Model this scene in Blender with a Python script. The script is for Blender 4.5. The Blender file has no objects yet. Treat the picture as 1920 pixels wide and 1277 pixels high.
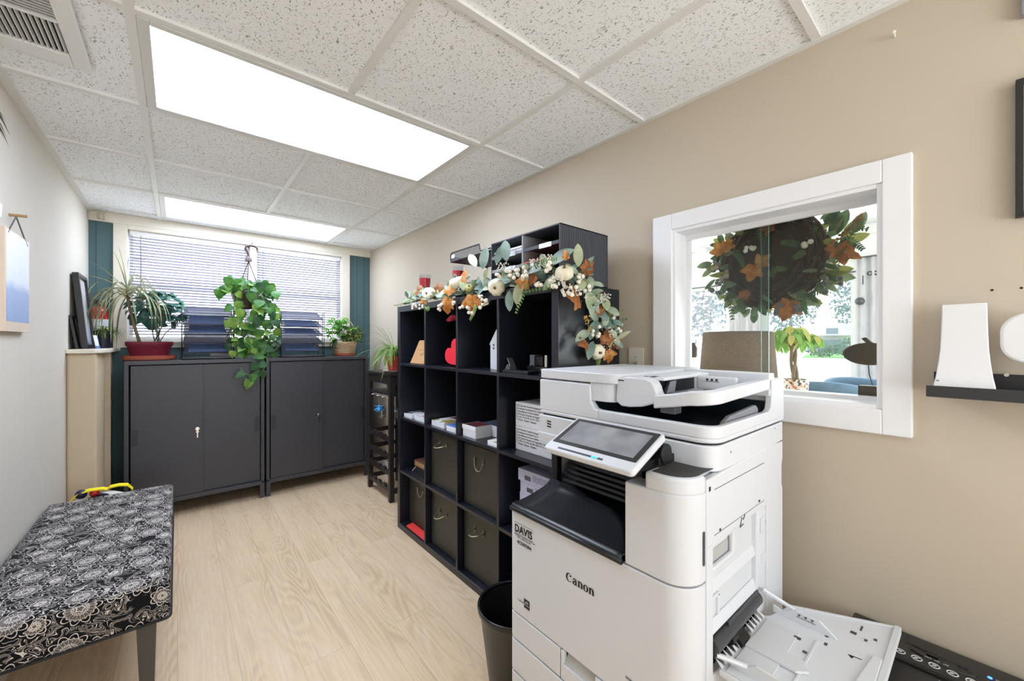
import bpy, bmesh, math, random
from mathutils import Vector as V, Matrix
random.seed(11)
sc = bpy.context.scene
COL = sc.collection
R = math.radians
U = random.uniform

# ------------------------------------------------------------------ camera
CAM_Z, YAW, FPX, CX, CY = 1.2371, 0.6984, 747.1, 960.0, 640.83
cd = bpy.data.cameras.new('camera')
cam = bpy.data.objects.new('camera', cd)
COL.objects.link(cam)
cam.location = (0, 0, CAM_Z)
cam.rotation_euler = (math.pi / 2, 0, -YAW)
cd.sensor_width = 36.0
cd.lens = FPX / 1920 * 36
cd.shift_y = (CY - 638.5) / 1920
cd.clip_start = 0.02
cd.clip_end = 300
sc.camera = cam

# ------------------------------------------------------------------ world, light, exposure
wd = bpy.data.worlds.new('sky')
sc.world = wd
wd.use_nodes = True
bg = wd.node_tree.nodes['Background']
bg.inputs[0].default_value = (0.90, 0.95, 1.0, 1)
bg.inputs[1].default_value = 3.4
LIGHT_E = 9.6                       # ceiling troffers
sc.view_settings.view_transform = 'Standard'
sc.view_settings.look = 'None'
sc.view_settings.exposure = 0.40
sc.view_settings.gamma = 1.0
sc.view_settings.use_curve_mapping = False
sc.cycles.use_denoising = True
sc.cycles.max_bounces = 10
sc.cycles.diffuse_bounces = 6
sc.cycles.glossy_bounces = 4
sc.cycles.transparent_max_bounces = 24
sc.cycles.sample_clamp_indirect = 6.0
sc.cycles.caustics_reflective = False
sc.cycles.caustics_refractive = False


def area(name, loc, rot, sx, sy, power, color=(1, 1, 1), portal=False):
    l = bpy.data.lights.new(name, 'AREA')
    l.shape = 'RECTANGLE'
    l.size, l.size_y = sx, sy
    l.energy = power
    l.color = color
    o = bpy.data.objects.new(name, l)
    COL.objects.link(o)
    o.location = loc
    o.rotation_euler = rot
    if portal:
        l.cycles.is_portal = True
    return o


# sky portals in the two glazed openings
area('window_portal', (0.485, 4.34, 1.66), (R(-90), 0, 0), 1.6, 0.9, 1, portal=True)
area('sunroom_portal', (6.3, 1.4, 1.35), (0, R(90), 0), 1.6, 6.4, 1, portal=True)
# fill lamp added behind the camera, aimed up to brighten ceiling and near wall
area('rear_fill', (0.55, -2.05, 1.1), (R(145), 0, 0), 1.7, 1.1, 23, (0.92, 0.97, 1.0))
# added lamp inside the back blinds, aimed up to brighten the far ceiling
area('blind_fill', (0.485, 4.10, 1.66), (R(-132), 0, 0), 1.5, 0.75, 2.2, (0.90, 0.96, 1.0))
# daylight through the far sunroom windows, plus fill lamps added at both solid ends
area('sunroom_daylight', (5.75, 1.4, 1.35), (0, R(90), 0), 1.5, 6.0, 105, (0.95, 0.98, 1.0))
area('sunroom_end_fill', (4.0, -2.2, 1.4), (R(90), 0, 0), 3.4, 1.7, 52, (0.95, 0.98, 1.0))
area('sunroom_side_fill', (4.0, 5.0, 1.4), (R(-90), 0, 0), 3.4, 1.7, 52, (0.95, 0.98, 1.0))


# ------------------------------------------------------------------ pixel helpers (photo pixel -> point on a plane)
_s, _c = math.sin(YAW), math.cos(YAW)


def _ray(u, v):
    a = (u - CX) / FPX
    return (a * _c + _s, -a * _s + _c, (CY - v) / FPX)


def PX(u, v, x):
    r = _ray(u, v); t = x / r[0]
    return V((x, r[1] * t, CAM_Z + r[2] * t))


def PY(u, v, y):
    r = _ray(u, v); t = y / r[1]
    return V((r[0] * t, y, CAM_Z + r[2] * t))


# ------------------------------------------------------------------ materials
def lin(c):
    def f(x):
        x /= 255.0
        return x / 12.92 if x <= 0.04045 else ((x + 0.055) / 1.055) ** 2.4
    return tuple(f(x) for x in c) + (1,)


_M = {}


def newmat(name):
    m = bpy.data.materials.new(name)
    m.use_nodes = True
    nt = m.node_tree
    return m, nt, nt.nodes, nt.links, nt.nodes['Principled BSDF']


def mat(name, col, rough=0.5, metal=0.0, var=0.05, scale=20, bump=0.0, bscale=200, emit=0.0, trans=0.0, spec=0.5, coat=0.0, sss=0.0):
    if name in _M:
        return _M[name]
    m, nt, N, L, b = newmat(name)
    tc = N.new('ShaderNodeTexCoord')
    nz = N.new('ShaderNodeTexNoise')
    nz.inputs['Scale'].default_value = scale
    nz.inputs['Detail'].default_value = 4
    L.new(tc.outputs['Object'], nz.inputs['Vector'])
    mx = N.new('ShaderNodeMix'); mx.data_type = 'RGBA'
    c = lin(col)
    mx.inputs[6].default_value = tuple(max(0, x * (1 - var)) for x in c[:3]) + (1,)
    mx.inputs[7].default_value = tuple(min(1, x * (1 + var)) for x in c[:3]) + (1,)
    L.new(nz.outputs['Fac'], mx.inputs[0])
    L.new(mx.outputs[2], b.inputs['Base Color'])
    b.inputs['Roughness'].default_value = rough
    b.inputs['Metallic'].default_value = metal
    b.inputs['Specular IOR Level'].default_value = spec
    if coat:
        b.inputs['Coat Weight'].default_value = coat
        b.inputs['Coat Roughness'].default_value = 0.05
    if emit:
        b.inputs['Emission Color'].default_value = c
        b.inputs['Emission Strength'].default_value = emit
    if trans:
        b.inputs['Transmission Weight'].default_value = trans
    if bump:
        n2 = N.new('ShaderNodeTexNoise')
        n2.inputs['Scale'].default_value = bscale
        n2.inputs['Detail'].default_value = 3
        L.new(tc.outputs['Object'], n2.inputs['Vector'])
        bp = N.new('ShaderNodeBump')
        bp.inputs['Strength'].default_value = bump
        bp.inputs['Distance'].default_value = 0.002
        L.new(n2.outputs['Fac'], bp.inputs['Height'])
        L.new(bp.outputs['Normal'], b.inputs['Normal'])
    _M[name] = m
    return m


def leafmat(name, c1, c2, scale=14, rough=0.45, tl=0.35):
    """leaf: two greens mixed by noise, some light passing through"""
    if name in _M:
        return _M[name]
    m, nt, N, L, b = newmat(name)
    tc = N.new('ShaderNodeTexCoord')
    nz = N.new('ShaderNodeTexNoise'); nz.inputs['Scale'].default_value = scale; nz.inputs['Detail'].default_value = 3
    L.new(tc.outputs['Object'], nz.inputs['Vector'])
    rp = N.new('ShaderNodeValToRGB')
    rp.color_ramp.elements[0].position = 0.35; rp.color_ramp.elements[0].color = lin(c1)
    rp.color_ramp.elements[1].position = 0.65; rp.color_ramp.elements[1].color = lin(c2)
    L.new(nz.outputs['Fac'], rp.inputs[0])
    L.new(rp.outputs[0], b.inputs['Base Color'])
    b.inputs['Roughness'].default_value = rough
    t = N.new('ShaderNodeBsdfTranslucent')
    L.new(rp.outputs[0], t.inputs['Color'])
    mx = N.new('ShaderNodeMixShader'); mx.inputs[0].default_value = tl
    L.new(b.outputs[0], mx.inputs[1]); L.new(t.outputs[0], mx.inputs[2])
    L.new(mx.outputs[0], N['Material Output'].inputs[0])
    _M[name] = m
    return m


def glassmat(name, tint=(255, 255, 255), gloss=0.04, rough=0.0):
    if name in _M:
        return _M[name]
    m, nt, N, L, b = newmat(name)
    N.remove(b)
    t = N.new('ShaderNodeBsdfTransparent'); t.inputs[0].default_value = lin(tint)
    g = N.new('ShaderNodeBsdfGlossy'); g.inputs['Roughness'].default_value = rough
    lw = N.new('ShaderNodeLayerWeight'); lw.inputs[0].default_value = 0.5
    pw = N.new('ShaderNodeMath'); pw.operation = 'POWER'; pw.inputs[1].default_value = 4.0
    L.new(lw.outputs['Facing'], pw.inputs[0])
    fr = N.new('ShaderNodeMath'); fr.operation = 'MULTIPLY_ADD'; fr.inputs[1].default_value = 0.5; fr.inputs[2].default_value = gloss
    L.new(pw.outputs[0], fr.inputs[0])
    mx = N.new('ShaderNodeMixShader')
    L.new(fr.outputs[0], mx.inputs[0])
    L.new(t.outputs[0], mx.inputs[1]); L.new(g.outputs[0], mx.inputs[2])
    L.new(mx.outputs[0], N['Material Output'].inputs[0])
    _M[name] = m
    return m


def meshmat(name, col, alpha=0.6):
    """fine wire mesh sheet, too fine to resolve: partly see-through"""
    if name in _M:
        return _M[name]
    m, nt, N, L, b = newmat(name)
    b.inputs['Base Color'].default_value = lin(col)
    b.inputs['Roughness'].default_value = 0.4
    b.inputs['Metallic'].default_value = 0.3
    t = N.new('ShaderNodeBsdfTransparent')
    tc = N.new('ShaderNodeTexCoord')
    nz = N.new('ShaderNodeTexNoise'); nz.inputs['Scale'].default_value = 60
    L.new(tc.outputs['Object'], nz.inputs['Vector'])
    mp = N.new('ShaderNodeMapRange'); mp.inputs[3].default_value = alpha - 0.06; mp.inputs[4].default_value = alpha + 0.06
    L.new(nz.outputs['Fac'], mp.inputs[0])
    mx = N.new('ShaderNodeMixShader')
    L.new(mp.outputs[0], mx.inputs[0])
    L.new(t.outputs[0], mx.inputs[1]); L.new(b.outputs[0], mx.inputs[2])
    L.new(mx.outputs[0], N['Material Output'].inputs[0])
    _M[name] = m
    return m


def m_floor():
    m, nt, N, L, b = newmat('oak_plank_floor')
    tc = N.new('ShaderNodeTexCoord')
    mp = N.new('ShaderNodeMapping')
    mp.inputs['Rotation'].default_value = (0, 0, R(90))
    L.new(tc.outputs['Object'], mp.inputs[0])
    br = N.new('ShaderNodeTexBrick')
    br.offset = 0.37
    br.inputs['Color1'].default_value = (0, 0, 0, 1); br.inputs['Color2'].default_value = (1, 1, 1, 1)
    br.inputs['Mortar'].default_value = (0.5, 0.5, 0.5, 1)
    br.inputs['Scale'].default_value = 1.0
    br.inputs['Mortar Size'].default_value = 0.0009
    br.inputs['Mortar Smooth'].default_value = 0.3
    br.inputs['Brick Width'].default_value = 1.22
    br.inputs['Row Height'].default_value = 0.182
    L.new(mp.outputs[0], br.inputs[0])
    # per plank random offset for the grain
    sep = N.new('ShaderNodeSeparateXYZ'); L.new(tc.outputs['Object'], sep.inputs[0])
    rnd = N.new('ShaderNodeMath'); rnd.operation = 'MULTIPLY'; rnd.inputs[1].default_value = 37.0
    L.new(br.outputs['Color'], rnd.inputs[0])

    def mul(a, k, off=None):
        q = N.new('ShaderNodeMath'); q.operation = 'MULTIPLY'; q.inputs[1].default_value = k
        L.new(a, q.inputs[0])
        if off is None:
            return q.outputs[0]
        w = N.new('ShaderNodeMath'); w.operation = 'ADD'
        L.new(q.outputs[0], w.inputs[0]); L.new(off, w.inputs[1])
        return w.outputs[0]
    cb = N.new('ShaderNodeCombineXYZ')
    L.new(mul(sep.outputs[0], 6.5, rnd.outputs[0]), cb.inputs[0])
    L.new(mul(sep.outputs[1], 0.9, rnd.outputs[0]), cb.inputs[1])
    n1 = N.new('ShaderNodeTexNoise'); n1.inputs['Scale'].default_value = 1.35; n1.inputs['Detail'].default_value = 1.5
    n1.inputs['Roughness'].default_value = 0.35
    L.new(cb.outputs[0], n1.inputs[0])
    # contour rings of the noise = cathedral figure
    k = N.new('ShaderNodeMath'); k.operation = 'MULTIPLY'; k.inputs[1].default_value = 95
    L.new(n1.outputs['Fac'], k.inputs[0])
    sn = N.new('ShaderNodeMath'); sn.operation = 'SINE'; L.new(k.outputs[0], sn.inputs[0])
    rs = N.new('ShaderNodeMapRange'); rs.inputs[1].default_value = -1; rs.inputs[2].default_value = 1
    L.new(sn.outputs[0], rs.inputs[0])
    # fine streaks
    cb2 = N.new('ShaderNodeCombineXYZ')
    L.new(mul(sep.outputs[0], 120.0, rnd.outputs[0]), cb2.inputs[0])
    L.new(mul(sep.outputs[1], 4.0, rnd.outputs[0]), cb2.inputs[1])
    n2 = N.new('ShaderNodeTexNoise'); n2.inputs['Scale'].default_value = 1.0; n2.inputs['Detail'].default_value = 4
    L.new(cb2.outputs[0], n2.inputs[0])
    # mask where the figure is strong
    cb3 = N.new('ShaderNodeCombineXYZ')
    L.new(mul(sep.outputs[0], 7.0, rnd.outputs[0]), cb3.inputs[0])
    L.new(mul(sep.outputs[1], 0.8, rnd.outputs[0]), cb3.inputs[1])
    n3 = N.new('ShaderNodeTexNoise'); n3.inputs['Scale'].default_value = 1.0; n3.inputs['Detail'].default_value = 2
    L.new(cb3.outputs[0], n3.inputs[0])
    mk = N.new('ShaderNodeMapRange'); mk.inputs[1].default_value = 0.42; mk.inputs[2].default_value = 0.62
    mk.inputs[3].default_value = 0.06; mk.inputs[4].default_value = 0.62
    L.new(n3.outputs['Fac'], mk.inputs[0])
    fig = N.new('ShaderNodeMath'); fig.operation = 'MULTIPLY'
    L.new(rs.outputs[0], fig.inputs[0]); L.new(mk.outputs[0], fig.inputs[1])
    base = N.new('ShaderNodeMix'); base.data_type = 'RGBA'
    base.inputs[6].default_value = lin((228, 203, 170)); base.inputs[7].default_value = lin((212, 183, 144))
    L.new(n3.outputs['Fac'], base.inputs[0])
    g1 = N.new('ShaderNodeMix'); g1.data_type = 'RGBA'
    g1.inputs[7].default_value = lin((184, 156, 122))
    L.new(base.outputs[2], g1.inputs[6]); L.new(fig.outputs[0], g1.inputs[0])
    st = N.new('ShaderNodeMapRange'); st.inputs[1].default_value = 0.45; st.inputs[2].default_value = 0.75; st.inputs[4].default_value = 0.4
    L.new(n2.outputs['Fac'], st.inputs[0])
    g2 = N.new('ShaderNodeMix'); g2.data_type = 'RGBA'; g2.inputs[7].default_value = lin((238, 222, 202))
    L.new(g1.outputs[2], g2.inputs[6]); L.new(st.outputs[0], g2.inputs[0])
    g3 = N.new('ShaderNodeMix'); g3.data_type = 'RGBA'; g3.inputs[7].default_value = lin((150, 126, 98))
    sm = N.new('ShaderNodeMath'); sm.operation = 'MULTIPLY'; sm.inputs[1].default_value = 0.55
    L.new(br.outputs['Fac'], sm.inputs[0])
    L.new(g2.outputs[2], g3.inputs[6]); L.new(sm.outputs[0], g3.inputs[0])
    L.new(g3.outputs[2], b.inputs['Base Color'])
    b.inputs['Roughness'].default_value = 0.42
    b.inputs['Specular IOR Level'].default_value = 0.35
    return m


def m_tile():
    m, nt, N, L, b = newmat('fissured_ceiling_tile')
    tc = N.new('ShaderNodeTexCoord')
    def specks(scale, thr, stretch, rot):
        mp = N.new('ShaderNodeMapping'); mp.inputs['Scale'].default_value = stretch; mp.inputs['Rotation'].default_value = (0, 0, rot)
        wn = N.new('ShaderNodeTexNoise'); wn.inputs['Scale'].default_value = 40
        ad = N.new('ShaderNodeVectorMath'); ad.operation = 'MULTIPLY_ADD'
        ad.inputs[1].default_value = (0.02, 0.02, 0)
        L.new(tc.outputs['Object'], wn.inputs[0]); L.new(wn.outputs['Color'], ad.inputs[0]); L.new(tc.outputs['Object'], ad.inputs[2])
        L.new(ad.outputs[0], mp.inputs[0])
        n = N.new('ShaderNodeTexNoise'); n.inputs['Scale'].default_value = scale; n.inputs['Detail'].default_value = 1
        L.new(mp.outputs[0], n.inputs[0])
        r = N.new('ShaderNodeMapRange'); r.inputs[1].default_value = thr; r.inputs[2].default_value = thr + 0.03
        L.new(n.outputs['Fac'], r.inputs[0])
        return r.outputs[0]
    a = specks(185, 0.655, (1, 0.45, 1), 0.5)
    c = specks(290, 0.67, (0.5, 1, 1), 0.2)
    mx = N.new('ShaderNodeMath'); mx.operation = 'MAXIMUM'; L.new(a, mx.inputs[0]); L.new(c, mx.inputs[1])
    mm = N.new('ShaderNodeMath'); mm.operation = 'MULTIPLY'; mm.inputs[1].default_value = 0.85; L.new(mx.outputs[0], mm.inputs[0])
    mi = N.new('ShaderNodeMix'); mi.data_type = 'RGBA'
    mi.inputs[6].default_value = lin((244, 246, 248)); mi.inputs[7].default_value = lin((146, 143, 140))
    L.new(mm.outputs[0], mi.inputs[0]); L.new(mi.outputs[2], b.inputs['Base Color'])
    b.inputs['Roughness'].default_value = 0.95
    b.inputs['Specular IOR Level'].default_value = 0.1
    return m


def m_damask():
    """black fabric with cream rosettes and scrolls, laid out in UV metres"""
    m, nt, N, L, b = newmat('damask_fabric')
    uv = N.new('ShaderNodeUVMap'); uv.uv_map = 'UVMap'
    def math2(op, a, k=None, c=None):
        q = N.new('ShaderNodeMath'); q.operation = op
        for i, w in enumerate((a, k, c)):
            if w is None: continue
            if isinstance(w, (int, float)): q.inputs[i].default_value = w
            else: L.new(w, q.inputs[i])
        return q.outputs[0]
    def line(val, lo, w):
        """1 where |val-lo| < w"""
        d = math2('ABSOLUTE', math2('SUBTRACT', val, lo))
        r = N.new('ShaderNodeMapRange'); r.inputs[1].default_value = w; r.inputs[2].default_value = w * 1.5
        r.inputs[3].default_value = 1; r.inputs[4].default_value = 0
        L.new(d, r.inputs[0]); return r.outputs[0]
    def rosettes(scale, rad, npet, off, rnd=0.35):
        mp = N.new('ShaderNodeMapping'); mp.inputs['Location'].default_value = off
        L.new(uv.outputs[0], mp.inputs[0])
        vo = N.new('ShaderNodeTexVoronoi'); vo.voronoi_dimensions = '2D'
        vo.inputs['Scale'].default_value = scale; vo.inputs['Randomness'].default_value = rnd
        L.new(mp.outputs[0], vo.inputs['Vector'])
        sub = N.new('ShaderNodeVectorMath'); sub.operation = 'SUBTRACT'
        sc_ = N.new('ShaderNodeVectorMath'); sc_.operation = 'SCALE'; sc_.inputs['Scale'].default_value = 1.0
        L.new(vo.outputs['Position'], sc_.inputs[0])
        L.new(mp.outputs[0], sub.inputs[0]); L.new(sc_.outputs[0], sub.inputs[1])
        sx = N.new('ShaderNodeSeparateXYZ'); L.new(sub.outputs[0], sx.inputs[0])
        r = math2('SQRT', math2('ADD', math2('MULTIPLY', sx.outputs[0], sx.outputs[0]), math2('MULTIPLY', sx.outputs[1], sx.outputs[1])))
        th = math2('ARCTAN2', sx.outputs[1], sx.outputs[0])
        out = None
        for frac, n, amp, w in ((1.0, npet, 0.16, 0.0011), (0.80, npet * 2, 0.07, 0.0008), (0.62, npet, -0.16, 0.0010), (0.40, npet, 0.18, 0.0009), (0.20, 5, 0.2, 0.0012)):
            edge = math2('MULTIPLY', math2('ADD', math2('MULTIPLY', math2('ABSOLUTE', math2('COSINE', math2('MULTIPLY', th, n / 2.0))), amp * 2), 1.0 - abs(amp)), rad * frac)
            ln = line(math2('SUBTRACT', r, edge), 0.0, w)
            out = ln if out is None else math2('MAXIMUM', out, ln)
        petal = math2('MULTIPLY', line(math2('SINE', math2('MULTIPLY', th, npet)), 0.0, 0.16), math2('LESS_THAN', r, rad * 0.9))
        petal = math2('MULTIPLY', petal, math2('GREATER_THAN', r, rad * 0.45))
        out = math2('MAXIMUM', out, math2('MULTIPLY', petal, 0.8))
        inside = math2('LESS_THAN', r, rad * 1.25)
        out = math2('MAXIMUM', out, math2('MULTIPLY', math2('LESS_THAN', r, rad * 0.86), 0.16))
        return out, inside
    r1, in1 = rosettes(7.4, 0.040, 10, (0, 0, 0))
    r2, in2 = rosettes(8.3, 0.026, 7, (0.31, 0.17, 0), 0.6)
    # scrolls: contour lines of a warped noise
    wn = N.new('ShaderNodeTexNoise'); wn.noise_dimensions = '2D'; wn.inputs['Scale'].default_value = 16
    L.new(uv.outputs[0], wn.inputs['Vector'])
    ad = N.new('ShaderNodeVectorMath'); ad.operation = 'MULTIPLY_ADD'; ad.inputs[1].default_value = (0.06, 0.06, 0)
    L.new(wn.outputs['Color'], ad.inputs[0]); L.new(uv.outputs[0], ad.inputs[2])
    n = N.new('ShaderNodeTexNoise'); n.noise_dimensions = '2D'; n.inputs['Scale'].default_value = 22; n.inputs['Detail'].default_value = 1.2
    n.inputs['Distortion'].default_value = 1.2
    L.new(ad.outputs[0], n.inputs['Vector'])
    s = None
    for lv, w in ((0.36, 0.005), (0.43, 0.008), (0.50, 0.004), (0.56, 0.008), (0.64, 0.005)):
        q = line(n.outputs['Fac'], lv, w)
        s = q if s is None else math2('MAXIMUM', s, q)
    s = math2('MULTIPLY', s, math2('SUBTRACT', 1.0, math2('MAXIMUM', in1, in2)))
    vo2 = N.new('ShaderNodeTexNoise'); vo2.noise_dimensions = '2D'; vo2.inputs['Scale'].default_value = 9
    L.new(uv.outputs[0], vo2.inputs['Vector'])
    gate = N.new('ShaderNodeMapRange'); gate.inputs[1].default_value = 0.18; gate.inputs[2].default_value = 0.24
    L.new(vo2.outputs['Fac'], gate.inputs[0])
    s = math2('MULTIPLY', s, gate.outputs[0])
    r2 = math2('MULTIPLY', r2, math2('SUBTRACT', 1.0, in1))
    tot = math2('MINIMUM', math2('ADD', math2('ADD', r1, r2), s), 1.0)
    mi = N.new('ShaderNodeMix'); mi.data_type = 'RGBA'
    mi.inputs[6].default_value = lin((17, 17, 20)); mi.inputs[7].default_value = lin((216, 208, 202))
    L.new(tot, mi.inputs[0]); L.new(mi.outputs[2], b.inputs['Base Color'])
    b.inputs['Roughness'].default_value = 0.85
    b.inputs['Specular IOR Level'].default_value = 0.2
    return m


def m_wood(name, c1, c2, scale=30, rough=0.45, axis=2):
    if name in _M:
        return _M[name]
    m, nt, N, L, b = newmat(name)
    tc = N.new('ShaderNodeTexCoord')
    mp = N.new('ShaderNodeMapping')
    s = [1, 1, 1]; s[axis] = 0.12
    mp.inputs['Scale'].default_value = s
    L.new(tc.outputs['Object'], mp.inputs[0])
    nz = N.new('ShaderNodeTexNoise'); nz.inputs['Scale'].default_value = scale; nz.inputs['Detail'].default_value = 5
    nz.inputs['Distortion'].default_value = 0.6
    L.new(mp.outputs[0], nz.inputs[0])
    mx = N.new('ShaderNodeMix'); mx.data_type = 'RGBA'
    mx.inputs[6].default_value = lin(c1); mx.inputs[7].default_value = lin(c2)
    L.new(nz.outputs['Fac'], mx.inputs[0]); L.new(mx.outputs[2], b.inputs['Base Color'])
    b.inputs['Roughness'].default_value = rough
    _M[name] = m
    return m


def m_grad(name, c_low, c_high, z0, z1, noise=0.1):
    """printed picture: colour bands along local z"""
    m, nt, N, L, b = newmat(name)
    tc = N.new('ShaderNodeTexCoord')
    sp = N.new('ShaderNodeSeparateXYZ'); L.new(tc.outputs['Object'], sp.inputs[0])
    nz = N.new('ShaderNodeTexNoise'); nz.inputs['Scale'].default_value = 7; L.new(tc.outputs['Object'], nz.inputs[0])
    a = N.new('ShaderNodeMath'); a.operation = 'MULTIPLY_ADD'; a.inputs[1].default_value = noise
    L.new(nz.outputs['Fac'], a.inputs[0]); L.new(sp.outputs[2], a.inputs[2])
    r = N.new('ShaderNodeMapRange'); r.inputs[1].default_value = z0; r.inputs[2].default_value = z1
    L.new(a.outputs[0], r.inputs[0])
    rp = N.new('ShaderNodeValToRGB')
    rp.color_ramp.elements[0].color = lin(c_low); rp.color_ramp.elements[1].color = lin(c_high)
    e = rp.color_ramp.elements.new(0.42); e.color = lin(tuple((p * 0.8 + q * 0.2) for p, q in zip(c_low, c_high)))
    e = rp.color_ramp.elements.new(0.50); e.color = lin(tuple((p * 0.2 + q * 0.8) for p, q in zip(c_low, c_high)))
    L.new(r.outputs[0], rp.inputs[0]); L.new(rp.outputs[0], b.inputs['Base Color'])
    b.inputs['Roughness'].default_value = 0.6
    return m


def m_print(name, cols, scale=25, rough=0.4):
    """printed card: blocks of colour"""
    if name in _M:
        return _M[name]
    m, nt, N, L, b = newmat(name)
    tc = N.new('ShaderNodeTexCoord')
    v = N.new('ShaderNodeTexVoronoi'); v.distance = 'CHEBYCHEV'; v.inputs['Scale'].default_value = scale
    L.new(tc.outputs['Object'], v.inputs['Vector'])
    sp = N.new('ShaderNodeSeparateColor'); L.new(v.outputs['Color'], sp.inputs[0])
    rp = N.new('ShaderNodeValToRGB'); rp.color_ramp.interpolation = 'CONSTANT'
    for i, c in enumerate(cols):
        if i < 2:
            e = rp.color_ramp.elements[i]; e.position = i / len(cols)
        else:
            e = rp.color_ramp.elements.new(i / len(cols))
        e.color = lin(c)
    L.new(sp.outputs[0], rp.inputs[0]); L.new(rp.outputs[0], b.inputs['Base Color'])
    b.inputs['Roughness'].default_value = rough
    _M[name] = m
    return m


# ------------------------------------------------------------------ mesh builder
class MB:
    def __init__(s):
        s.v = []; s.f = []; s.m = []; s.M = Matrix.Identity(4); s.mi = 0

    def add(s, vs, fs, mi=None):
        o = len(s.v)
        s.v += [s.M @ V(p) for p in vs]
        for f in fs:
            s.f.append([i + o for i in f]); s.m.append(s.mi if mi is None else mi)
        return s

    def box(s, x0, x1, y0, y1, z0, z1, mi=None):
        vs = [(x0, y0, z0), (x1, y0, z0), (x1, y1, z0), (x0, y1, z0), (x0, y0, z1), (x1, y0, z1), (x1, y1, z1), (x0, y1, z1)]
        return s.add(vs, [(0, 3, 2, 1), (4, 5, 6, 7), (0, 1, 5, 4), (1, 2, 6, 5), (2, 3, 7, 6), (3, 0, 4, 7)], mi)

    def hexa(s, bot, top, mi=None):
        return s.add(list(bot) + list(top), [(0, 3, 2, 1), (4, 5, 6, 7), (0, 1, 5, 4), (1, 2, 6, 5), (2, 3, 7, 6), (3, 0, 4, 7)], mi)

    def prism(s, poly, axis, a, b, mi=None):
        """poly: 2-D outline; axis 'z': (x,y); 'y': (x,z); 'x': (y,z)"""
        def p(q, t):
            return {'z': (q[0], q[1], t), 'y': (q[0], t, q[1]), 'x': (t, q[0], q[1])}[axis]
        n = len(poly)
        vs = [p(q, a) for q in poly] + [p(q, b) for q in poly]
        fs = [tuple(range(n))[::-1], tuple(range(n, 2 * n))] + [(i, (i + 1) % n, n + (i + 1) % n, n + i) for i in range(n)]
        return s.add(vs, fs, mi)

    def tube(s, pts, r, n=8, closed=False, mi=None):
        pts = [V(p) for p in pts]
        N_ = len(pts)
        rr = r if isinstance(r, (list, tuple)) else [r] * N_
        prev = None; vs = []
        for i, p in enumerate(pts):
            if closed:
                t = pts[(i + 1) % N_] - pts[i - 1]
            else:
                t = pts[min(i + 1, N_ - 1)] - pts[max(i - 1, 0)]
            if t.length < 1e-9: t = V((0, 0, 1))
            t.normalize()
            if prev is None:
                a = V((0, 0, 1)) if abs(t.z) < 0.9 else V((1, 0, 0))
                u = t.cross(a).normalized()
            else:
                u = (prev - t * prev.dot(t))
                u = u.normalized() if u.length > 1e-6 else t.orthogonal().normalized()
            prev = u
            w = t.cross(u)
            for k in range(n):
                an = 2 * math.pi * k / n
                vs.append(p + (u * math.cos(an) + w * math.sin(an)) * rr[i])
        fs = []
        for i in range(N_ if closed else N_ - 1):
            j = (i + 1) % N_
            for k in range(n):
                fs.append((i * n + k, i * n + (k + 1) % n, j * n + (k + 1) % n, j * n + k))
        if not closed:
            fs.append(tuple(range(n))[::-1]); fs.append(tuple(range((N_ - 1) * n, N_ * n)))
        return s.add(vs, fs, mi)

    def cyl(s, p0, p1, r0, r1=None, n=16, mi=None):
        return s.tube([p0, p1], [r0, r0 if r1 is None else r1], n, mi=mi)

    def lathe(s, prof, c=(0, 0, 0), n=24, mi=None, sx=1.0, sy=1.0):
        vs = []
        for r, z in prof:
            for k in range(n):
                a = 2 * math.pi * k / n
                vs.append((c[0] + r * math.cos(a) * sx, c[1] + r * math.sin(a) * sy, c[2] + z))
        fs = []
        for i in range(len(prof) - 1):
            for k in range(n):
                fs.append((i * n + k, i * n + (k + 1) % n, (i + 1) * n + (k + 1) % n, (i + 1) * n + k))
        return s.add(vs, fs, mi)

    def sphere(s, c, r, n=10, m=6, sz=1.0, mi=None):
        prof = [(max(1e-7, r * math.sin(math.pi * i / m)), -r * sz * math.cos(math.pi * i / m)) for i in range(m + 1)]
        return s.lathe(prof, c, n, mi)

    def leaf(s, base, d, nrm, L, W, prof, curl=0.0, fold=0.15, mi=None, twist=0.0):
        """prof: list of (t, half width factor); a folded, bent strip"""
        base, d = V(base), V(d).normalized()
        nrm = V(nrm)
        nrm = nrm - d * nrm.dot(d)
        if nrm.length < 1e-5: nrm = d.orthogonal()
        nrm.normalize()
        vs = []
        for t, w in prof:
            a = curl * t
            pos = base + d * (L * t * math.cos(a * 0.7)) - nrm * (L * t * math.sin(a * 0.7))
            n2 = (nrm * math.cos(a) + d * math.sin(a)).normalized()
            sd = d.cross(nrm).normalized()
            if twist:
                q = Matrix.Rotation(twist * t, 3, d); sd = q @ sd; n2 = q @ n2
            hw = W * w * 0.5
            vs += [pos - sd * hw + n2 * hw * fold * 2, pos, pos + sd * hw + n2 * hw * fold * 2]
        fs = []
        for i in range(len(prof) - 1):
            fs += [(3 * i, 3 * i + 1, 3 * i + 4, 3 * i + 3), (3 * i + 1, 3 * i + 2, 3 * i + 5, 3 * i + 4)]
        return s.add(vs, fs, mi)

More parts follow.
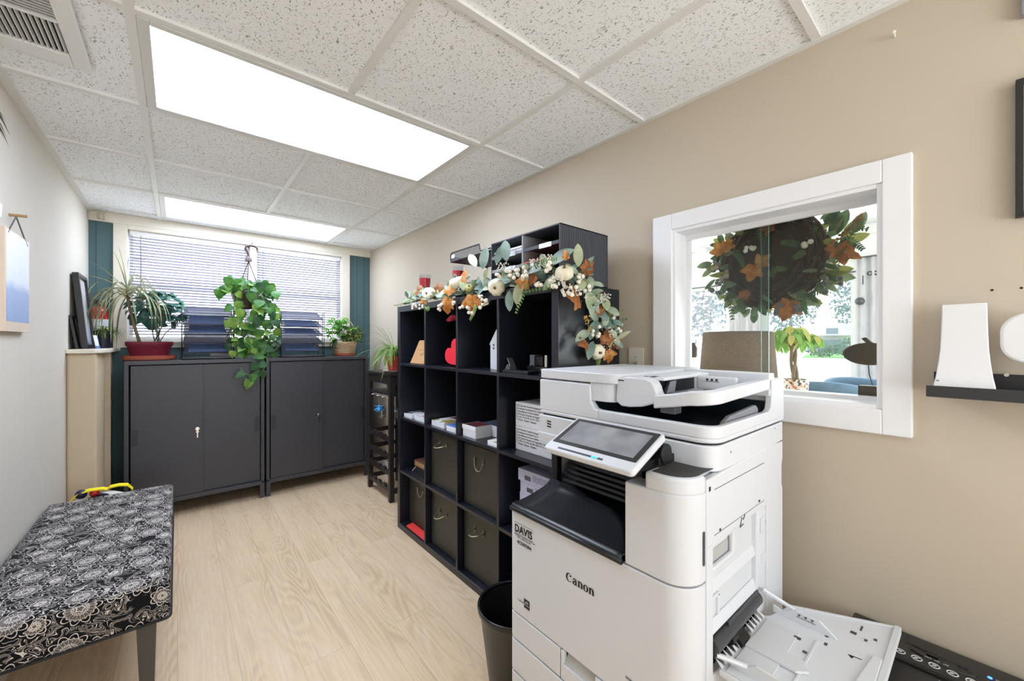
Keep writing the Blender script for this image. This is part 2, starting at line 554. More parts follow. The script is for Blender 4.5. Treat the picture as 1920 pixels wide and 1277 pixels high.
    def blade(s, pts, w, nrm=None, mi=None):
        """long strap leaf along pts, width w tapering to a point, shallow V section"""
        pts = [V(p) for p in pts]
        n = len(pts); vs = []
        for i, p in enumerate(pts):
            t = (pts[min(i + 1, n - 1)] - pts[max(i - 1, 0)]).normalized()
            up = V((0, 0, 1)) if nrm is None else V(nrm)
            sd = t.cross(up)
            sd = sd.normalized() if sd.length > 1e-4 else V((1, 0, 0))
            nn = sd.cross(t)
            k = i / (n - 1)
            hw = w * 0.5 * min(1.0, 0.55 + 1.6 * k) * (1 - k ** 3) + 1e-4
            vs += [p - sd * hw + nn * hw * 0.35, p, p + sd * hw + nn * hw * 0.35]
        fs = []
        for i in range(n - 1):
            fs += [(3 * i, 3 * i + 1, 3 * i + 4, 3 * i + 3), (3 * i + 1, 3 * i + 2, 3 * i + 5, 3 * i + 4)]
        return s.add(vs, fs, mi)

    def grid(s, fn, nu, nv, mi=None, closed_u=False):
        vs = [fn(i / nu, j / nv) for j in range(nv + 1) for i in range(nu + 1)]
        fs = [(j * (nu + 1) + i, j * (nu + 1) + i + 1, (j + 1) * (nu + 1) + i + 1, (j + 1) * (nu + 1) + i) for j in range(nv) for i in range(nu)]
        return s.add(vs, fs, mi)

    def build(s, name, mats, parent=None, bevel=0.0, seg=2, smooth=None, solid=0.0, uvbox=False):
        if not isinstance(mats, (list, tuple)): mats = [mats]
        off = V((0, 0, 0))
        if parent is not None:
            off = V(parent['_org']) if '_org' in parent else V((0, 0, 0))
        me = bpy.data.meshes.new(name)
        me.from_pydata([tuple(p - off) for p in s.v], [], s.f)
        for m in mats: me.materials.append(m)
        me.polygons.foreach_set('material_index', [min(i, len(mats) - 1) for i in s.m])
        bm = bmesh.new(); bm.from_mesh(me)
        bmesh.ops.recalc_face_normals(bm, faces=bm.faces)
        bm.to_mesh(me); bm.free()
        if smooth is not None:
            me.polygons.foreach_set('use_smooth', [True] * len(me.polygons))
            if smooth < 180:
                me.set_sharp_from_angle(angle=R(smooth))
        if uvbox:
            uv = me.uv_layers.new(name='UVMap')
            for p in me.polygons:
                a = [abs(c) for c in p.normal]; k = a.index(max(a))
                for li in p.loop_indices:
                    co = me.vertices[me.loops[li].vertex_index].co
                    uv.data[li].uv = ((co.x, co.y) if k == 2 else (co.x, co.z + co.y) if k == 1 else (co.z + co.x, co.y))
        me.update()
        o = bpy.data.objects.new(name, me)
        COL.objects.link(o)
        if parent is not None:
            o.parent = parent
            o['_org'] = tuple(off)
        else:
            o['_org'] = (0, 0, 0)
        if bevel:
            b = o.modifiers.new('bevel', 'BEVEL'); b.width = bevel; b.segments = seg; b.limit_method = 'ANGLE'; b.angle_limit = R(40)
        if solid:
            d = o.modifiers.new('solid', 'SOLIDIFY'); d.thickness = solid; d.offset = 0
        return o


def thing(name, label, cat, loc=(0, 0, 0), group=None, rz=0.0):
    o = bpy.data.objects.new(name, None)
    COL.objects.link(o)
    o.empty_display_size = 0.05
    o.location = loc
    o.rotation_euler = (0, 0, rz)
    o['label'] = label; o['category'] = cat
    if group: o['group'] = group
    o['_org'] = tuple(loc)
    return o


def tag(o, label, cat, group=None):
    o['label'] = label; o['category'] = cat
    if group: o['group'] = group
    return o


def struct(o):
    o['kind'] = 'structure'
    return o


def lab(o, text):
    o['label'] = text
    return o


def copy_thing(o, loc, label, group=None, rz=None):
    c = o.copy(); COL.objects.link(c); c.location = loc
    if rz is not None: c.rotation_euler = (0, 0, rz)
    c['label'] = label
    if group: c['group'] = group
    for ch in list(o.children):
        d = ch.copy(); COL.objects.link(d); d.parent = c
        for g in list(ch.children):
            e = g.copy(); COL.objects.link(e); e.parent = d
    return c


def text(name, body, size, loc, right, up, m, parent, align='LEFT', shear=0.0, bold=0.0, xs=1.0):
    cu = bpy.data.curves.new(name + '_curve', 'FONT')
    cu.body = body; cu.size = size; cu.align_x = align; cu.shear = shear; cu.offset = bold; cu.resolution_u = 3
    cu.extrude = 0.0002
    t = bpy.data.objects.new(name + '_tmp', cu)
    me = bpy.data.meshes.new_from_object(t)
    bpy.data.objects.remove(t); bpy.data.curves.remove(cu)
    right, up = V(right).normalized(), V(up).normalized()
    n = right.cross(up)
    mb = MB()
    vs = [V(loc) + right * (q.co.x * xs) + up * q.co.y + n * (q.co.z + 0.0003) for q in me.vertices]
    mb.add(vs, [list(p.vertices) for p in me.polygons])
    bpy.data.meshes.remove(me)
    return mb.build(name, m, parent)


def fine_print(name, widths, size, loc, right, up, m, parent):
    """a line of print too small to read in the photo: a row of short strokes"""
    right, up = V(right).normalized(), V(up).normalized()
    n = right.cross(up); mb = MB(); x = 0
    for w_ in widths:
        k = max(1, int(w_ * 1.6))
        for j in range(k):
            a = V(loc) + right * (x + j * size * .62); h_ = size * (.45 + .25 * ((j * 7 + k) % 3) / 2)
            q = [a, a + right * size * .42, a + right * size * .42 + up * h_, a + up * h_]
            mb.hexa(q, [p + n * .0003 for p in q])
        x += (k + .9) * size * .62
    return mb.build(name, m, parent)


def ring4(a0, a1, b0, b1, wa0, wa1=None, wb0=None, wb1=None):
    """four bars round a rectangle that meet without overlapping: (a0, a1, b0, b1) of each"""
    wa1 = wa0 if wa1 is None else wa1; wb0 = wa0 if wb0 is None else wb0; wb1 = wa0 if wb1 is None else wb1
    return ((a0, a0 + wa0, b0, b1), (a1 - wa1, a1, b0, b1), (a0 + wa0, a1 - wa1, b0, b0 + wb0), (a0 + wa0, a1 - wa1, b1 - wb1, b1))


def rrect(x0, x1, y0, y1, r, n=5):
    """rounded rectangle outline; r = (r00, r10, r11, r01) or one radius"""
    rs = r if isinstance(r, (tuple, list)) else (r,) * 4
    out = []
    for (cx, cy, a0), q in zip(((x0, y0, 180), (x1, y0, 270), (x1, y1, 0), (x0, y1, 90)), rs):
        ox = cx + q * (1 if cx == x0 else -1); oy = cy + q * (1 if cy == y0 else -1)
        for k in range(n + 1):
            a = R(a0 + 90 * k / n)
            out.append((ox + q * math.cos(a), oy + q * math.sin(a)))
    return out

# ================================================================== SETTING
XL, XR, YB, YF, ZC = -0.49, 1.542, 4.15, -2.2, 2.1815
wall_r = mat('taupe_wall_paint', (200, 188, 170), 0.8, var=0.02, scale=3, bump=0.15, bscale=90, spec=0.25)
wall_l = mat('grey_beige_wall_paint', (209, 202, 190), 0.8, var=0.03, scale=3, bump=0.15, bscale=90, spec=0.25)
cream = mat('cream_trim_paint', (222, 214, 198), 0.55, var=0.02)
white_trim = mat('white_trim_paint', (238, 238, 240), 0.4, var=0.01)
teal = mat('teal_panel_paint', (70, 97, 100), 0.6, var=0.05)
tile = m_tile()
grid_m = mat('white_grid_metal', (226, 225, 222), 0.5, var=0.01)
grey_dark = mat('dark_gap', (30, 28, 26), 0.9)

mb = MB(); mb.box(XL - .1, XR + .1, YF, YB + .12, -0.1, 0)
struct(mb.build('floor', m_floor()))
mb = MB(); mb.box(XL - .1, XR + .12, YF, YB + .12, ZC + .006, ZC + .06)
struct(mb.build('ceiling', tile))
# ceiling T-bar grid
GX = [-0.105, 1.114]
GY = [-1.49, -0.88, -0.27, 0.34, 0.95, 1.56, 2.175, 2.785, 3.395, 4.0]
mb = MB()
for x in GX: mb.box(x - .012, x + .012, YF, YB - .01, ZC - .004, ZC + .01)
for y in GY: mb.box(XL, XR, y - .012, y + .012, ZC - .0045, ZC + .01)
for a, b_ in ((-0.88, -1.49), (0.34, 0.95), (0.95, 1.56), (2.175, 2.785), (2.785, 3.395), (-.27, .34)):
    mb.box(.493, .517, min(a, b_), max(a, b_), ZC - .004, ZC + .01)
struct(mb.build('ceiling_grid', grid_m))
# wall angle along both side walls
mb = MB(); mb.box(XR - .022, XR, YF, YB, ZC - .006, ZC + .008); struct(mb.build('trim_1', grid_m))
mb = MB(); mb.box(XL, XL + .03, YF, YB, ZC - .006, ZC + .008); struct(mb.build('trim_2', grid_m))

# right wall with the interior window opening
WY0, WY1, WZ0, WZ1 = 0.190, 0.815, 1.045, 1.688
mb = MB()
TH = .13
mb.box(XR, XR + TH, YF, WY0, -.1, 2.6); mb.box(XR, XR + TH, WY1, YB + .1, -.1, 2.6)
mb.box(XR, XR + TH, WY0, WY1, -.1, WZ0); mb.box(XR, XR + TH, WY0, WY1, WZ1, 2.6)
struct(mb.build('wall_right', wall_r))
mb = MB(); mb.box(XL - .1, XL, YF, YB + .1, -.1, 2.4)
struct(mb.build('wall_left', wall_l))
# unseen rear wall, with an opening added to let in fill light
mb = MB()
mb.box(XL - .1, -.35, YF - .1, YF, -.1, 2.4); mb.box(1.45, XR + .1, YF - .1, YF, -.1, 2.4)
mb.box(-.35, 1.45, YF - .1, YF, -.1, .55); mb.box(-.35, 1.45, YF - .1, YF, 2.12, 2.4)
struct(mb.build('wall_rear', wall_l))
# back wall (teal panelling) with window opening
BX0, BX1, BZ0, BZ1 = -.290, 1.258, 1.242, 2.085
mb = MB()
mb.box(XL - .1, BX0, YB, YB + .12, -.1, 2.4); mb.box(BX1, XR + .12, YB, YB + .12, -.1, 2.4)
mb.box(BX0, BX1, YB, YB + .12, -.1, BZ0); mb.box(BX0, BX1, YB, YB + .12, BZ1, 2.4)
struct(mb.build('wall_back', teal))
mb = MB()
for x in (-.452, 1.372, 1.408, 1.48):
    mb.box(x - .002, x + .002, YB - .001, YB + .005, 0.1, 2.12)
mb.box(XL, -.36, YB - .012, YB, 0, .11)
struct(mb.build('trim_3', mat('teal_groove', (48, 72, 78), 0.7)))
# cream surround of the back window: header, jambs, apron, mullion
mb = MB()
mb.box(XL, XR, YB - .02, YB + .02, 2.112, ZC + .005)
mb.box(-.364, BX0 + .003, YB - .016, YB + .11, 1.192, 2.13); mb.box(BX1 - .003, 1.334, YB - .016, YB + .11, 1.192, 2.13)
mb.box(BX0 + .003, BX1 - .003, YB - .016, YB + .02, 1.192, BZ0); mb.box(BX0 + .003, BX1 - .003, YB - .016, YB + .11, BZ1 - .003, 2.13)
mb.box(BX0 + .003, BX1 - .003, YB - .03, YB + .1, BZ0 - .012, BZ0 + .006)
mb.box(.486, .534, YB - .012, YB + .1, BZ0, BZ1)
struct(mb.build('trim_4', cream, bevel=.003))
# loose wiring clip at the top left corner of that wall
mb = MB()
mb.box(-.44, -.40, YB - .045, YB - .02, 2.128, 2.172); mb.box(-.43, -.41, YB - .055, YB - .045, 2.118, 2.16)
mb.cyl((-.405, YB - .04, 2.125), (-.405, YB - .04, 2.16), .006, n=8)
tag(mb.build('wall_bracket', mat('old_metal', (196, 186, 166), .5), bevel=.002), 'small pale metal bracket screwed above the left teal panel', 'bracket')

# back window: sashes and glass
w = thing('window_1', 'wide back window with two sashes behind white blinds', 'window', (.485, YB + .06, BZ0))
struct(w)
for x0, x1 in ((BX0, .486), (.534, BX1)):
    mb = MB()
    for a in ring4(x0, x1, BZ0, BZ1, .03, .03, .035, .03) + ((x0 + .03, x1 - .03, 1.655, 1.69),):
        mb.box(a[0], a[1], YB + .055, YB + .09, a[2], a[3])
    mb.build('sash', white_trim, w, bevel=.003)
mb = MB(); mb.box(BX0, BX1, YB + .07, YB + .074, BZ0, BZ1)
mb.build('pane', glassmat('window_glass'), w)

# blinds: one mesh of slats per blind, head rail, bottom rail, wand, ladder cords
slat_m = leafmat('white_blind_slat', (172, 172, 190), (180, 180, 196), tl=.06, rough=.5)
rail_m = mat('white_blind_rail', (226, 226, 226), .4, var=.01)
cord_m = mat('pale_cord', (214, 212, 216), .7)
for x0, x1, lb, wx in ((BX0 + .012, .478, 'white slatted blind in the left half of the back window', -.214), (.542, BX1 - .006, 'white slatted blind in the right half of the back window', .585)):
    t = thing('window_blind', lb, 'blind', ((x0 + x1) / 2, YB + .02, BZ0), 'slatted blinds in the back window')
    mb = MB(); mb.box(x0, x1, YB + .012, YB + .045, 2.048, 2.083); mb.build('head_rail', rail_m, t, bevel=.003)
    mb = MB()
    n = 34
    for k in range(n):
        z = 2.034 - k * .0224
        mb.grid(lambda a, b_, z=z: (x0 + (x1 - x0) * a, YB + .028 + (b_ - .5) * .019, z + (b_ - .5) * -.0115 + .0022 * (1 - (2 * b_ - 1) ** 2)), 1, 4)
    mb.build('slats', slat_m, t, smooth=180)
    mb = MB(); mb.box(x0, x1, YB + .015, YB + .042, 1.262, 1.278); mb.build('bottom_rail', rail_m, t, bevel=.003)
    mb = MB()
    for q in (.14, .5, .86):
        xx = x0 + (x1 - x0) * q
        mb.cyl((xx, YB + .0165, 1.27), (xx, YB + .0165, 2.06), .0009, n=4)
        mb.cyl((xx, YB + .0395, 1.27), (xx, YB + .0395, 2.06), .0009, n=4)
    mb.build('ladder_cord', cord_m, t)
    mb = MB(); mb.cyl((wx, YB + .006, 1.45 if wx < 0 else 1.62), (wx, YB + .008, 2.045), .0042, n=6)
    mb.build('wand', mat('clear_grey_wand', (120, 122, 138), .25), t)
    if wx < 0:
        mb = MB(); mb.tube([(wx - .03, YB + .004, 1.80), (wx - .06, YB + .003, 1.66), (wx - .085, YB + .003, 1.50)], .0014, n=5)
        mb.tube([(wx - .07, YB + .004, 1.86), (wx - .078, YB + .003, 1.7), (wx - .09, YB + .003, 1.50)], .0014, n=5)
        mb.tube([(wx - .045, YB + .0, 1.862), (wx, YB - .001, 1.868), (wx + .05, YB + .0, 1.858)], .0022, n=5)
        mb.build('pull_cord', mat('dark_cord', (86, 86, 100), .7), t)

# left chase with cream ledge
mb = MB(); mb.box(XL, -.368, 3.40, YB, 0, 1.168)
struct(mb.build('wall_chase', mat('beige_chase_paint', (200, 182, 154), .8, var=.03, scale=4), bevel=.012, seg=3))
mb = MB()
mb.prism([(XL, 3.375), (-.375, 3.375), (-.345, 3.44), (-.33, 3.6), (-.325, YB), (XL, YB)], 'z', 1.168, 1.193)
struct(mb.build('ledge_cap', cream, bevel=.004))
mb = MB(); mb.box(-.368, -.34, 3.74, 3.76, 0, 1.168); struct(mb.build('trim_5', mat('chase_edge', (176, 160, 138), .6)))
# baseboards
mb = MB(); mb.box(XR - .012, XR, YF, YB, 0, .09); struct(mb.build('baseboard_right', white_trim, bevel=.003))
mb = MB(); mb.box(XL, XL + .012, YF, 3.40, 0, .09); struct(mb.build('baseboard_left', cream, bevel=.003))

# interior window of the right wall: casing, jamb, sliding panes
w = thing('window_2', 'white cased interior window looking into the sunroom', 'window', (XR, .5, WZ0))
struct(w)
mb = MB()
CY0, CY1, CZ0, CZ1 = .129, .898, .975, 1.752
fx0 = XR - .02
for a in ((CY0, WY0, CZ0, CZ1), (WY1, CY1, CZ0, CZ1), (WY0, WY1, CZ0, WZ0), (WY0, WY1, WZ1, CZ1)):
    mb.box(fx0, XR + .004, *a)
mb.build('casing', white_trim, w, bevel=.003)
mb = MB()
mb.box(XR - .012, XR + TH, WY0 - .002, WY0 + .012, WZ0, WZ1); mb.box(XR - .012, XR + TH, WY1 - .012, WY1 + .002, WZ0, WZ1)
mb.box(XR - .012, XR + TH, WY0 + .012, WY1 - .012, WZ0 - .002, WZ0 + .012); mb.box(XR - .012, XR + TH, WY0 + .012, WY1 - .012, WZ1 - .012, WZ1 + .002)
mb.box(XR + .075, XR + .09, WY0 + .012, WY1 - .012, WZ1 - .032, WZ1 - .01)
mb.box(XR + .076, XR + .089, WY1 - .03, WY1 - .011, WZ0 + .011, WZ1 - .033)
mb.box(XR + .085, XR + TH, WY0 + .012, WY1 - .012, WZ0 + .01, WZ0 + .022)
mb.build('jamb', white_trim, w, bevel=.002)
pg = glassmat('sliding_glass', (238, 242, 240))
yA = PX(1441, 600, XR + .10).y; yB = PX(1427, 600, XR + .108).y
mb = MB(); mb.box(XR + .098, XR + .102, yA, WY1 - .014, WZ0 + .02, WZ1 - .03); mb.build('pane', pg, w)
mb = MB(); mb.box(XR + .110, XR + .114, WY0 + .014, yB, WZ0 + .02, WZ1 - .03); mb.build('pane', pg, w)
mb = MB(); mb.box(XR + .0975, XR + .1025, yA - .0015, yA, WZ0 + .02, WZ1 - .03); mb.box(XR + .1095, XR + .1145, yB, yB + .0015, WZ0 + .02, WZ1 - .03)
mb.build('glass_edge', mat('green_glass_edge', (120, 160, 150), .15), w)

# small wall marks on the right wall: screw hook, screw holes, chip
mb = MB(); c = PX(1678, 69, XR)
mb.cyl(c, c + V((-.022, 0, 0)), .0022, n=6); mb.sphere(c + V((-.022, 0, .002)), .005, 8, 6)
tag(mb.build('wall_hook', mat('white_plastic', (235, 232, 225), .4)), 'tiny white hook screwed high on the taupe wall', 'hook')
mb = MB()
for u, v in ((1860, 544), (1915, 540)):
    c = PX(u, v, XR); mb.cyl(c + V((-.0006, 0, 0)), c, .0028, n=8)
struct(mb.build('trim_6', grey_dark))

# ceiling lights
frame_m = mat('light_frame', (214, 213, 210), .45, var=.01)


def m_diffuser(e):
    m, nt, N, L, b = newmat('lit_diffuser')
    b.inputs['Base Color'].default_value = (.9, .9, .9, 1)
    tc = N.new('ShaderNodeTexCoord'); wv = N.new('ShaderNodeTexNoise')
    mp = N.new('ShaderNodeMapping'); mp.inputs['Scale'].default_value = (.5, 5, 1); L.new(tc.outputs['Object'], mp.inputs[0])
    L.new(mp.outputs[0], wv.inputs[0]); wv.inputs['Scale'].default_value = 1.2
    r = N.new('ShaderNodeMapRange'); r.inputs[1].default_value = .3; r.inputs[2].default_value = .7; r.inputs[3].default_value = e * .9; r.inputs[4].default_value = e * 1.1
    L.new(wv.outputs['Fac'], r.inputs[0]); L.new(r.outputs[0], b.inputs['Emission Strength'])
    b.inputs['Emission Color'].default_value = (.82, .94, 1.16, 1)
    return m


diff = m_diffuser(LIGHT_E)


def ceiling_light(x, y, label):
    t = thing('ceiling_light', label, 'light', (x, y, ZC), 'fluorescent ceiling panels')
    mb = MB()
    for a in ring4(-.597, .597, -.293, .293, .03, .03, .025, .025):
        mb.box(x + a[0], x + a[1], y + a[2], y + a[3], ZC - .006, ZC + .004)
    mb.build('frame', frame_m, t, bevel=.002)
    mb = MB(); mb.box(x - .567, x + .567, y - .268, y + .268, ZC - .002, ZC + .003)
    mb.build('diffuser', diff, t)
    return t


l0 = ceiling_light(.5045, 1.868, 'large lit ceiling panel nearest the camera')
copy_thing(l0, (.5045, 3.698, ZC), 'lit ceiling panel in front of the back window')

# supply vent
t = thing('ceiling_vent', 'white louvred air vent in the ceiling at the upper left', 'vent', (-.40, 1.80, ZC))
vx0, vx1, vy0, vy1 = -.475, -.225, 1.60, 2.00
mb = MB(); zz = ZC - .012
for a in ring4(vx0, vx1, vy0, vy1, .03, .045, .05, .075):
    mb.box(a[0], a[1], a[2], a[3], zz, ZC)
mb.build('frame', mat('vent_white', (228, 227, 224), .4, var=.01), t, bevel=.004)
mb = MB(); mb.box(vx0 + .02, vx1 - .03, vy0 + .04, vy1 - .06, ZC - .001, ZC + .003); mb.build('duct', mat('black_void', (8, 8, 8), .9), t)
mb = MB()
for k in range(15):
    x = vx0 + .034 + k * .0125
    mb.hexa([(x, 1.755, ZC - .010), (x + .0018, 1.755, ZC - .010), (x + .0018, 1.925, ZC - .010), (x, 1.925, ZC - .010)],
            [(x + .004, 1.755, ZC), (x + .0058, 1.755, ZC), (x + .0058, 1.925, ZC), (x + .004, 1.925, ZC)])
for k in range(7):
    y = 1.655 + k * .0135
    mb.hexa([(vx0 + .03, y, ZC - .010), (vx1 - .045, y, ZC - .010), (vx1 - .045, y + .0018, ZC - .010), (vx0 + .03, y + .0018, ZC - .010)],
            [(vx0 + .03, y + .004, ZC), (vx1 - .045, y + .004, ZC), (vx1 - .045, y + .0058, ZC), (vx0 + .03, y + .0058, ZC)])
mb.box(vx0 + .03, vx1 - .045, 1.744, 1.754, ZC - .011, ZC)
mb.build('louvres', mat('vent_white', (228, 227, 224)), t)
mb = MB(); mb.box(-.36, -.30, 2.0, 2.012, ZC - .008, ZC - .002); mb.cyl((-.30, 2.008, ZC - .012), (-.30, 2.008, ZC - .003), .004, n=8); mb.build('lever', mat('vent_white', (228, 227, 224)), t)

# ================================================================== CABINETS
cab_m = mat('charcoal_powder_coat', (58, 58, 63), .42, var=.04, scale=6, spec=.5)
cab_d = mat('charcoal_recess', (44, 44, 48), .5)
chrome = mat('chrome', (225, 225, 225), .18, metal=1.0, var=.01)
FY = 3.69


def cabinet(x0, x1, label, lockx, lockz):
    t = thing('storage_cabinet', label, 'cabinet', ((x0 + x1) / 2, FY + .22, 0), 'charcoal sliding door cabinets')
    y1 = YB - .03
    mb = MB()
    mb.box(x0, x1, FY, y1, 1.078, 1.105)
    mb.box(x0, x0 + .024, FY, y1, .12, 1.08); mb.box(x1 - .024, x1, FY, y1, .12, 1.08)
    mb.box(x0, x1, FY, y1, .105, .135); mb.box(x0, x1, y1 - .012, y1, .12, 1.09)
    mb.build('body', cab_m, t, bevel=.0025)
    for sx in (x0, x1 - .03):
        for sy in (FY, y1 - .03):
            mb = MB(); mb.box(sx, sx + .03, sy, sy + .03, 0, .106); mb.build('leg', cab_m, t, bevel=.002)
    xm = (x0 + x1) / 2
    for side, (a, b_, yy) in enumerate(((x0 + .032, xm + .016, FY + .008), (xm - .016, x1 - .027, FY + .026))):
        mb = MB(); mb.box(a, b_, yy, yy + .014, .137, 1.072)
        d = mb.build('door', cab_m, t, bevel=.0015)
        hx = a + .004 if side == 0 else b_ - .036
        mb = MB(); mb.prism(rrect(hx, hx + .032, .53, .645, .006), 'y', yy - .002, yy + .001)
        mb.build('recessed_handle', cab_d, d)
        if side == 0:
            mb = MB(); mb.cyl((lockx, yy - .012, lockz), (lockx, yy + .002, lockz), .0125, n=18); mb.cyl((lockx, yy - .018, lockz), (lockx, yy - .012, lockz), .008, n=14)
            mb.box(lockx - .0035, lockx + .0035, yy - .02, yy - .017, lockz - .062, lockz - .004)
            mb.cyl((lockx, yy - .021, lockz - .02), (lockx, yy - .016, lockz - .02), .009, n=12)
            mb.build('lock', chrome, d, smooth=40)
    return t


cabinet(-.274, .530, 'charcoal sliding door cabinet under the left blind beside the ledge', .111, .605)
cabinet(.542, 1.354, 'charcoal sliding door cabinet under the right blind beside the wine rack', .931, .612)

# ================================================================== CUBE BOOKCASE
bk_m = mat('black_brown_laminate', (28, 30, 39), .28, var=.06, scale=8, spec=.55)
KX, KX1, KY0, KY1 = 1.126, 1.516, 1.0618, 2.5318
t = thing('cube_bookcase', 'black four by four cube bookcase along the taupe wall', 'bookcase', ((KX + KX1) / 2, 1.797, 0))
mb = MB(); mb.box(KX, KX1, KY0, KY1, 1.432, 1.47); mb.build('top_panel', bk_m, t, bevel=.0015)
mb = MB(); mb.box(KX, KX1, KY0, KY1, 0, .038); mb.build('bottom_panel', bk_m, t, bevel=.0015)
mb = MB(); mb.box(KX, KX1, KY1 - .038, KY1, .038, 1.432); mb.build('side_panel', bk_m, t, bevel=.0015)
mb = MB(); mb.box(KX, KX1, KY0, KY0 + .038, .038, 1.432); mb.build('side_panel', bk_m, t, bevel=.0015)
CW, CS = .3365, .3525


def cell(c, r):
    """y range (far, near) and floor z of a cell; column 0 is the far one"""
    y1 = KY1 - .038 - c * CS
    return y1, y1 - CW, .038 + r * CS


for r in (1, 2, 3):
    z = .038 + r * CS
    mb = MB(); mb.box(KX + .001, KX1, KY0 + .038, KY1 - .038, z - .016, z); mb.build('shelf', bk_m, t, bevel=.001)
for c in (1, 2, 3):
    y = KY1 - .038 - c * CS
    for r in range(4):
        z = .038 + r * CS
        mb = MB(); mb.box(KX + .001, KX1, y, y + .016, z, z + CW); mb.build('divider', bk_m, t, bevel=.001)
mb = MB(); mb.box(KX1, KX1 + .004, KY0, KY1, 0, 1.47); mb.build('back_panel', bk_m, t)

# fabric bins with metal drop handles
bin_m = mat('black_coated_fabric', (52, 50, 44), .38, var=.12, scale=5, bump=.25, bscale=600)
brass = mat('aged_brass_wire', (178, 170, 140), .3, metal=1.0, var=.05)


def drop_handle(par, y, z, x, up):
    """half ring on two lugs; up = swing out of the vertical"""
    for s_ in (-1, 1):
        h = MB()
        h.box(x - .003, x, y + s_ * .038 - .006, y + s_ * .038 + .006, z - .016, z + .016)
        h.sphere((x - .006, y + s_ * .038, z), .0065, 8, 6)
        h.cyl((x - .004, y + s_ * .038, z + .011), (x - .001, y + s_ * .038, z + .011), .003, n=8)
        lugs = h.build('lug', mat('worn_steel', (130, 126, 112), .4, metal=1.0), par, smooth=40)
    h = MB(); pts = []
    for k in range(13):
        a = math.pi * k / 12
        dy, dd = math.cos(a) * .036, -math.sin(a) * .052
        pts.append((x - .008 + dd * math.sin(up), y + dy, z + dd * math.cos(up)))
    h.tube(pts, .0026, 6)
    h.build('ring', brass, lugs, smooth=180)


for c, r, hz, up, lb in ((0, 0, .300, .05, 'black storage bin in the bottom far cube behind the red folder'),
                         (1, 0, .262, 1.25, 'black storage bin in the bottom row with its handle ring sticking out'),
                         (2, 0, .287, 1.45, 'black storage bin in the bottom row nearest the waste bin'),
                         (1, 1, .652, 1.4, 'black storage bin in the second row up with its handle sticking out'),
                         (2, 1, .640, .1, 'black storage bin in the second row up with its handle hanging down')):
    y1, y0, z = cell(c, r)
    t = thing('storage_bin', lb, 'bin', ((KX + .2), (y0 + y1) / 2, z), 'black fabric bins in the bookcase')
    x = KX + (.062 if (c, r) == (0, 0) else .035)
    mb = MB(); mb.box(x, KX1 - .02, y0 + .008, y1 - .01, z, z + .318)
    mb.build('box', bin_m, t, bevel=.006, seg=2)
    drop_handle(t, (y0 + y1) / 2 + (.015 if c else -.01), hz, x, up)

paper = mat('white_paper_stack', (238, 240, 246), .7, var=.03, scale=300)
black_p = mat('black_plastic', (24, 25, 28), .38, var=.05)
# red folder at the bottom far cube
y1, y0, z = cell(0, 0)
mb = MB(); mb.hexa([(KX + .012, y0 + .006, z), (KX + .058, y0 + .006, z), (KX + .058, y1 - .07, z), (KX + .012, y1 - .07, z)],
                   [(KX + .012, y0 + .006, z + .004), (KX + .058, y0 + .006, z + .012), (KX + .058, y1 - .07, z + .012), (KX + .012, y1 - .07, z + .004)])
tag(mb.build('paper_folder', mat('red_card', (236, 62, 56), .5)), 'bright red folder lying in the bottom far cube', 'folder')
# brown box over a black case, second row, far cube
y1, y0, z = cell(0, 1)
t = thing('display_case', 'dark case with chrome corner under the brown book', 'case', (KX + .15, (y0 + y1) / 2, z))
mb = MB(); mb.hexa([(KX + .03, y0 + .004, z), (KX + .25, y0 + .004, z), (KX + .25, y0 + .25, z), (KX + .05, y0 + .25, z)],
                   [(KX + .05, y0 + .004, z + .035), (KX + .25, y0 + .004, z + .035), (KX + .25, y0 + .235, z + .035), (KX + .07, y0 + .235, z + .035)])
mb.build('case_body', black_p, t, bevel=.003)
mb = MB(); mb.tube([(KX + .048, y0 + .252, z + .004), (KX + .068, y0 + .237, z + .034)], .004, 6); mb.build('corner_trim', chrome, t)
t = thing('hardback_book', 'brown leather book lying on the dark case', 'book', (KX + .2, (y0 + y1) / 2, z + .035))
mb = MB(); mb.box(KX + .065, KX + .26, y0 + .004, y0 + .262, z + .035, z + .041); mb.box(KX + .065, KX + .26, y0 + .004, y0 + .262, z + .069, z + .075); mb.box(KX + .065, KX + .26, y0 + .254, y0 + .262, z + .035, z + .075)
mb.build('cover', mat('brown_leather', (112, 74, 58), .5), t, bevel=.001)
mb = MB(); mb.box(KX + .067, KX + .258, y0 + .006, y0 + .253, z + .041, z + .069); mb.build('pages', mat('tan_pages', (176, 140, 96), .7), t)

# brochure stacks on the third row up
p_a = m_print('brochure_print_dark', [(240, 240, 244), (30, 30, 34), (236, 238, 244), (80, 84, 92), (245, 245, 248)], 26)
p_b = m_print('brochure_print_olive', [(160, 146, 66), (238, 238, 236), (150, 140, 70), (120, 40, 44), (230, 232, 238)], 16)
p_c = m_print('brochure_print_blue', [(66, 100, 170), (90, 124, 190), (60, 80, 150)], 18)
p_d = m_print('brochure_print_red', [(120, 40, 44), (90, 44, 50), (150, 90, 90)], 30)
p_e = m_print('brochure_print_slate', [(84, 100, 124), (120, 136, 160), (60, 72, 96), (150, 160, 176)], 22)


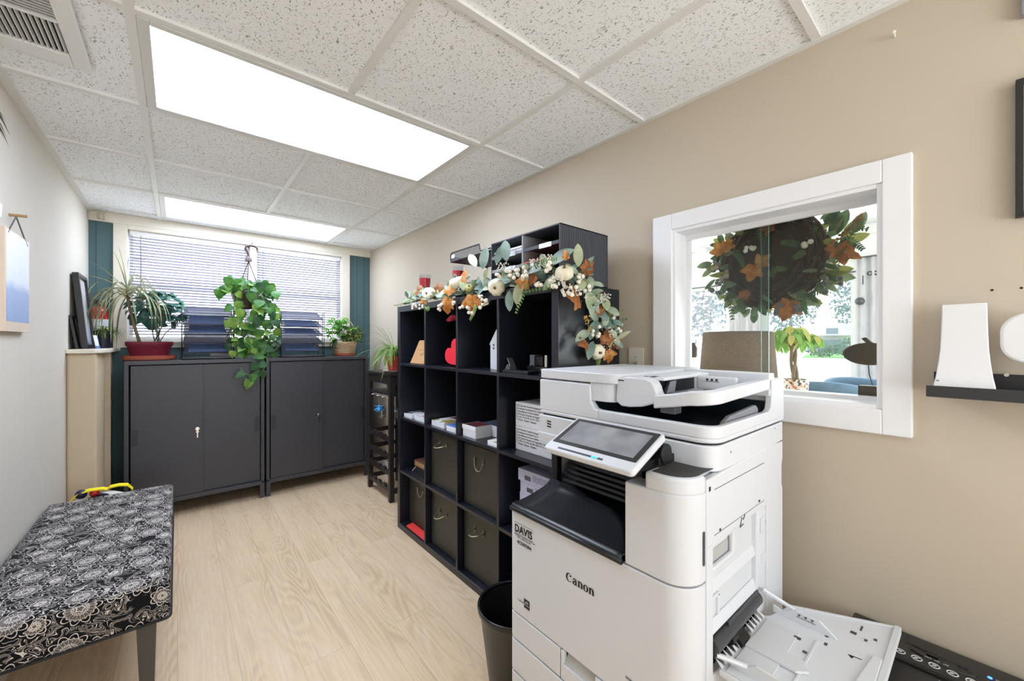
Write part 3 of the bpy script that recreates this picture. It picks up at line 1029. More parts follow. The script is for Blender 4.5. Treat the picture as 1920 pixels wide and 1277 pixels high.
def stack(name, label, cat, x0, x1, y0, y1, z, h, pm, ry=0.0, inset=.0, lid=None):
    t = thing(name, label, cat, ((x0 + x1) / 2, (y0 + y1) / 2, z), 'brochure stacks in the bookcase', ry)
    mb = MB(); mb.box(x0, x1, y0, y1, z, z + h - .0012)
    if lid: mb.box(x0 - .003, x1 + .001, y0 - .002, y1 + .003, z + h * .62, z + h - .0012)
    mb.build('sheets', paper, t, bevel=.0006)
    mb = MB(); mb.box(x0 + inset, x1 - inset, y0 + inset, y1 - inset, z + h - .0012, z + h); mb.build('cover_sheet', pm, t)
    return t


y1, y0, z = cell(0, 2)
stack('brochure_stack', 'stack of black and white brochures in the far cube', 'brochures', KX + .022, KX + .24, y1 - .125, y1 - .015, z, .026, p_a)
stack('brochure_stack', 'low stack of white leaflets beside the black and white brochures', 'brochures', KX + .026, KX + .22, y0 + .01, y1 - .16, z, .03, m_print('leaflet_white', [(240, 241, 246), (236, 238, 246), (242, 242, 246), (190, 150, 150), (240, 240, 246)], 30), inset=.0)
y1, y0, z = cell(1, 2)
stack('brochure_stack', 'stack of white brochures with an olive cover', 'brochures', KX + .03, KX + .25, y1 - .165, y1 - .022, z, .032, p_b, inset=.0)
stack('brochure_stack', 'stack of blue covered leaflets beside the olive brochures', 'brochures', KX + .022, KX + .2, y0 + .004, y1 - .205, z, .03, p_c)
y1, y0, z = cell(2, 2)
stack('card_stack', 'tall stack of white cards with a dark red cover', 'cards', KX + .03, KX + .13, y1 - .125, y1 - .008, z, .062, p_d, inset=.012, lid=True)
stack('brochure_stack', 'tall stack of slate blue brochures beside the red cards', 'brochures', KX + .136, KX + .34, y0 + .01, y1 - .02, z, .058, p_e, lid=True)
stack('brochure_stack', 'small stack of white leaflets with an olive photo', 'brochures', KX + .014, KX + .13, y0 + .002, y0 + .088, z, .022, p_b)

# envelope cartons, third row up, near cube
y1, y0, z = cell(3, 2)
wbox = mat('white_carton', (232, 232, 236), .6, var=.02)
ink = mat('black_ink', (18, 18, 20), .5)
ink2 = mat('grey_ink', (120, 124, 134), .6)


ink3 = mat('soft_black_ink', (66, 68, 74), .6)


def printed_lines(par, x, y_left, z_top, rows, size, step, m=ink3):
    for i, s_ in enumerate(rows):
        text('printed_text', s_, size, (x, y_left, z_top - i * step), (0, -1, 0), (0, 0, 1), m, par)


for i, lb in enumerate(('white carton of envelopes standing on the shelf, lower of two', 'white carton of envelopes on top of the other, upper of two')):
    zb = z + i * .109
    t = thing('envelope_carton', lb, 'carton', (KX + .19, (y0 + y1) / 2, zb), 'cartons of security envelopes')
    mb = MB(); mb.box(KX + .072, KX + .30, y0 + .03, y1 - .035, zb, zb + .1085); mb.build('carton', wbox, t, bevel=.002)
    x = KX + .0715
    mb = MB(); mb.box(x, x + .0006, y1 - .045, y1 - .042, zb + .03, zb + .10); mb.build('printed_bar', ink2, t)
    printed_lines(t, x, y1 - .05, zb + .090, ['#10 Security Tinted Envelopes, Peel & Seal', 'Enveloppes Securisees Pour Impression, #10, Peel', 'Autocollantes & Auto-Scellant', '#10 Sobres Tintados de Seguridad, Autosellado', '4-1/8 X 9-1/2 IN. 24 LB / 10.5 CM X 24.1', '50 Pack - Paquet - Paquete'], .0115, .0128)
y1, y0, z = cell(3, 1)
mb_lav = mat('lavender_white_carton', (206, 208, 238), .6, var=.02)
for i in range(5):
    zb = z + i * .0545
    off = (.0, .002, .001, .003, -.004)[i]
    nm = ('resting on the shelf', 'second from the bottom', 'in the middle of its pile', 'second from the top', 'on top of its pile')[i]
    t = thing('label_box', 'flat lavender white box with a barcode, ' + nm, 'box', (KX + .18, (y0 + y1) / 2, zb), 'flat boxes of labels in the bookcase')
    mb = MB(); x = KX + .072 + off; yl = y1 - .062 - off
    mb.box(x, KX + .30, y0 + .04, yl, zb, zb + .0535); mb.build('box', mb_lav, t, bevel=.0015)
    if i > 0:
        mb = MB(); yy = yl - .045
        for k in range(13):
            wv_ = (.0012, .0022, .0010, .0030)[(k * 7 + i) % 4]
            mb.box(x - .0005, x + .0004, yy - wv_, yy, zb + .010, zb + .030); yy -= wv_ + (.0013, .0008, .0018)[k % 3]
        mb.build('barcode', ink, t)
        for q, ws in enumerate(((5, 6, 4, 2), (6, 4, 3, 4), (5, 5, 5), (3, 5, 4))):
            fine_print('printed_lines', ws, .0052, (x - .0005, yl - .098, zb + .036 - q * .0072), (0, -1, 0), (0, 0, 1), mat('blue_ink', (92, 100, 150), .6), t)

# top row contents
y1, y0, z = cell(0, 3)
t = thing('wooden_plaque', 'pale wooden plaque leaning in the top far cube', 'plaque', (1.3, y0 + .12, z))
mb = MB(); mb.prism(rrect(2.21, 2.412, 0, .152, (.004, .004, .014, .014)), 'x', -.006, .006)
mb.v = [V((p.x + 1.165 + p.z * .25, p.y - .055 * (p.z / .152) * max(0, min(1, (p.y - 2.3) / .1)), z + .003 + p.z * .97)) for p in mb.v]
mb.build('board', m_wood('pale_bamboo', (222, 176, 122), (206, 156, 102), 25, axis=1), t, bevel=.0015)
mb = MB(); ex_ = lambda yy, zz: (1.1585 + (zz - .003) / .97 * .25, yy, z + zz)
mb.tube([ex_(2.30, .088), ex_(2.285, .092), ex_(2.27, .088), ex_(2.25, .090)], .0009, 5)
mb.tube([ex_(2.30, .066), ex_(2.292, .054), ex_(2.286, .068), ex_(2.279, .054)], .0009, 5)
mb.tube([ex_(2.26, .078), ex_(2.272, .066), ex_(2.262, .056), ex_(2.24, .060)], .0009, 5)
mb.build('engraving', mat('burnt_brown', (120, 80, 44), .7), t)
y1, y0, z = cell(1, 3)
hp = []
for k in range(40):
    a = 2 * math.pi * k / 40
    hp.append((16 * math.sin(a) ** 3, 13 * math.cos(a) - 5 * math.cos(2 * a) - 2 * math.cos(3 * a) - math.cos(4 * a)))
mb = MB(); hs = .0054
rot = R(-38)
pl = [((px_ * math.cos(rot) - py_ * math.sin(rot)) * hs, (px_ * math.sin(rot) + py_ * math.cos(rot)) * hs) for px_, py_ in hp]
zmin = min(q[1] for q in pl); ymax = max(q[0] for q in pl)
mb.prism([(2.015 - ymax + q[0], z + .0005 + q[1] - zmin) for q in pl], 'x', 1.185, 1.215)
tag(mb.build('heart_ornament', mat('red_felt', (240, 44, 62), .7), bevel=.009, seg=3), 'plump red heart leaning in the top row of cubes', 'ornament')
# red leaf hanging from the cube's ceiling by a thread
t = thing('hanging_leaf', 'small crimson paper leaf hanging above the red heart', 'ornament', (1.2, 1.955, z + CW))
mb = MB()
for k, (a, l) in enumerate(((.2, .06), (.9, .05), (-.5, .05), (1.5, .045), (2.2, .04))):
    mb.leaf((1.2, 1.955, z + .285), (0.1, math.cos(a), -.35 + .3 * math.sin(a)), (1, 0, .3), l, .03, [(0, .2), (.3, .9), (.6, .8), (.85, .4), (1, .02)], curl=.4)
mb.build('petals', mat('crimson_paper', (164, 24, 52), .6), t, solid=.001)
mb = MB(); mb.cyl((1.2, 1.955, z + .285), (1.2, 1.955, z + CW), .0006, n=4); mb.build('thread', cord_m, t)
y1, y0, z = cell(2, 3)
t = thing('toy_house', 'small white wooden house with two tiny windows in a top cube', 'ornament', (1.265, 1.595, z))
mb = MB(); hy_ = 1.645
mb.prism([(hy_ - .10, z), (hy_, z), (hy_, z + .132), (hy_ + .012, z + .125), (hy_ - .05, z + .205), (hy_ - .112, z + .125), (hy_ - .10, z + .132)], 'x', 1.235, 1.30)
mb.build('house_body', mat('white_matte_paint', (236, 238, 244), .6), t, bevel=.002)
mb = MB()
for zz in (.103, .120): mb.box(1.2342, 1.2352, hy_ - .034, hy_ - .025, z + zz, z + zz + .010)
mb.build('window_hole', ink, t)
# desk gadgets in the top near cube
y1, y0, z = cell(3, 3)
t = thing('hole_punch', 'black metal hole punch lying at the front of a top cube', 'punch', (KX + .06, y1 - .1, z))
mb = MB(); mb.box(KX + .012, KX + .075, y1 - .185, y1 - .008, z, z + .014); mb.build('base', black_p, t, bevel=.002)
mb = MB(); mb.prism([(y1 - .01, z + .014), (y1 - .05, z + .014), (y1 - .045, z + .034), (y1 - .03, z + .04)], 'x', KX + .025, KX + .065)
mb.build('hinge', mat('grey_plastic', (92, 94, 98), .4), t, bevel=.002)
mb = MB(); mb.hexa([(KX + .03, y1 - .05, z + .03), (KX + .06, y1 - .05, z + .03), (KX + .06, y1 - .04, z + .035), (KX + .03, y1 - .04, z + .035)], [(KX + .03, y1 - .028, z + .066), (KX + .06, y1 - .028, z + .066), (KX + .06, y1 - .02, z + .068), (KX + .03, y1 - .02, z + .068)])
mb.build('lever', mat('steel', (176, 178, 182), .3, metal=.9), t, bevel=.001)
t = thing('tape_dispenser', 'black desk gadget with clear block and chrome post in the top near cube', 'dispenser', (KX + .16, y1 - .14, z))
mb = MB(); mb.box(KX + .11, KX + .2, y1 - .2, y1 - .07, z, z + .03); mb.build('base', black_p, t, bevel=.004)
mb = MB(); mb.box(KX + .115, KX + .16, y1 - .115, y1 - .085, z + .03, z + .082); mb.build('block', mat('smoked_acrylic', (110, 114, 124), .1), t, bevel=.002)
mb = MB(); mb.box(KX + .12, KX + .175, y1 - .165, y1 - .115, z + .03, z + .078); mb.build('housing', mat('gloss_black', (8, 9, 11), .12), t, bevel=.003)
mb = MB(); mb.cyl((KX + .125, y1 - .185, z + .03), (KX + .125, y1 - .185, z + .082), .011, n=14); mb.cyl((KX + .105, y1 - .1, z + .035), (KX + .112, y1 - .1, z + .035), .007, n=10); mb.build('post', chrome, t, smooth=40)
t = thing('gold_rimmed_tray', 'gold rimmed tray at the back of the top near cube', 'tray', (KX + .15, y0 + .05, z))
mb = MB(); mb.box(KX + .02, KX + .26, y0 + .006, y0 + .086, z, z + .008); mb.build('base', black_p, t)
mb = MB(); mb.tube([(KX + .02, y0 + .086, z + .03), (KX + .02, y0 + .01, z + .028)], .0025, 6); mb.tube([(KX + .02, y0 + .086, z + .03), (KX + .03, y0 + .076, z + .008)], .0018, 6); mb.tube([(KX + .02, y0 + .01, z + .028), (KX + .03, y0 + .014, z + .008)], .0018, 6)
mb.build('rim', mat('gold', (226, 196, 130), .25, metal=1.0), t, smooth=180)

# ================================================================== on top of the bookcase
org_m = mat('dark_grey_organizer', (66, 68, 76), .6, var=.04)
org_in = mat('grey_organizer_inside', (150, 150, 154), .7)
SX0, SX1, SY0, SY1, SZ0, SZ1 = 1.141, 1.445, 1.068, 1.513, 1.47, 1.702
t = thing('literature_sorter', 'dark grey six slot literature sorter on the bookcase top', 'sorter', ((SX0 + SX1) / 2, (SY0 + SY1) / 2, SZ0))
mb = MB(); mb.box(SX0, SX1, SY0, SY1, SZ1 - .006, SZ1); mb.box(SX0, SX1, SY0, SY1, SZ0, SZ0 + .006)
mb.box(SX0, SX1, SY0, SY0 + .006, SZ0, SZ1); mb.box(SX0, SX1, SY1 - .006, SY1, SZ0, SZ1); mb.box(SX1 - .004, SX1, SY0, SY1, SZ0, SZ1)
for k in range(22):
    x = SX0 + .012 + k * .0135
    mb.box(x, x + .0028, SY0 - .0016, SY0, SZ0 + .004, SZ1 - .004)
mb.build('shell', org_m, t, bevel=.0012)
ym = (SY0 + SY1) / 2
mb = MB(); mb.box(SX0 + .001, SX1 - .004, ym - .004, ym + .004, SZ0 + .006, SZ1 - .006); mb.build('partition', org_in, t)
for zz in (1.574, 1.637):
    for a, b_ in ((SY0 + .006, ym - .004), (ym + .004, SY1 - .006)):
        mb = MB(); mb.box(SX0 + .002, SX1 - .006, a, b_, zz - .004, zz); mb.box(SX0, SX0 + .003, a, b_, zz - .014, zz)
        sh = mb.build('shelf', org_in if a > ym else org_m, t)
        yc = (a + b_) / 2 - .03
        mb = MB(); mb.box(SX0 - .0012, SX0, yc - .035, yc + .035, zz - .018, zz + .001); mb.build('paper_label', paper, sh)
# papers in the sorter
for k in range(5):
    zz = 1.637 + k * .0045
    mb = MB(); a = (-1) ** k * .004
    mb.box(SX0 + .004 + abs(a) + (k % 3) * .004, SX1 - .02, ym + .012 + a * .3, SY1 - .012 + a * .4, zz, zz + .004)
    tag(mb.build('paper_sheaf', paper), 'thin sheaf of white papers in the upper far sorter slot', 'papers', 'white papers in the sorter')
mb = MB(); mb.box(SX0 + .003, SX1 - .02, SY0 + .01, ym - .012, 1.574, 1.578)
tag(mb.build('paper_folder', mat('red_card', (236, 62, 56), .5)), 'red folder in the lower near slot of the sorter', 'folder')
mb = MB(); mb.grid(lambda a, b_: (SX0 + .03 + .22 * a, SY0 + .02 + .15 * b_, 1.6375 + .02 * math.sin(math.pi * a) * math.sin(math.pi * b_)), 6, 6)
tag(mb.build('paper_envelope', mat('charcoal_paper', (56, 58, 64), .7), solid=.002), 'dark envelope in the upper near slot of the sorter', 'envelope')

# black wire letter tray, two tiers, beyond the sorter
wire = mat('black_wire', (22, 22, 25), .4, metal=.2)
wmesh = meshmat('black_wire_mesh', (40, 40, 44), .62)
TX0, TX1, TY0, TY1 = 1.19, 1.44, 1.57, 1.96
t = thing('letter_tray', 'two tier black wire letter tray beside the sorter', 'tray', (1.31, 1.77, 1.47))
for zz, th_ in ((1.500, .0), (1.690, .0)):
    mb = MB(); mb.box(TX0, TX1, TY0, TY1, zz, zz + .0025); tr = mb.build('tier', mat('black_tray_sheet', (30, 29, 28), .5), t)
    mb = MB()
    z2 = zz + .05
    mb.tube([(TX0, TY0, zz + .012), (TX0, TY0 + .015, zz + .012), (TX0, TY0 + .10, zz + .013), (TX0, TY0 + .11, z2), (TX0, TY1 - .012, z2), (TX0, TY1, z2 - .012), (TX0, TY1, zz + .01), (TX0, TY1 - .012, zz), (TX0, TY0, zz)], .0035, 6)
    mb.tube([(TX0, TY1, zz), (TX1, TY1, zz), (TX1, TY0, zz), (TX0, TY0, zz)], .0035, 6, closed=True)
    mb.tube([(TX0, TY0, zz + .012), (TX1, TY0, zz + .012), (TX1, TY0, zz + .03), (TX1, TY1, zz + .03), (TX0, TY1, zz + .03)], .003, 6)
    mb.build('wire_rim', wire, tr, smooth=180)
    mb = MB(); mb.add([(TX0, TY0 + .105, zz), (TX0, TY1, zz), (TX0, TY1, z2), (TX0, TY0 + .105, z2)], [(0, 1, 2, 3)]); mb.add([(TX0, TY1, zz), (TX1, TY1, zz), (TX1, TY1, zz + .03), (TX0, TY1, zz + .03)], [(0, 1, 2, 3)])
    mb.add([(TX1, TY0, zz), (TX1, TY1, zz), (TX1, TY1, zz + .03), (TX1, TY0, zz + .03)], [(0, 1, 2, 3)]); mb.build('mesh_side', wmesh, tr)
    if zz > 1.6:
        mb = MB(); mb.box(TX0 - .003, TX0 - .001, TY1 - .045, TY1 - .012, zz + .018, zz + .036); mb.build('label_card', paper, tr)
mb = MB()
for x, y in ((TX0 + .05, TY0 + .01), (TX1, TY0 + .01), (TX1, TY1 - .01)):
    mb.tube([(x, y, 1.47), (x, y, 1.69)], .0035, 6)
for y in (TY0 + .02, TY1 - .02): mb.tube([(TX0 + .02, y, 1.473), (TX1 - .02, y, 1.473)], .0035, 6); mb.tube([(TX0 + .05, y, 1.47), (TX0 + .05, y, 1.5)], .003, 6)
mb.build('post', wire, t, smooth=180)

# red candles in glass tumblers
wax = mat('red_wax', (176, 22, 36), .45, var=.05)
tumbler = glassmat('tumbler_glass', (246, 246, 248))
for (x, y, z, lb) in ((1.25, 2.385, 1.57, 'red candle in a glass tumbler at the far end of the garland'), (1.265, 1.99, 1.592, 'red candle in a glass tumbler between the two letter tray tiers')):
    pass


def candle(x, y, z, label, h=.095, r=.041):
    t = thing('glass_candle', label, 'candle', (x, y, z), 'red candles on the bookcase')
    mb = MB(); mb.lathe([(r * .84, 0), (r, h), (r - .003, h), (r * .80, .008), (.001, .008)], (x, y, z), 28); mb.build('tumbler', tumbler, t, smooth=40)
    mb = MB(); mb.lathe([(r * .80, .010), (r * .92, h * .72), (.001, h * .715)], (x, y, z), 24); w_ = mb.build('wax', wax, t, smooth=40)
    mb = MB(); mb.cyl((x, y, z + h * .7), (x, y, z + h * .7 + .008), .001, n=5); mb.build('wick', ink, w_)
    return t


# wooden block that lifts the first candle above the garland
mb = MB(); mb.lathe([(.05, 0), (.05, .008), (.02, .016), (.018, .085), (.03, .1), (.044, .105), (.044, .115), (.001, .115)], (1.25, 2.385, 1.47), 20)
tag(mb.build('candle_stand', mat('dark_bronze', (36, 30, 28), .4), smooth=40), 'dark pedestal holding the far red candle', 'stand')
candle(1.25, 2.385, 1.585, 'red candle in a glass tumbler on a pedestal at the far end of the bookcase')
mb = MB(); mb.lathe([(.045, 0), (.045, .008), (.02, .016), (.018, .085), (.03, .1), (.044, .105), (.044, .11), (.001, .11)], (1.29, 2.035, 1.47), 20)
tag(mb.build('candle_stand', mat('dark_bronze', (36, 30, 28), .4), smooth=40), 'dark pedestal behind the garland next to the letter tray', 'stand')
candle(1.29, 2.035, 1.58, 'red candle in a glass tumbler beside the wire letter tray', h=.11)

# ================================================================== BENCH
t = thing('upholstered_bench', 'long bench in black and cream floral fabric along the left wall', 'bench', (-.25, 2.3, 0))
bx0, bx1, by0, by1 = -.478, -.018, 1.735, 2.90
mb = MB()
nu, nv = 14, 30


def bench_top(a, b_):
    x = bx0 + (bx1 - bx0) * a; y = by0 + (by1 - by0) * b_
    return x, y


prof = []
mbv = MB()
mbv.prism(rrect(bx0, bx1, by0, by1, .018, 4), 'z', .322, .455)
o = mbv.build('cushion', m_damask(), t, bevel=.018, seg=4, smooth=50, uvbox=True)
mb = MB(); mb.tube([(q[0], q[1], .328) for q in rrect(bx0 - .001, bx1 + .001, by0 - .001, by1 + .001, .018, 4)], .004, 6, closed=True)
mb.build('piping', mat('black_piping', (20, 20, 22), .7), t, smooth=180)
leg_m = mat('taupe_black_wood', (70, 66, 62), .45)
for lx, ly in ((bx0 + .02, by0 + .03), (bx1 - .085, by0 + .03), (bx0 + .02, by1 - .075), (bx1 - .085, by1 - .075)):
    mb = MB(); mb.hexa([(lx + .012, ly + .008, 0), (lx + .042, ly + .008, 0), (lx + .042, ly + .036, 0), (lx + .012, ly + .036, 0)], [(lx, ly, .325), (lx + .05, ly, .325), (lx + .05, ly + .045, .325), (lx, ly + .045, .325)])
    mb.build('leg', leg_m, t, bevel=.002)

# bag behind the bench
t = thing('striped_bag', 'bright bag with a yellow strap standing behind the bench', 'bag', (-.30, 3.08, 0))
mb = MB(); mb.lathe([(.10, 0), (.125, .05), (.12, .25), (.09, .39), (.04, .415), (.001, .42)], (-.30, 3.08, 0), 20, sy=.75)
mb.build('bag_body', m_print('bag_stripes', [(24, 26, 66), (200, 34, 36), (240, 240, 240), (24, 26, 66)], 9), t, smooth=50)
mb = MB()
pts = [V((-.43, 3.04, .40)), V((-.40, 3.04, .438)), V((-.36, 3.04, .447)), V((-.31, 3.04, .444)), V((-.29, 3.04, .437)), V((-.28, 3.04, .446)), V((-.245, 3.04, .449)), V((-.21, 3.04, .442)), V((-.19, 3.05, .41))]
for i in range(len(pts) - 1):
    a, b_ = pts[i], pts[i + 1]; w_ = V((0, .03, .004))
    mb.hexa([a, b_, b_ + w_, a + w_], [a + V((0, 0, .006)), b_ + V((0, 0, .006)), b_ + w_ + V((0, 0, .006)), a + w_ + V((0, 0, .006))])
mb.build('strap', mat('yellow_webbing', (244, 222, 20), .6), t)
mb = MB(); mb.sphere((-.388, 3.06, .435), .024, 12, 8); mb.sphere((-.338, 3.06, .43), .02, 12, 8, mi=1); mb.build('bead', [mat('navy_bead', (28, 28, 70), .4), mat('red_bead', (200, 40, 40), .4)], t, smooth=180)

# ================================================================== WASTE BIN
t = thing('waste_bin', 'round black waste bin between bookcase and copier', 'bin', (.951, 1.114, 0))
mb = MB(); c = (.951, 1.114, 0)
mb.lathe([(.096, 0), (.130, .262), (.134, .268), (.127, .268), (.094, .006), (.001, .006)], c, 44)
mb.build('bucket', mat('black_bin_plastic', (34, 32, 31), .35, var=.05), t, smooth=35)
mb = MB(); mb.tube([(c[0] + .134 * math.cos(k * math.pi / 22), c[1] + .134 * math.sin(k * math.pi / 22), .276) for k in range(44)], .0055, 8, closed=True)
mb.lathe([(.1335, .255), (.1375, .262), (.1375, .276), (.131, .28)], c, 44)
mb.build('rim', mat('black_rim_plastic', (22, 22, 24), .25), t, smooth=50)

# ================================================================== WINE RACK
rk = mat('espresso_wood', (40, 34, 32), .4, var=.1, scale=10)
t = thing('wine_rack', 'tall slim espresso wood wine rack left of the bookcase', 'rack', (1.39, 3.17, 0))
rx0, rx1, ry0, ry1 = 1.245, 1.525, 2.935, 3.405
mb = MB(); mb.box(rx0 - .008, rx1, ry0 - .01, ry1 + .01, .972, .994); mb.build('top_board', rk, t, bevel=.003)
mb = MB()
for a in ((rx0 + .006, rx0 + .022, ry0 + .03, ry1 - .03), (rx1 - .022, rx1 - .006, ry0 + .03, ry1 - .03)): mb.box(a[0], a[1], a[2], a[3], .905, .972)
mb.box(rx0 + .03, rx1 - .03, ry0 + .006, ry0 + .022, .905, .972); mb.box(rx0 + .03, rx1 - .03, ry1 - .022, ry1 - .006, .905, .972)
mb.build('apron', rk, t)
for x in (rx0, rx1 - .036):
    for y in (ry0, ry1 - .036):
        mb = MB(); mb.box(x, x + .036, y, y + .036, 0, .972); mb.build('leg', rk, t, bevel=.002)
mb = MB(); mb.box(rx0 + .01, rx1 - .01, ry0 + .01, ry1 - .01, .818, .834); mb.build('shelf', rk, t, bevel=.001)
mb = MB()
for k in range(4):
    y = ry0 + .07 + k * .11
    mb.tube([(rx0 + .01, y, .795), (rx1 - .02, y, .795)], .003, 6)
    for xx in (rx0 + .03, rx1 - .04): mb.tube([(xx, y, .795), (xx, y, .82)], .0025, 6)
mb.build('stemware_rail', chrome, t, smooth=180)
for zz in (.505, .372, .248, .118):
    for x in (rx0 + .004, rx1 - .024):
        # scalloped bottle rail
        pl = [(ry0 + .03, zz - .045), (ry1 - .03, zz - .045), (ry1 - .03, zz)]
        for k in range(4):
            yc = ry1 - .085 - k * .098
            for a in range(7):
                q = math.pi * a / 6
                pl.append((yc + .026 * math.cos(q), zz - .022 * math.sin(q)))
        pl.append((ry0 + .03, zz))
        mb = MB(); mb.prism(pl, 'x', x, x + .02); mb.build('bottle_rail', rk, t)
    mb = MB()
    mb.box(rx0 + .03, rx1 - .03, ry1 - .026, ry1 - .008, zz - .04, zz - .005)
    mb.build('side_rail', rk, t)
mb = MB(); mb.box(rx0 + .03, rx1 - .03, ry0 + .008, ry0 + .026, .06, .1); mb.build('side_rail', rk, t)


def wine_glass(x, y, z, label):
    t = thing('wine_glass', label, 'glass', (x, y, z), 'wine glasses hanging in the rack')
    mb = MB(); mb.lathe([(.034, 0), (.034, -.002), (.004, -.006), (.0035, -.085), (.012, -.098), (.032, -.125), (.037, -.155), (.030, -.20), (.0285, -.20), (.035, -.155), (.030, -.127), (.010, -.1), (.001, -.098)], (x, y, z), 20)
    mb.build('bowl', glassmat('thin_glass', (236, 240, 242), .16), t, smooth=50)
    return t


wine_glass(rx0 + .075, ry0 + .345, .7995, 'wine glass hanging at the far side of the rack')
wine_glass(rx0 + .14, ry0 + .235, .7995, 'wine glass hanging behind the blue ornament in the rack')
wine_glass(rx0 + .10, ry0 + .125, .7995, 'wine glass hanging at the near side of the rack behind the front leg')
# blue ornament hung on the rail
t = thing('blue_ornament', 'small bright blue tassel hanging among the wine glasses', 'ornament', (rx0 + .03, ry0 + .29, .795))
mb = MB()
for k in range(16):
    a = k * 2.4
    mb.leaf((rx0 + .03, ry0 + .29, .70), (math.cos(a) * .6, math.sin(a) * .6, -.8 + .9 * (k % 3) / 2), (math.cos(a), math.sin(a), 1), .055, .018, [(0, .3), (.4, 1), (1, .05)])
mb.build('petals', mat('sky_blue_paper', (60, 160, 226), .6), t)
mb = MB(); mb.cyl((rx0 + .03, ry0 + .29, .70), (rx0 + .03, ry0 + .29, .795), .001, n=4); mb.build('thread', cord_m, t)
mb = MB(); mb.lathe([(.025, 0), (.04, .01), (.05, .05), (.046, .085), (.034, .1), (.031, .1), (.043, .084), (.046, .05), (.037, .012), (.001, .012)], (rx0 + .15, ry1 - .16, .834), 20)
tag(mb.build('glass_bowl', glassmat('thin_glass', (236, 240, 242), .16), smooth=60), 'clear round glass on the shelf of the wine rack', 'glass')

# ================================================================== COPIER
cw = mat('copier_white_plastic', (217, 220, 226), .42, var=.012, scale=5)
cw2 = mat('copier_inner_white', (212, 215, 219), .5, var=.015)
ck = mat('copier_black_plastic', (20, 21, 23), .38, var=.08)
ckg = mat('copier_satin_black', (38, 39, 43), .3, var=.06)
cgap = mat('copier_gap', (14, 14, 15), .8)
cgr = mat('copier_grey_part', (132, 134, 142), .45)
T = thing('office_copier', 'large white office copier with tilted touch panel and open side tray', 'copier', (1.1, .68, 0))


def front_shell(y0, y1, z0, z1, name, rL=.014, thick=.014, par=None, m=None):
    """front cover that wraps round the right corner when y0 is the right face"""
    out = []
    if abs(y0 - .394) < 1e-6:
        out += [(.883, .394), (.872, .394)]
        for k in range(1, 10):
            a = R(-90 - 90 * k / 9); out.append((.872 + .062 * math.cos(a), .456 + .062 * math.sin(a)))
    else:
        out += [(.81, y0)]
    if abs(y1 - .973) < 1e-6:
        for k in range(0, 6):
            a = R(180 - 90 * k / 5); out.append((.81 + rL + rL * math.cos(a), y1 - rL + rL * math.sin(a)))
        out += [(.88, .973)]
    else:
        out += [(.81, y1)]
    inn = []
    n = len(out)
    for i, p in enumerate(out):
        a = V(out[max(i - 1, 0)]); b_ = V(out[min(i + 1, n - 1)])
        d = (b_ - a).normalized(); nn = V((d.y, -d.x))
        q = V(p) + nn * thick
        inn.append((q.x, q.y))
    mb = MB(); mb.prism(out + inn[::-1], 'z', z0, z1)
    return mb.build(name, m or cw, par or T, bevel=.0022, seg=2, smooth=50)


# core
mb = MB()
mb.box(.83, 1.385, .412, .955, .03, .69); mb.box(.86, 1.385, .412, .535, .69, .925); mb.box(1.12, 1.385, .535, .955, .69, .93)
mb.box(.93, 1.385, .50, .955, .925, .935)
mb.build('chassis', cgap, T)
mb = MB(); mb.box(.84, 1.38, .42, .95, 0, .045); mb.build('base', ck, T)
mb = MB(); mb.box(.885, 1.40, .957, .973, .05, .70); mb.box(1.02, 1.40, .957, .970, .70, .93); mb.build('side_cover', cw, T, bevel=.003)
mb = MB(); mb.box(1.385, 1.40, .40, .973, .05, .99); mb.build('rear_cover', cw, T, bevel=.003)
# paper drawers
for i, (z0, z1) in enumerate(((.052, .1), (.106, .200), (.2065, .303))):
    d = front_shell(.394, .973, z0, z1, 'drawer')
d = front_shell(.760, .973, .309, .3885, 'drawer')
d = front_shell(.394, .756, .309, .352, 'drawer')
front_shell(.745, .756, .352, .3885, 'drawer_edge', par=d)
front_shell(.394, .638, .352, .3885, 'drawer_face', par=d)
mb = MB(); mb.hexa([(.812, .639, .349), (.834, .639, .345), (.834, .744, .345), (.812, .744, .349)], [(.834, .639, .388), (.838, .639, .388), (.838, .744, .388), (.834, .744, .388)])
mb.build('handle_recess', mat('recess_grey', (190, 190, 190), .5), d)
# front door
door = front_shell(.394, .973, .3935, .7095, 'front_door')
# upper right column
arc = [(.885, .394), (.872, .394)] + [(.872 + .062 * math.cos(R(-90 - 10 * k)), .456 + .062 * math.sin(R(-90 - 10 * k))) for k in range(1, 10)]
mb = MB(); mb.prism(arc + [(.81, .550), (1.02, .550), (1.02, .415), (.885, .415)], 'z', .7135, .908); col_ = mb.build('right_column', cw, T, bevel=.003, smooth=50)
mb = MB(); mb.prism(arc + [(.81, .498), (1.02, .498), (1.02, .415), (.885, .415)], 'z', .906, .944); mb.build('column_top', cw, col_, bevel=.006, seg=3, smooth=50)
mb = MB(); mb.prism([(.875, .405)] + [(.874 + .052 * math.cos(R(-90 - 15 * k)), .457 + .052 * math.sin(R(-90 - 15 * k))) for k in range(1, 7)] + [(.822, .487), (.955, .487), (.955, .405)], 'z', .944, .9455)
mb.build('top_pad', mat('dark_grey_pad', (58, 57, 56), .7), col_)
mb = MB(); mb.prism(rrect(.868, .876, .752, .826, .003), 'y', .3922, .3945); mb.build('indicator_window', mat('smoked_window', (70, 70, 74), .2), col_)
mb = MB(); mb.box(.898, .906, .3932, .3945, .906, .916); mb.build('usb_port', ink, col_)

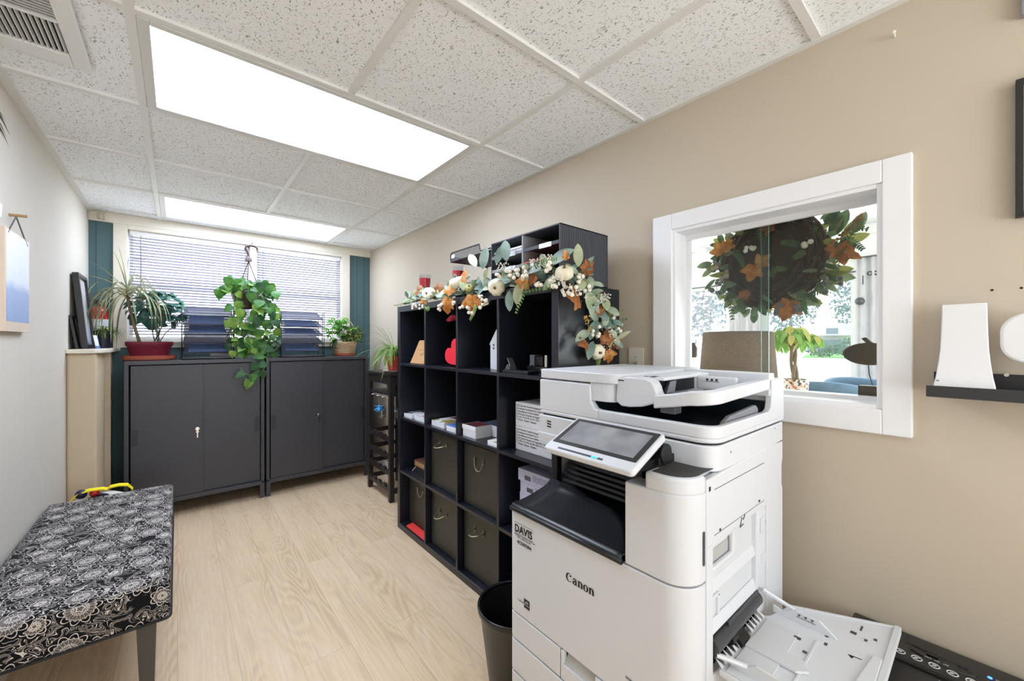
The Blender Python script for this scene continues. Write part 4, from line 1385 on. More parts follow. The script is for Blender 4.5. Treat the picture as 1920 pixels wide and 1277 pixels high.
# right side
SYR = .394
mb = MB()
mb.prism([(.888, .782), (1.262, .782), (1.262, .9445), (.888, .932)], 'y', SYR, SYR + .016)
mb.box(.888, .921, SYR, SYR + .016, .05, .782)
mb.box(.921, 1.2, SYR, SYR + .016, .05, .488)
mb.box(1.205, 1.262, SYR + .004, SYR + .016, .05, .782)
mb.build('side_door', cw, T, bevel=.003)
mb = MB(); mb.prism([(1.265, .05), (1.40, .05), (1.40, .80), (1.392, .81), (1.392, .87), (1.40, .885), (1.40, .945), (1.265, .94)], 'y', SYR + .002, SYR + .02); mb.build('rear_side_cover', cw, T, bevel=.003)
mb = MB(); mb.box(.915, 1.21, SYR + .014, SYR + .02, .575, .785); sdr = mb.build('side_recess', cw2, T)
# embossed ribs and the finger pocket inside the recess
mb = MB()
mb.hexa([(.921, SYR + .002, .575), (1.2, SYR + .002, .572), (1.2, SYR + .014, .572), (.921, SYR + .014, .575)], [(.921, SYR + .010, .60), (1.2, SYR + .010, .60), (1.2, SYR + .014, .60), (.921, SYR + .014, .60)])
mb.hexa([(.93, SYR + .004, .665), (1.195, SYR + .004, .665), (1.195, SYR + .016, .665), (.93, SYR + .016, .665)], [(.93, SYR + .012, .69), (1.195, SYR + .012, .69), (1.195, SYR + .016, .69), (.93, SYR + .016, .69)])
mb.box(1.186, 1.2, SYR + .002, SYR + .016, .575, .782)
mb.box(.965, .975, SYR + .008, SYR + .016, .60, .65); mb.box(.93, .975, SYR + .008, SYR + .016, .643, .652)
mb.box(1.225, 1.25, SYR - .001, SYR + .006, .63, .655); mb.box(1.215, 1.245, SYR - .001, SYR + .006, .715, .755)
mb.build('rib', cw, sdr, bevel=.003)
mb = MB()
mb.box(.921, 1.04, SYR + .001, SYR + .012, .774, .79); mb.box(1.03, 1.045, SYR + .001, SYR + .012, .722, .79); mb.box(.921, 1.04, SYR + .001, SYR + .012, .716, .728)
mb.build('finger_pocket', cw, sdr, bevel=.004)
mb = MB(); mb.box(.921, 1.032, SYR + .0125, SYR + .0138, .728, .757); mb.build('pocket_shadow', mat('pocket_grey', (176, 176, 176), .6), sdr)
mb = MB()
mb.box(.925, 1.235, SYR - .0006, SYR, .9035, .9047); mb.box(.925, 1.235, SYR - .0006, SYR, .8005, .8014)
mb.box(1.195, 1.205, SYR - .0012, SYR, .806, .811); mb.box(.952, .958, SYR - .0012, SYR, .803, .808); mb.box(1.236, 1.256, SYR + .0025, SYR + .004, .728, .740)
mb.tube([(1.07, SYR - .0005, .775), (1.08, SYR - .0005, .798), (1.09, SYR - .0005, .79), (1.1, SYR - .0005, .80)], .0012, 4); mb.tube([(1.075, SYR - .0005, .777), (1.09, SYR - .0005, .779)], .0012, 4)
mb.build('side_marking', ink, T)

# reader base with speaker slots
mb = MB(); mb.prism(rrect(.928, 1.40, .396, .966, (.045, .004, .004, .008), 7), 'z', .936, .9955); rb = mb.build('reader_base', cw, T, bevel=.003, smooth=50)
mb = MB(); mb.box(.925, .985, .56, .966, .905, .938); mb.build('reader_apron', cw, rb, bevel=.003)
mb = MB()
for k in range(3):
    zz = .958 + k * .0085
    mb.hexa([(.9272, .908, zz), (.9282, .908, zz), (.9282, .926, zz + .0015), (.9272, .926, zz + .0015)], [(.9272, .908, zz + .004), (.9282, .908, zz + .004), (.9282, .926, zz + .0055), (.9272, .926, zz + .0055)])
mb.build('speaker_slot', ink, rb)
mb = MB(); mb.cyl((1.02, .3952, .972), (1.02, .3965, .972), .003, n=10); mb.cyl((1.33, .3952, .985), (1.33, .3965, .985), .003, n=10); mb.build('screw', cgr, rb)
# scanner body
mb = MB(); mb.prism(rrect(.938, 1.395, .402, .958, (.05, .004, .004, .008), 7), 'z', .994, 1.002); mb.build('scanner_gap', cgap, T)
mb = MB()
mb.prism(rrect(.930, 1.405, .394, .963, (.05, .004, .004, .010), 8), 'z', 1.0005, 1.012)
sb = mb.build('scanner', cw, T, bevel=.004, smooth=50)
# front and right walls of the delivery well, wrapped round the corner
out = [(1.2745, .394), (.98, .394)] + [(.98 + .05 * math.cos(R(-90 - 10 * k)), .444 + .05 * math.sin(R(-90 - 10 * k))) for k in range(1, 10)] + [(.93, .7195)]
inn = [(1.2745, .41), (.985, .41)] + [(.985 + .035 * math.cos(R(-90 - 10 * k)), .445 + .035 * math.sin(R(-90 - 10 * k))) for k in range(1, 10)] + [(.95, .7195)]
mb = MB(); mb.prism(out + inn[::-1], 'z', 1.011, 1.040); mb.build('well_wall', cw, sb, bevel=.003, smooth=50)
mb = MB(); mb.prism([(1.275, 1.011), (1.405, 1.011), (1.405, 1.128), (1.302, 1.128), (1.299, 1.06), (1.292, 1.046), (1.275, 1.04)], 'y', .394, .412); mb.build('well_side', cw, sb, bevel=.003)
mb = MB(); mb.box(1.31, 1.405, .41, .963, 1.011, 1.128); mb.build('rear_block', cw, sb, bevel=.003)
mb = MB(); mb.prism([(.755, 1.011), (.963, 1.011), (.963, 1.1125), (.753, 1.1125), (.749, 1.06), (.735, 1.042), (.72, 1.04), (.72, 1.011)], 'x', .930, .955); mb.box(.955, 1.31, .76, .963, 1.011, 1.1125); mb.build('left_block', cw, sb, bevel=.004)
mb = MB()
mb.box(.952, 1.305, .412, .758, 1.0115, 1.0135); mb.box(1.298, 1.309, .413, .758, 1.0135, 1.066); mb.box(.957, 1.30, .752, .760, 1.0135, 1.066)
mb.hexa([(.9505, .42, 1.0135), (.957, .42, 1.0135), (.957, .757, 1.0135), (.9505, .757, 1.0135)], [(.9505, .42, 1.036), (.9515, .42, 1.036), (.9515, .757, 1.036), (.9505, .757, 1.036)])
mb.build('delivery_well', mat('blue_black_plastic', (18, 26, 34), .28, var=.05), sb)
mb = MB(); mb.prism([(1.0, 1.0135), (1.255, 1.0135), (1.25, 1.05), (1.235, 1.06), (1.06, 1.05), (1.03, 1.04)], 'y', .413, .424); mb.build('well_stop', cgr, sb, bevel=.002)
# document feeder
mb = MB(); mb.prism(rrect(.930, 1.405, .650, .963, (.052, .004, .004, .012), 8), 'z', 1.117, 1.1465); fd = mb.build('feeder_cover', cw, T, bevel=.0035, seg=3, smooth=50)
mb = MB(); mb.prism(rrect(.936, 1.30, .668, .757, (.045, .004, .004, .004), 8), 'z', 1.064, 1.118); mb.build('feeder_block', cw, fd, bevel=.003, smooth=50)
pl = [(.672, 1.07), (.668, 1.128), (.640, 1.141), (.580, 1.140), (.562, 1.134), (.553, 1.120), (.548, 1.104), (.540, 1.094), (.532, 1.090), (.545, 1.080), (.59, 1.064), (.63, 1.058), (.655, 1.058)]
mb = MB(); mb.prism(pl, 'x', .946, .985); mb.prism([(.672, 1.07), (.668, 1.128), (.640, 1.141), (.590, 1.141), (.585, 1.07)], 'x', .985, 1.30); fr_ = mb.build('feed_roller_cover', cw, fd, bevel=.004, smooth=50)
mb = MB(); mb.box(.985, 1.20, .57, .586, 1.096, 1.132); mb.box(.985, 1.05, .545, .57, 1.094, 1.0955); mb.build('feed_mouth', ink, fr_)
mb = MB(); mb.box(.985, 1.25, .548, .592, 1.133, 1.142); mb.build('mouth_hood', cw, fr_, bevel=.003)
mb = MB(); mb.hexa([(1.01, .555, 1.098), (1.05, .553, 1.098), (1.06, .57, 1.098), (1.02, .57, 1.098)], [(1.03, .555, 1.128), (1.06, .553, 1.130), (1.06, .57, 1.130), (1.04, .57, 1.128)]); mb.build('separator', cgr, fr_)
mb = MB(); mb.box(.9455, .9465, .645, .664, 1.128, 1.131); mb.box(.99, 1.0, .60, .612, 1.1405, 1.1418); mb.box(.985, 1.01, .575, .59, 1.1415, 1.1425); mb.build('feeder_mark', ink, fr_)
# feeder tray: sloping bed with raised rails
mb = MB()
mb.hexa([(.96, .425, 1.088), (1.315, .425, 1.088), (1.315, .55, 1.066), (.96, .55, 1.066)], [(.96, .425, 1.106), (1.315, .425, 1.110), (1.315, .55, 1.090), (.96, .55, 1.090)])
ft = mb.build('feeder_tray', cw, fd, bevel=.004)
mb = MB()
path_ = [((.944, .556), (.968, .556), 1.064, 1.098), ((.944, .50), (.968, .50), 1.074, 1.108), ((.944, .462), (.968, .466), 1.082, 1.117)]
for k in range(1, 7):
    a = R(180 + 15 * k); path_.append(((1.004 + .06 * math.cos(a), .458 + .06 * math.sin(a)), (1.004 + .036 * math.cos(a), .462 + .038 * math.sin(a)), 1.082 + .0015 * k, 1.117 + .001 * k))
path_.append(((1.335, .398), (1.335, .424), 1.100, 1.132))
vs = []
for o_, i_, za, zb in path_: vs += [(o_[0], o_[1], za), (i_[0], i_[1], za), (i_[0], i_[1], zb), (o_[0], o_[1], zb)]
n = len(path_)
mb.add(vs, [(0, 1, 2, 3), (4 * n - 4, 4 * n - 3, 4 * n - 2, 4 * n - 1)] + [(4 * q + w_, 4 * q + (w_ + 1) % 4, 4 * q + 4 + (w_ + 1) % 4, 4 * q + 4 + w_) for q in range(n - 1) for w_ in range(4)])
mb.box(1.295, 1.335, .398, .66, 1.08, 1.146)
mb.build('tray_rail', cw, ft, bevel=.004, smooth=50)
mb = MB(); mb.box(1.17, 1.185, .44, .55, 1.10, 1.138); mb.build('paper_guide', cw2, ft, bevel=.004)
mb = MB()
for k in range(3): mb.box(1.1694, 1.17, .515 - k * .013, .521 - k * .013, 1.125, 1.131)
mb.box(1.1694, 1.17, .485, .523, 1.1225, 1.1235); mb.build('guide_mark', ink, ft)
mb = MB(); mb.box(.95, .985, .50, .54, 1.055, 1.072); mb.build('release_catch', mat('dark_grey_plastic', (70, 72, 76), .4), ft, bevel=.002)

# touch panel
rt, upv = V((0, -1, 0)), V((.14, 0, .061)).normalized()
nv = rt.cross(upv).normalized()
if nv.z < 0: nv = -nv
pc = V((.81, .6185, .987))


def panel_prism(mb, hw, hh, r, d0, d1, off=(0, 0)):
    pl = rrect(-hw + off[0], hw + off[0], -hh + off[1], hh + off[1], r, 4)
    vs = [pc + rt * q[0] + upv * q[1] + nv * d for d in (d0, d1) for q in pl]
    n = len(pl)
    mb.add(vs, [tuple(range(n))[::-1], tuple(range(n, 2 * n))] + [(i, (i + 1) % n, n + (i + 1) % n, n + i) for i in range(n)])


mb = MB(); panel_prism(mb, .134, .0765, .010, -.012, .004); tp = mb.build('touch_panel', cw, T, bevel=.003, smooth=50)
mb = MB(); panel_prism(mb, .128, .070, .010, -.022, -.012); mb.build('panel_back', ckg, tp, bevel=.004)
mb = MB(); panel_prism(mb, .126, .058, .003, .004, .0048, (0, .012)); mb.build('bezel', mat('bezel_black', (46, 47, 50), .25), tp)


def m_screen():  # grey blotches paint the ceiling's reflection into the dark screen
    m, nt, N, L, b = newmat('sleeping_screen_sheen')
    tc = N.new('ShaderNodeTexCoord')
    v = N.new('ShaderNodeTexVoronoi'); v.feature = 'SMOOTH_F1'; v.inputs['Scale'].default_value = 24
    L.new(tc.outputs['Object'], v.inputs['Vector'])
    sp = N.new('ShaderNodeSeparateColor'); L.new(v.outputs['Color'], sp.inputs[0])
    rp = N.new('ShaderNodeValToRGB'); rp.color_ramp.elements[0].color = lin((120, 122, 127)); rp.color_ramp.elements[1].color = lin((160, 162, 168))
    L.new(sp.outputs[0], rp.inputs[0]); L.new(rp.outputs[0], b.inputs['Base Color'])
    b.inputs['Roughness'].default_value = .12
    return m


mb = MB(); panel_prism(mb, .112, .046, .001, .0048, .0052, (0, .012)); mb.build('screen', m_screen(), tp)
mb = MB(); panel_prism(mb, .070, .003, .001, .004, .0046, (-.02, -.0640)); mb.build('button_strip', mat('strip_grey', (66, 68, 76), .3), tp)
mb = MB(); panel_prism(mb, .009, .0022, .001, .0046, .0051, (.026, -.0640)); mb.build('status_light', mat('cyan_light', (40, 200, 220), .4, emit=1.2), tp)
mb = MB(); mb.cyl((.885, .485, .972), (.885, .62, .972), .024, n=18); mb.box(.86, .93, .49, .62, .91, .965); mb.box(.80, .90, .50, .70, .945, .962)
mb.build('panel_arm', ck, T, bevel=.002)

# paper exit: black sloping cover, lip and grille
prf = [(.806, .712), (.806, .722), (.811, .7275), (.822, .7275), (.841, .728), (.87, .7305), (.90, .7355), (.93, .742), (.964, .752), (.975, .759), (.988, .770)]


def prz(x):
    for (a, za), (b_, zb) in zip(prf[3:], prf[4:]):
        if a <= x <= b_: return za + (zb - za) * (x - a) / (b_ - a)
    return prf[-1][1]


edge = [(.963, .986), (.897, .984), (.849, .982), (.819, .979), (.789, .970), (.743, .967), (.702, .964), (.667, .951), (.638, .931), (.619, .910), (.589, .867), (.572, .838), (.558, .825)]
mb = MB(); rows = []
for y, xm in edge:
    row = [V((p[0], y, p[1])) for p in prf[:4]]
    for k in range(1, 9):
        x = .822 + (xm - .822) * k / 8
        row.append(V((x, y, prz(x))))
    rows.append(row)
n = len(rows[0])
vs = [p for r_ in rows for p in r_]
mb.add(vs, [(i * n + j, i * n + j + 1, (i + 1) * n + j + 1, (i + 1) * n + j) for i in range(len(rows) - 1) for j in range(n - 1)])
ex = mb.build('exit_cover', ckg, T, smooth=60, solid=.004)
mb = MB(); mb.tube([(.806, y, .7155) for y in (.965, .8, .7, .556)], .0075, 10); mb.build('exit_lip', ck, ex, smooth=180)
mb = MB(); mb.box(.8195, .8205, .556, .962, .7335, .7345); mb.build('lip_seam', ink, ex)
mb = MB(); mb.box(.83, 1.12, .552, .957, .705, .712); mb.box(1.11, 1.12, .552, .957, .712, .93); mb.box(.987, 1.01, .938, .957, .712, .915); mb.box(.86, 1.12, .549, .553, .712, .93)
mb.build('exit_cavity', ck, T)
mb = MB()
for k in range(10):
    x = 1.0 + .011 * k; zz = .772 + .0125 * k
    mb.hexa([(x, .556, zz - .004), (x + .012, .556, zz - .004), (x + .012, .938, zz - .004), (x, .938, zz - .004)], [(x + .002, .556, zz + .003), (x + .012, .556, zz + .005), (x + .012, .938, zz + .005), (x + .002, .938, zz + .003)])
mb.build('grille', mat('grille_black', (28, 29, 31), .35), ex)
mb = MB(); mb.hexa([(1.02, .82, .838), (1.08, .82, .848), (1.08, .91, .848), (1.02, .91, .838)], [(1.02, .82, .856), (1.08, .82, .866), (1.08, .91, .866), (1.02, .91, .856)])
for k in range(5): mb.box(1.0 + .012 * k, 1.006 + .012 * k, .72 - .01 * k, .80, .84, .862)
mb.build('exit_roller', ck, ex)

# bypass tray
tz = .506
tray = [(.925, .384), (1.2, .384), (1.215, .372), (1.30, .352), (1.355, .25), (1.414, .146), (1.41, .139), (.93, .139), (.922, .146)]
mb = MB(); mb.prism(tray, 'z', tz - .014, tz); by = mb.build('bypass_tray', cw, T, bevel=.003)
mb = MB()
mb.prism([(.925, .139), (1.41, .139), (1.414, .146), (1.409, .152), (.925, .152)], 'z', tz, tz + .004)
mb.prism([(1.30, .352), (1.355, .25), (1.409, .152), (1.400, .150), (1.345, .25), (1.292, .345)], 'z', tz, tz + .003)
mb.box(.93, 1.19, .30, .372, tz, tz + .0025); mb.box(.935, 1.195, .262, .268, tz, tz + .003)
mb.prism([(1.04, .372), (1.09, .372), (1.09, .27), (1.06, .25), (1.04, .27)], 'z', tz + .001, tz + .007)
mb.build('tray_relief', cw2, by, bevel=.0015)
mb = MB(); mb.prism([(1.07, .186), (1.235, .17), (1.235, .152), (1.05, .152), (1.05, .18)], 'z', tz, tz + .005); mb.build('grip', cw, by, bevel=.003)
# guide fins
for x in (1.235, .955):
    mb = MB(); mb.prism([(.372, tz), (.372, tz + .020), (.35, tz + .012), (.32, tz + .030), (.27, tz + .028), (.235, tz + .002), (.235, tz)], 'x', x, x + .006)
    mb.build('side_guide', cw, by, bevel=.0015)
mb = MB()
for k in range(3): mb.prism([(.316 - k * .014, tz + .024), (.309 - k * .014, tz + .024), (.3125 - k * .014, tz + .018)], 'x', 1.2338, 1.2345)
mb.box(1.2338, 1.2345, .278, .318, tz + .0155, tz + .0165)
for x, y, a, b_ in ((1.235, .255, .006, .003), (1.20, .25, .006, .003), (1.03, .20, .008, .0035), (1.17, .30, .004, .007), (1.30, .215, .006, .006), (1.29, .19, .005, .003), (1.335, .205, .012, .002), (1.31, .175, .005, .003), (1.13, .275, .003, .004), (1.0, .19, .006, .004), (1.07, .19, .003, .006)):
    mb.box(x - a, x + a, y - b_, y + b_, tz + .0001, tz + .0006 + (.002 if y > .26 else 0))
mb.build('tray_marking', mat('dark_grey_plastic', (70, 72, 76), .4), by)
mb = MB()
ax, ay = 1.20, .196
mb.add([(ax, ay + .012, tz + .0006), (ax - .009, ay + .004, tz + .0006), (ax + .004, ay + .001, tz + .0006)], [(0, 1, 2)])
mb.tube([(ax + .0, ay + .012, tz + .0006), (ax + .004, ay - .012, tz + .0006)], .001, 4)
q = [(1.205, .168), (1.232, .166), (1.230, .152), (1.203, .154)]
mb.tube([(a, b_, tz + .0006) for a, b_ in q], .0009, 4, closed=True); mb.tube([(1.21, .166, tz + .0006), (1.217, .158, tz + .0006), (1.23, .165, tz + .0006)], .0009, 4)
mb.tube([(1.222, .152, tz + .0006), (1.228, .147, tz + .0006)], .0022, 5)
mb.build('feed_arrow', ink, by)
for i, s_ in enumerate(((2,), (2, 2), (2,), (3, 3), (2,), (3, 2))):
    fine_print('size_print', s_, .006, (.985 + .018 * i * .6, .222 - .004 * (i % 2), tz + .0004), (.25, -1, 0), (1, .25, 0), ink2, by)
for q in ([(1.205, .388, .572), (1.275, .335, tz + .008)], [(.926, .389, .535), (.985, .30, tz + .006)]):
    mb = MB(); mb.tube(q, .0055, 6); mb.build('tray_arm', cw, by)
# rollers in the throat
mb = MB(); mb.box(.922, 1.2, .41, .45, .49, .578); mb.build('throat', ink, T)
mb = MB(); mb.cyl((.925, .402, .545), (1.195, .402, .548), .019, n=16); mb.box(1.0, 1.19, .392, .402, .562, .572); thr = mb.build('feed_roller', mat('roller_grey', (62, 64, 68), .35), T, smooth=50)
mb = MB()
for k in range(14):
    x = .93 + .0195 * k
    if 1.03 < x < 1.09: continue
    mb.add([(x, .380, tz + .003), (x + .011, .380, tz + .003), (x + .004, .398, .522), (x, .380, tz), (x + .011, .380, tz)], [(0, 1, 2), (0, 3, 4, 1), (3, 0, 2), (1, 4, 2)])
mb.build('guide_teeth', cw, thr)
mb = MB(); mb.hexa([(1.03, .375, tz), (1.075, .375, tz), (1.075, .40, .52), (1.03, .40, .52)], [(1.03, .372, tz + .01), (1.075, .372, tz + .01), (1.075, .395, .535), (1.03, .395, .535)]); mb.cyl((1.0, .393, .53), (1.03, .393, .53), .012, n=12); mb.build('pick_roller', ck, thr)

# lettering on the front door
XF = .8092


def stroke(mb, pts, x):
    """quad strip from (outer, inner) 2-D pairs in units, mapped on the front plane"""
    vs = []
    for (a, b_) in pts:
        vs += [V((x, LX - a[0] * LS, LZ + a[1] * LS)), V((x, LX - b_[0] * LS, LZ + b_[1] * LS))]
    mb.add(vs, [(2 * i, 2 * i + 1, 2 * i + 3, 2 * i + 2) for i in range(len(pts) - 1)])


LX, LZ, LS = .736, .590, .0176
mb = MB()


def ring(cx, cz, ro, so, ri, si, dx, a0, a1, n=22):
    return [((cx + ro * math.cos(R(a0 + (a1 - a0) * k / n)), cz + so * math.sin(R(a0 + (a1 - a0) * k / n))), (cx + dx + ri * math.cos(R(a0 + (a1 - a0) * k / n)), cz + si * math.sin(R(a0 + (a1 - a0) * k / n)))) for k in range(n + 1)]


stroke(mb, ring(.62, .62, .62, .68, .38, .58, .10, 46, 320), XF)                       # C
stroke(mb, [((1.02, 1.10), (.92, 1.04)), ((1.16, .95), (.80, .98)), ((.98, .80), (.70, .86)), ((.82, .82), (.76, .84))], XF)
o = 1.34                                                                                # a
stroke(mb, [((o + .52, 0), (o + .82, 0)), ((o + .52, .62), (o + .82, .66))], XF)
stroke(mb, [((o + .80, .05), (o + .80, .0)), ((o + .92, .08), (o + .95, .02))], XF)
stroke(mb, ring(o + .44, .62, .38, .36, .10, .24, -.02, 0, 168), XF)
stroke(mb, ring(o + .40, .26, .40, .31, .12, .20, .06, 60, 322), XF)


def letter_n(o):
    stroke(mb, [((o + .08, 0), (o + .38, 0)), ((o + .08, .92), (o + .38, .94))], XF)
    stroke(mb, [((o - .02, .90), (o - .02, .84)), ((o + .34, .96), (o + .34, .84))], XF)
    stroke(mb, [((o - .02, .05), (o - .02, 0)), ((o + .44, .05), (o + .44, 0))], XF)
    stroke(mb, ring(o + .54, .62, .39, .36, .08, .22, -.03, 0, 150), XF)
    stroke(mb, [((o + .62, 0), (o + .93, 0)), ((o + .62, .62), (o + .93, .62))], XF)
    stroke(mb, [((o + .58, .05), (o + .58, 0)), ((o + 1.02, .05), (o + 1.02, 0))], XF)


letter_n(2.36)
stroke(mb, ring(3.90, .47, .48, .51, .17, .42, 0, 0, 360, 30), XF)                      # o
letter_n(4.46)
mb.build('brand_lettering', ink, door)
fr, fu = (0, -1, 0), (0, 0, 1)
text('sticker_text', 'DAVIS', .033, (XF, .951, .646), fr, fu, ink, door, bold=.0007, xs=.9)
mb = MB(); mb.box(XF - .0002, XF, .866, .951, .6745, .6755); mb.box(XF - .0002, XF, .866, .951, .640, .6412); mb.build('sticker_rule', ink, door)
fine_print('sticker_print', (5, 5, 3, 2), .0058, (XF, .950, .6345), fr, fu, ink2, door)
fine_print('sticker_print', (3, 4, 5), .0050, (XF, .937, .6290), fr, fu, ink2, door)
text('sticker_text', '4CD07394', .0145, (XF, .939, .6120), fr, fu, ink, door, bold=.0003)
mb = MB(); mb.box(XF - .0002, XF, .882, .907, .428, .456); lg = mb.build('energy_label', ink, door)
mb = MB(); mb.tube([(XF - .0004, .903, .441), (XF - .0004, .898, .448), (XF - .0004, .893, .450), (XF - .0004, .887, .446)], .0007, 4); mb.box(XF - .0006, XF - .0002, .884, .905, .4375, .4385); mb.tube([(XF - .0004, .900, .443), (XF - .0004, .896, .4455), (XF - .0004, .89, .4425)], .0006, 4); mb.build('logo_line', cw, lg)
fine_print('small_print', (1, 4), .006, (XF, .938, .437), fr, fu, ink2, door)
text('model_text', 'imageRUNNER', .012, (XF, .548, .444), fr, fu, ink, door)

# ================================================================== ON THE CABINETS
HEART = [(0, .05), (.02, .55), (.10, .86), (.22, 1.0), (.38, .96), (.55, .78), (.72, .50), (.87, .22), (1, .02)]
OVAL = [(0, .08), (.12, .55), (.3, .92), (.5, 1.0), (.7, .88), (.88, .5), (1, .05)]
LANCE = [(0, .1), (.2, .7), (.4, 1.0), (.65, .75), (.85, .35), (1, .02)]
CT = 1.105


def rdir(zmin=-1, zmax=1):
    a = U(0, 2 * math.pi); z = U(zmin, zmax); r = math.sqrt(max(0, 1 - z * z))
    return V((r * math.cos(a), r * math.sin(a), z))


# long planter with dracaena and ivy geranium
t = thing('planter_pot', 'burgundy planter with a spiky dracaena and a dark green geranium', 'plant', (-.152, 3.86, CT))
c = (-.152, 3.86, CT)
mb = MB(); mb.lathe([(.118, 0), (.142, .006), (.150, .034), (.144, .034), (.135, .010), (.001, .008)], c, 36, sy=.62)
for k in range(40):
    a = 2 * math.pi * k / 40
    mb.sphere((c[0] + .139 * math.cos(a), c[1] + .139 * .62 * math.sin(a), c[2] + .018), .006, 6, 4)
mb.build('saucer', mat('terracotta', (178, 92, 66), .6, var=.08), t, smooth=50)
mb = MB(); mb.lathe([(.098, .012), (.120, .10), (.127, .104), (.130, .132), (.122, .132), (.112, .106), (.001, .11)], c, 36, sy=.62)
mb.build('pot', mat('burgundy_plastic', (120, 32, 52), .4, var=.05), t, smooth=50)
mb = MB(); mb.lathe([(.112, .108), (.06, .118), (.001, .12)], c, 24, sy=.62); mb.build('soil', mat('potting_soil', (54, 40, 32), .95, var=.4, scale=120), t)
mb = MB(); crown = V((-.266, 3.835, 1.585))
mb.tube([(-.20, 3.85, 1.21), (-.235, 3.845, 1.36), (-.26, 3.838, 1.5), crown], [.010, .009, .008, .010], 8)
mb.build('dracaena_stem', mat('dracaena_bark', (120, 104, 80), .8), t, smooth=180)
mb = MB(); dl = leafmat('dracaena_leaf', (112, 124, 88), (188, 184, 142), 9)


def droop(p0, d, L, g, n=9):
    pts = [V(p0)]; d = V(d).normalized(); st = L / n
    for k in range(n):
        d = (d + V((0, 0, -g * (1 + k * .35) / n))).normalized(); pts.append(pts[-1] + d * st)
    return pts


for u, v, s_ in ((212, 470, .0), (165, 489, .05), (222, 462, .02), (152, 516, -.05), (160, 560, -.05), (170, 590, -.08), (185, 610, -.10)):
    e = PY(u, v, 3.80 + s_)
    m_ = crown.lerp(e, .55) + V((0, 0, .05 if v < 520 else .09))
    pts = [crown * (1 - k / 8) ** 2 + m_ * 2 * (k / 8) * (1 - k / 8) + e * (k / 8) ** 2 for k in range(9)]
    mb.blade(pts, .017)
for k in range(58):
    a = U(0, 2 * math.pi); up = U(-.15, 1.15)
    d = V((math.cos(a) * 1.0 - .12, math.sin(a) * .5 - .18, up))
    pts = droop(crown + V((0, 0, U(-.05, .02))), d, U(.34, .5), U(1.9, 3.0))
    pts = [V((max(p.x, -.475), min(max(p.y, 3.66), 4.1), max(p.z, 1.125))) for p in pts]
    mb.blade(pts, U(.011, .016))
mb.build('dracaena_leaves', dl, t, smooth=180)
mb = MB()
for k in range(9):
    e = V((-.115 + U(-.09, .10), 3.89 + U(-.05, .05), U(1.30, 1.5)))
    s0 = V((-.11 + U(-.03, .03), 3.865, 1.21)); mb.tube([s0, s0.lerp(e, .5) + V((0, 0, .02)), e], .0032, 5)
mb.build('geranium_stems', mat('geranium_stem', (96, 92, 90), .7), t, smooth=180)
mb = MB()
for k in range(120):
    d = rdir(-.75, 1); p = V((-.112 + d.x * .128, 3.90 + d.y * .085, 1.47 + d.z * .128))
    mb.leaf(p, (d.x + U(-.5, .5), d.y - .5 + U(-.4, .4), d.z * .3 - .35 + U(-.3, .3)), d + V((0, -.4, .5)), U(.045, .07), U(.05, .075), [(0, .4), (.12, .85), (.3, 1), (.55, 1.0), (.8, .66), (1, .1)], curl=U(.2, .8), fold=U(.02, .2))
mb.build('geranium_leaves', leafmat('geranium_leaf', (34, 78, 70), (66, 116, 100), 12, tl=.2), t, smooth=180)

# wire file organizers with five sloping mesh trays
fmesh = meshmat('blue_black_wire_mesh', (58, 62, 80), .93)


def organizer(x0, x1, label, rise):
    t = thing('desk_organizer', label, 'organizer', ((x0 + x1) / 2, 3.86, CT), 'black wire organizers on the cabinets')
    ya, yb = 3.765, 3.955
    mb = MB()
    for x in (x0, x1):
        for y in (ya, ya + .05, yb):
            mb.tube([(x, y, CT + .002), (x, y, 1.49)], .0032, 6)
        mb.tube([(x, ya, CT + .004), (x, yb, CT + .004)], .0045, 6)
        mb.box(x - .008, x + .008, ya - .004, ya + .008, CT, CT + .012); mb.box(x - .008, x + .008, yb - .008, yb + .004, CT, CT + .012)
    mb.tube([(x0, ya, CT + .016), (x1, ya, CT + .016)], .0045, 6); mb.tube([(x0, yb, CT + .016), (x1, yb, CT + .016)], .0035, 6)
    mb.tube([(x0, yb, 1.495), (x1, yb, 1.495)], .0035, 6)
    mb.build('wire_frame', wire, t, smooth=180)
    mb = MB(); mb.box(x0 + .004, x1 - .004, ya - .003, yb, CT + .012, CT + .018); mb.build('base_sheet', mat('white_edge_sheet', (214, 214, 216), .4), t)
    for k in range(5):
        z = 1.152 + k * .070; r_ = rise
        x0i, x1i = x0 + .006, x1 - .006
        mb = MB(); mb.add([(x0i, ya, z), (x1i, ya, z), (x1i - .012, yb, z + r_), (x0i + .012, yb, z + r_)], [(0, 1, 2, 3)])
        tr = mb.build('mesh_tray', fmesh, t)
        mb = MB(); mb.tube([(x0i, ya, z), (x1i, ya, z), (x1i - .012, yb, z + r_), (x0i + .012, yb, z + r_)], .003, 6, closed=True)
        mb.build('tray_wire', wire, tr, smooth=180)
        if k in (0, 2, 3):
            mb = MB(); mb.hexa([(x0i + .03, ya + .03, z + .011), (x1i - .04, ya + .03, z + .011), (x1i - .05, yb - .01, z + r_ + .001), (x0i + .04, yb - .01, z + r_ + .001)], [(x0i + .03, ya + .03, z + .016), (x1i - .04, ya + .03, z + .016), (x1i - .05, yb - .01, z + r_ + .006), (x0i + .04, yb - .01, z + r_ + .006)])
            mb.build('paper_sheaf', mat('blue_tinted_folder', (96, 120, 168), .6), tr)
    return t


organizer(.025, .338, 'black wire organizer with sloping trays between planter and pothos', .076)
organizer(.660, .992, 'black wire organizer with sloping trays between pothos and woven basket', .064)

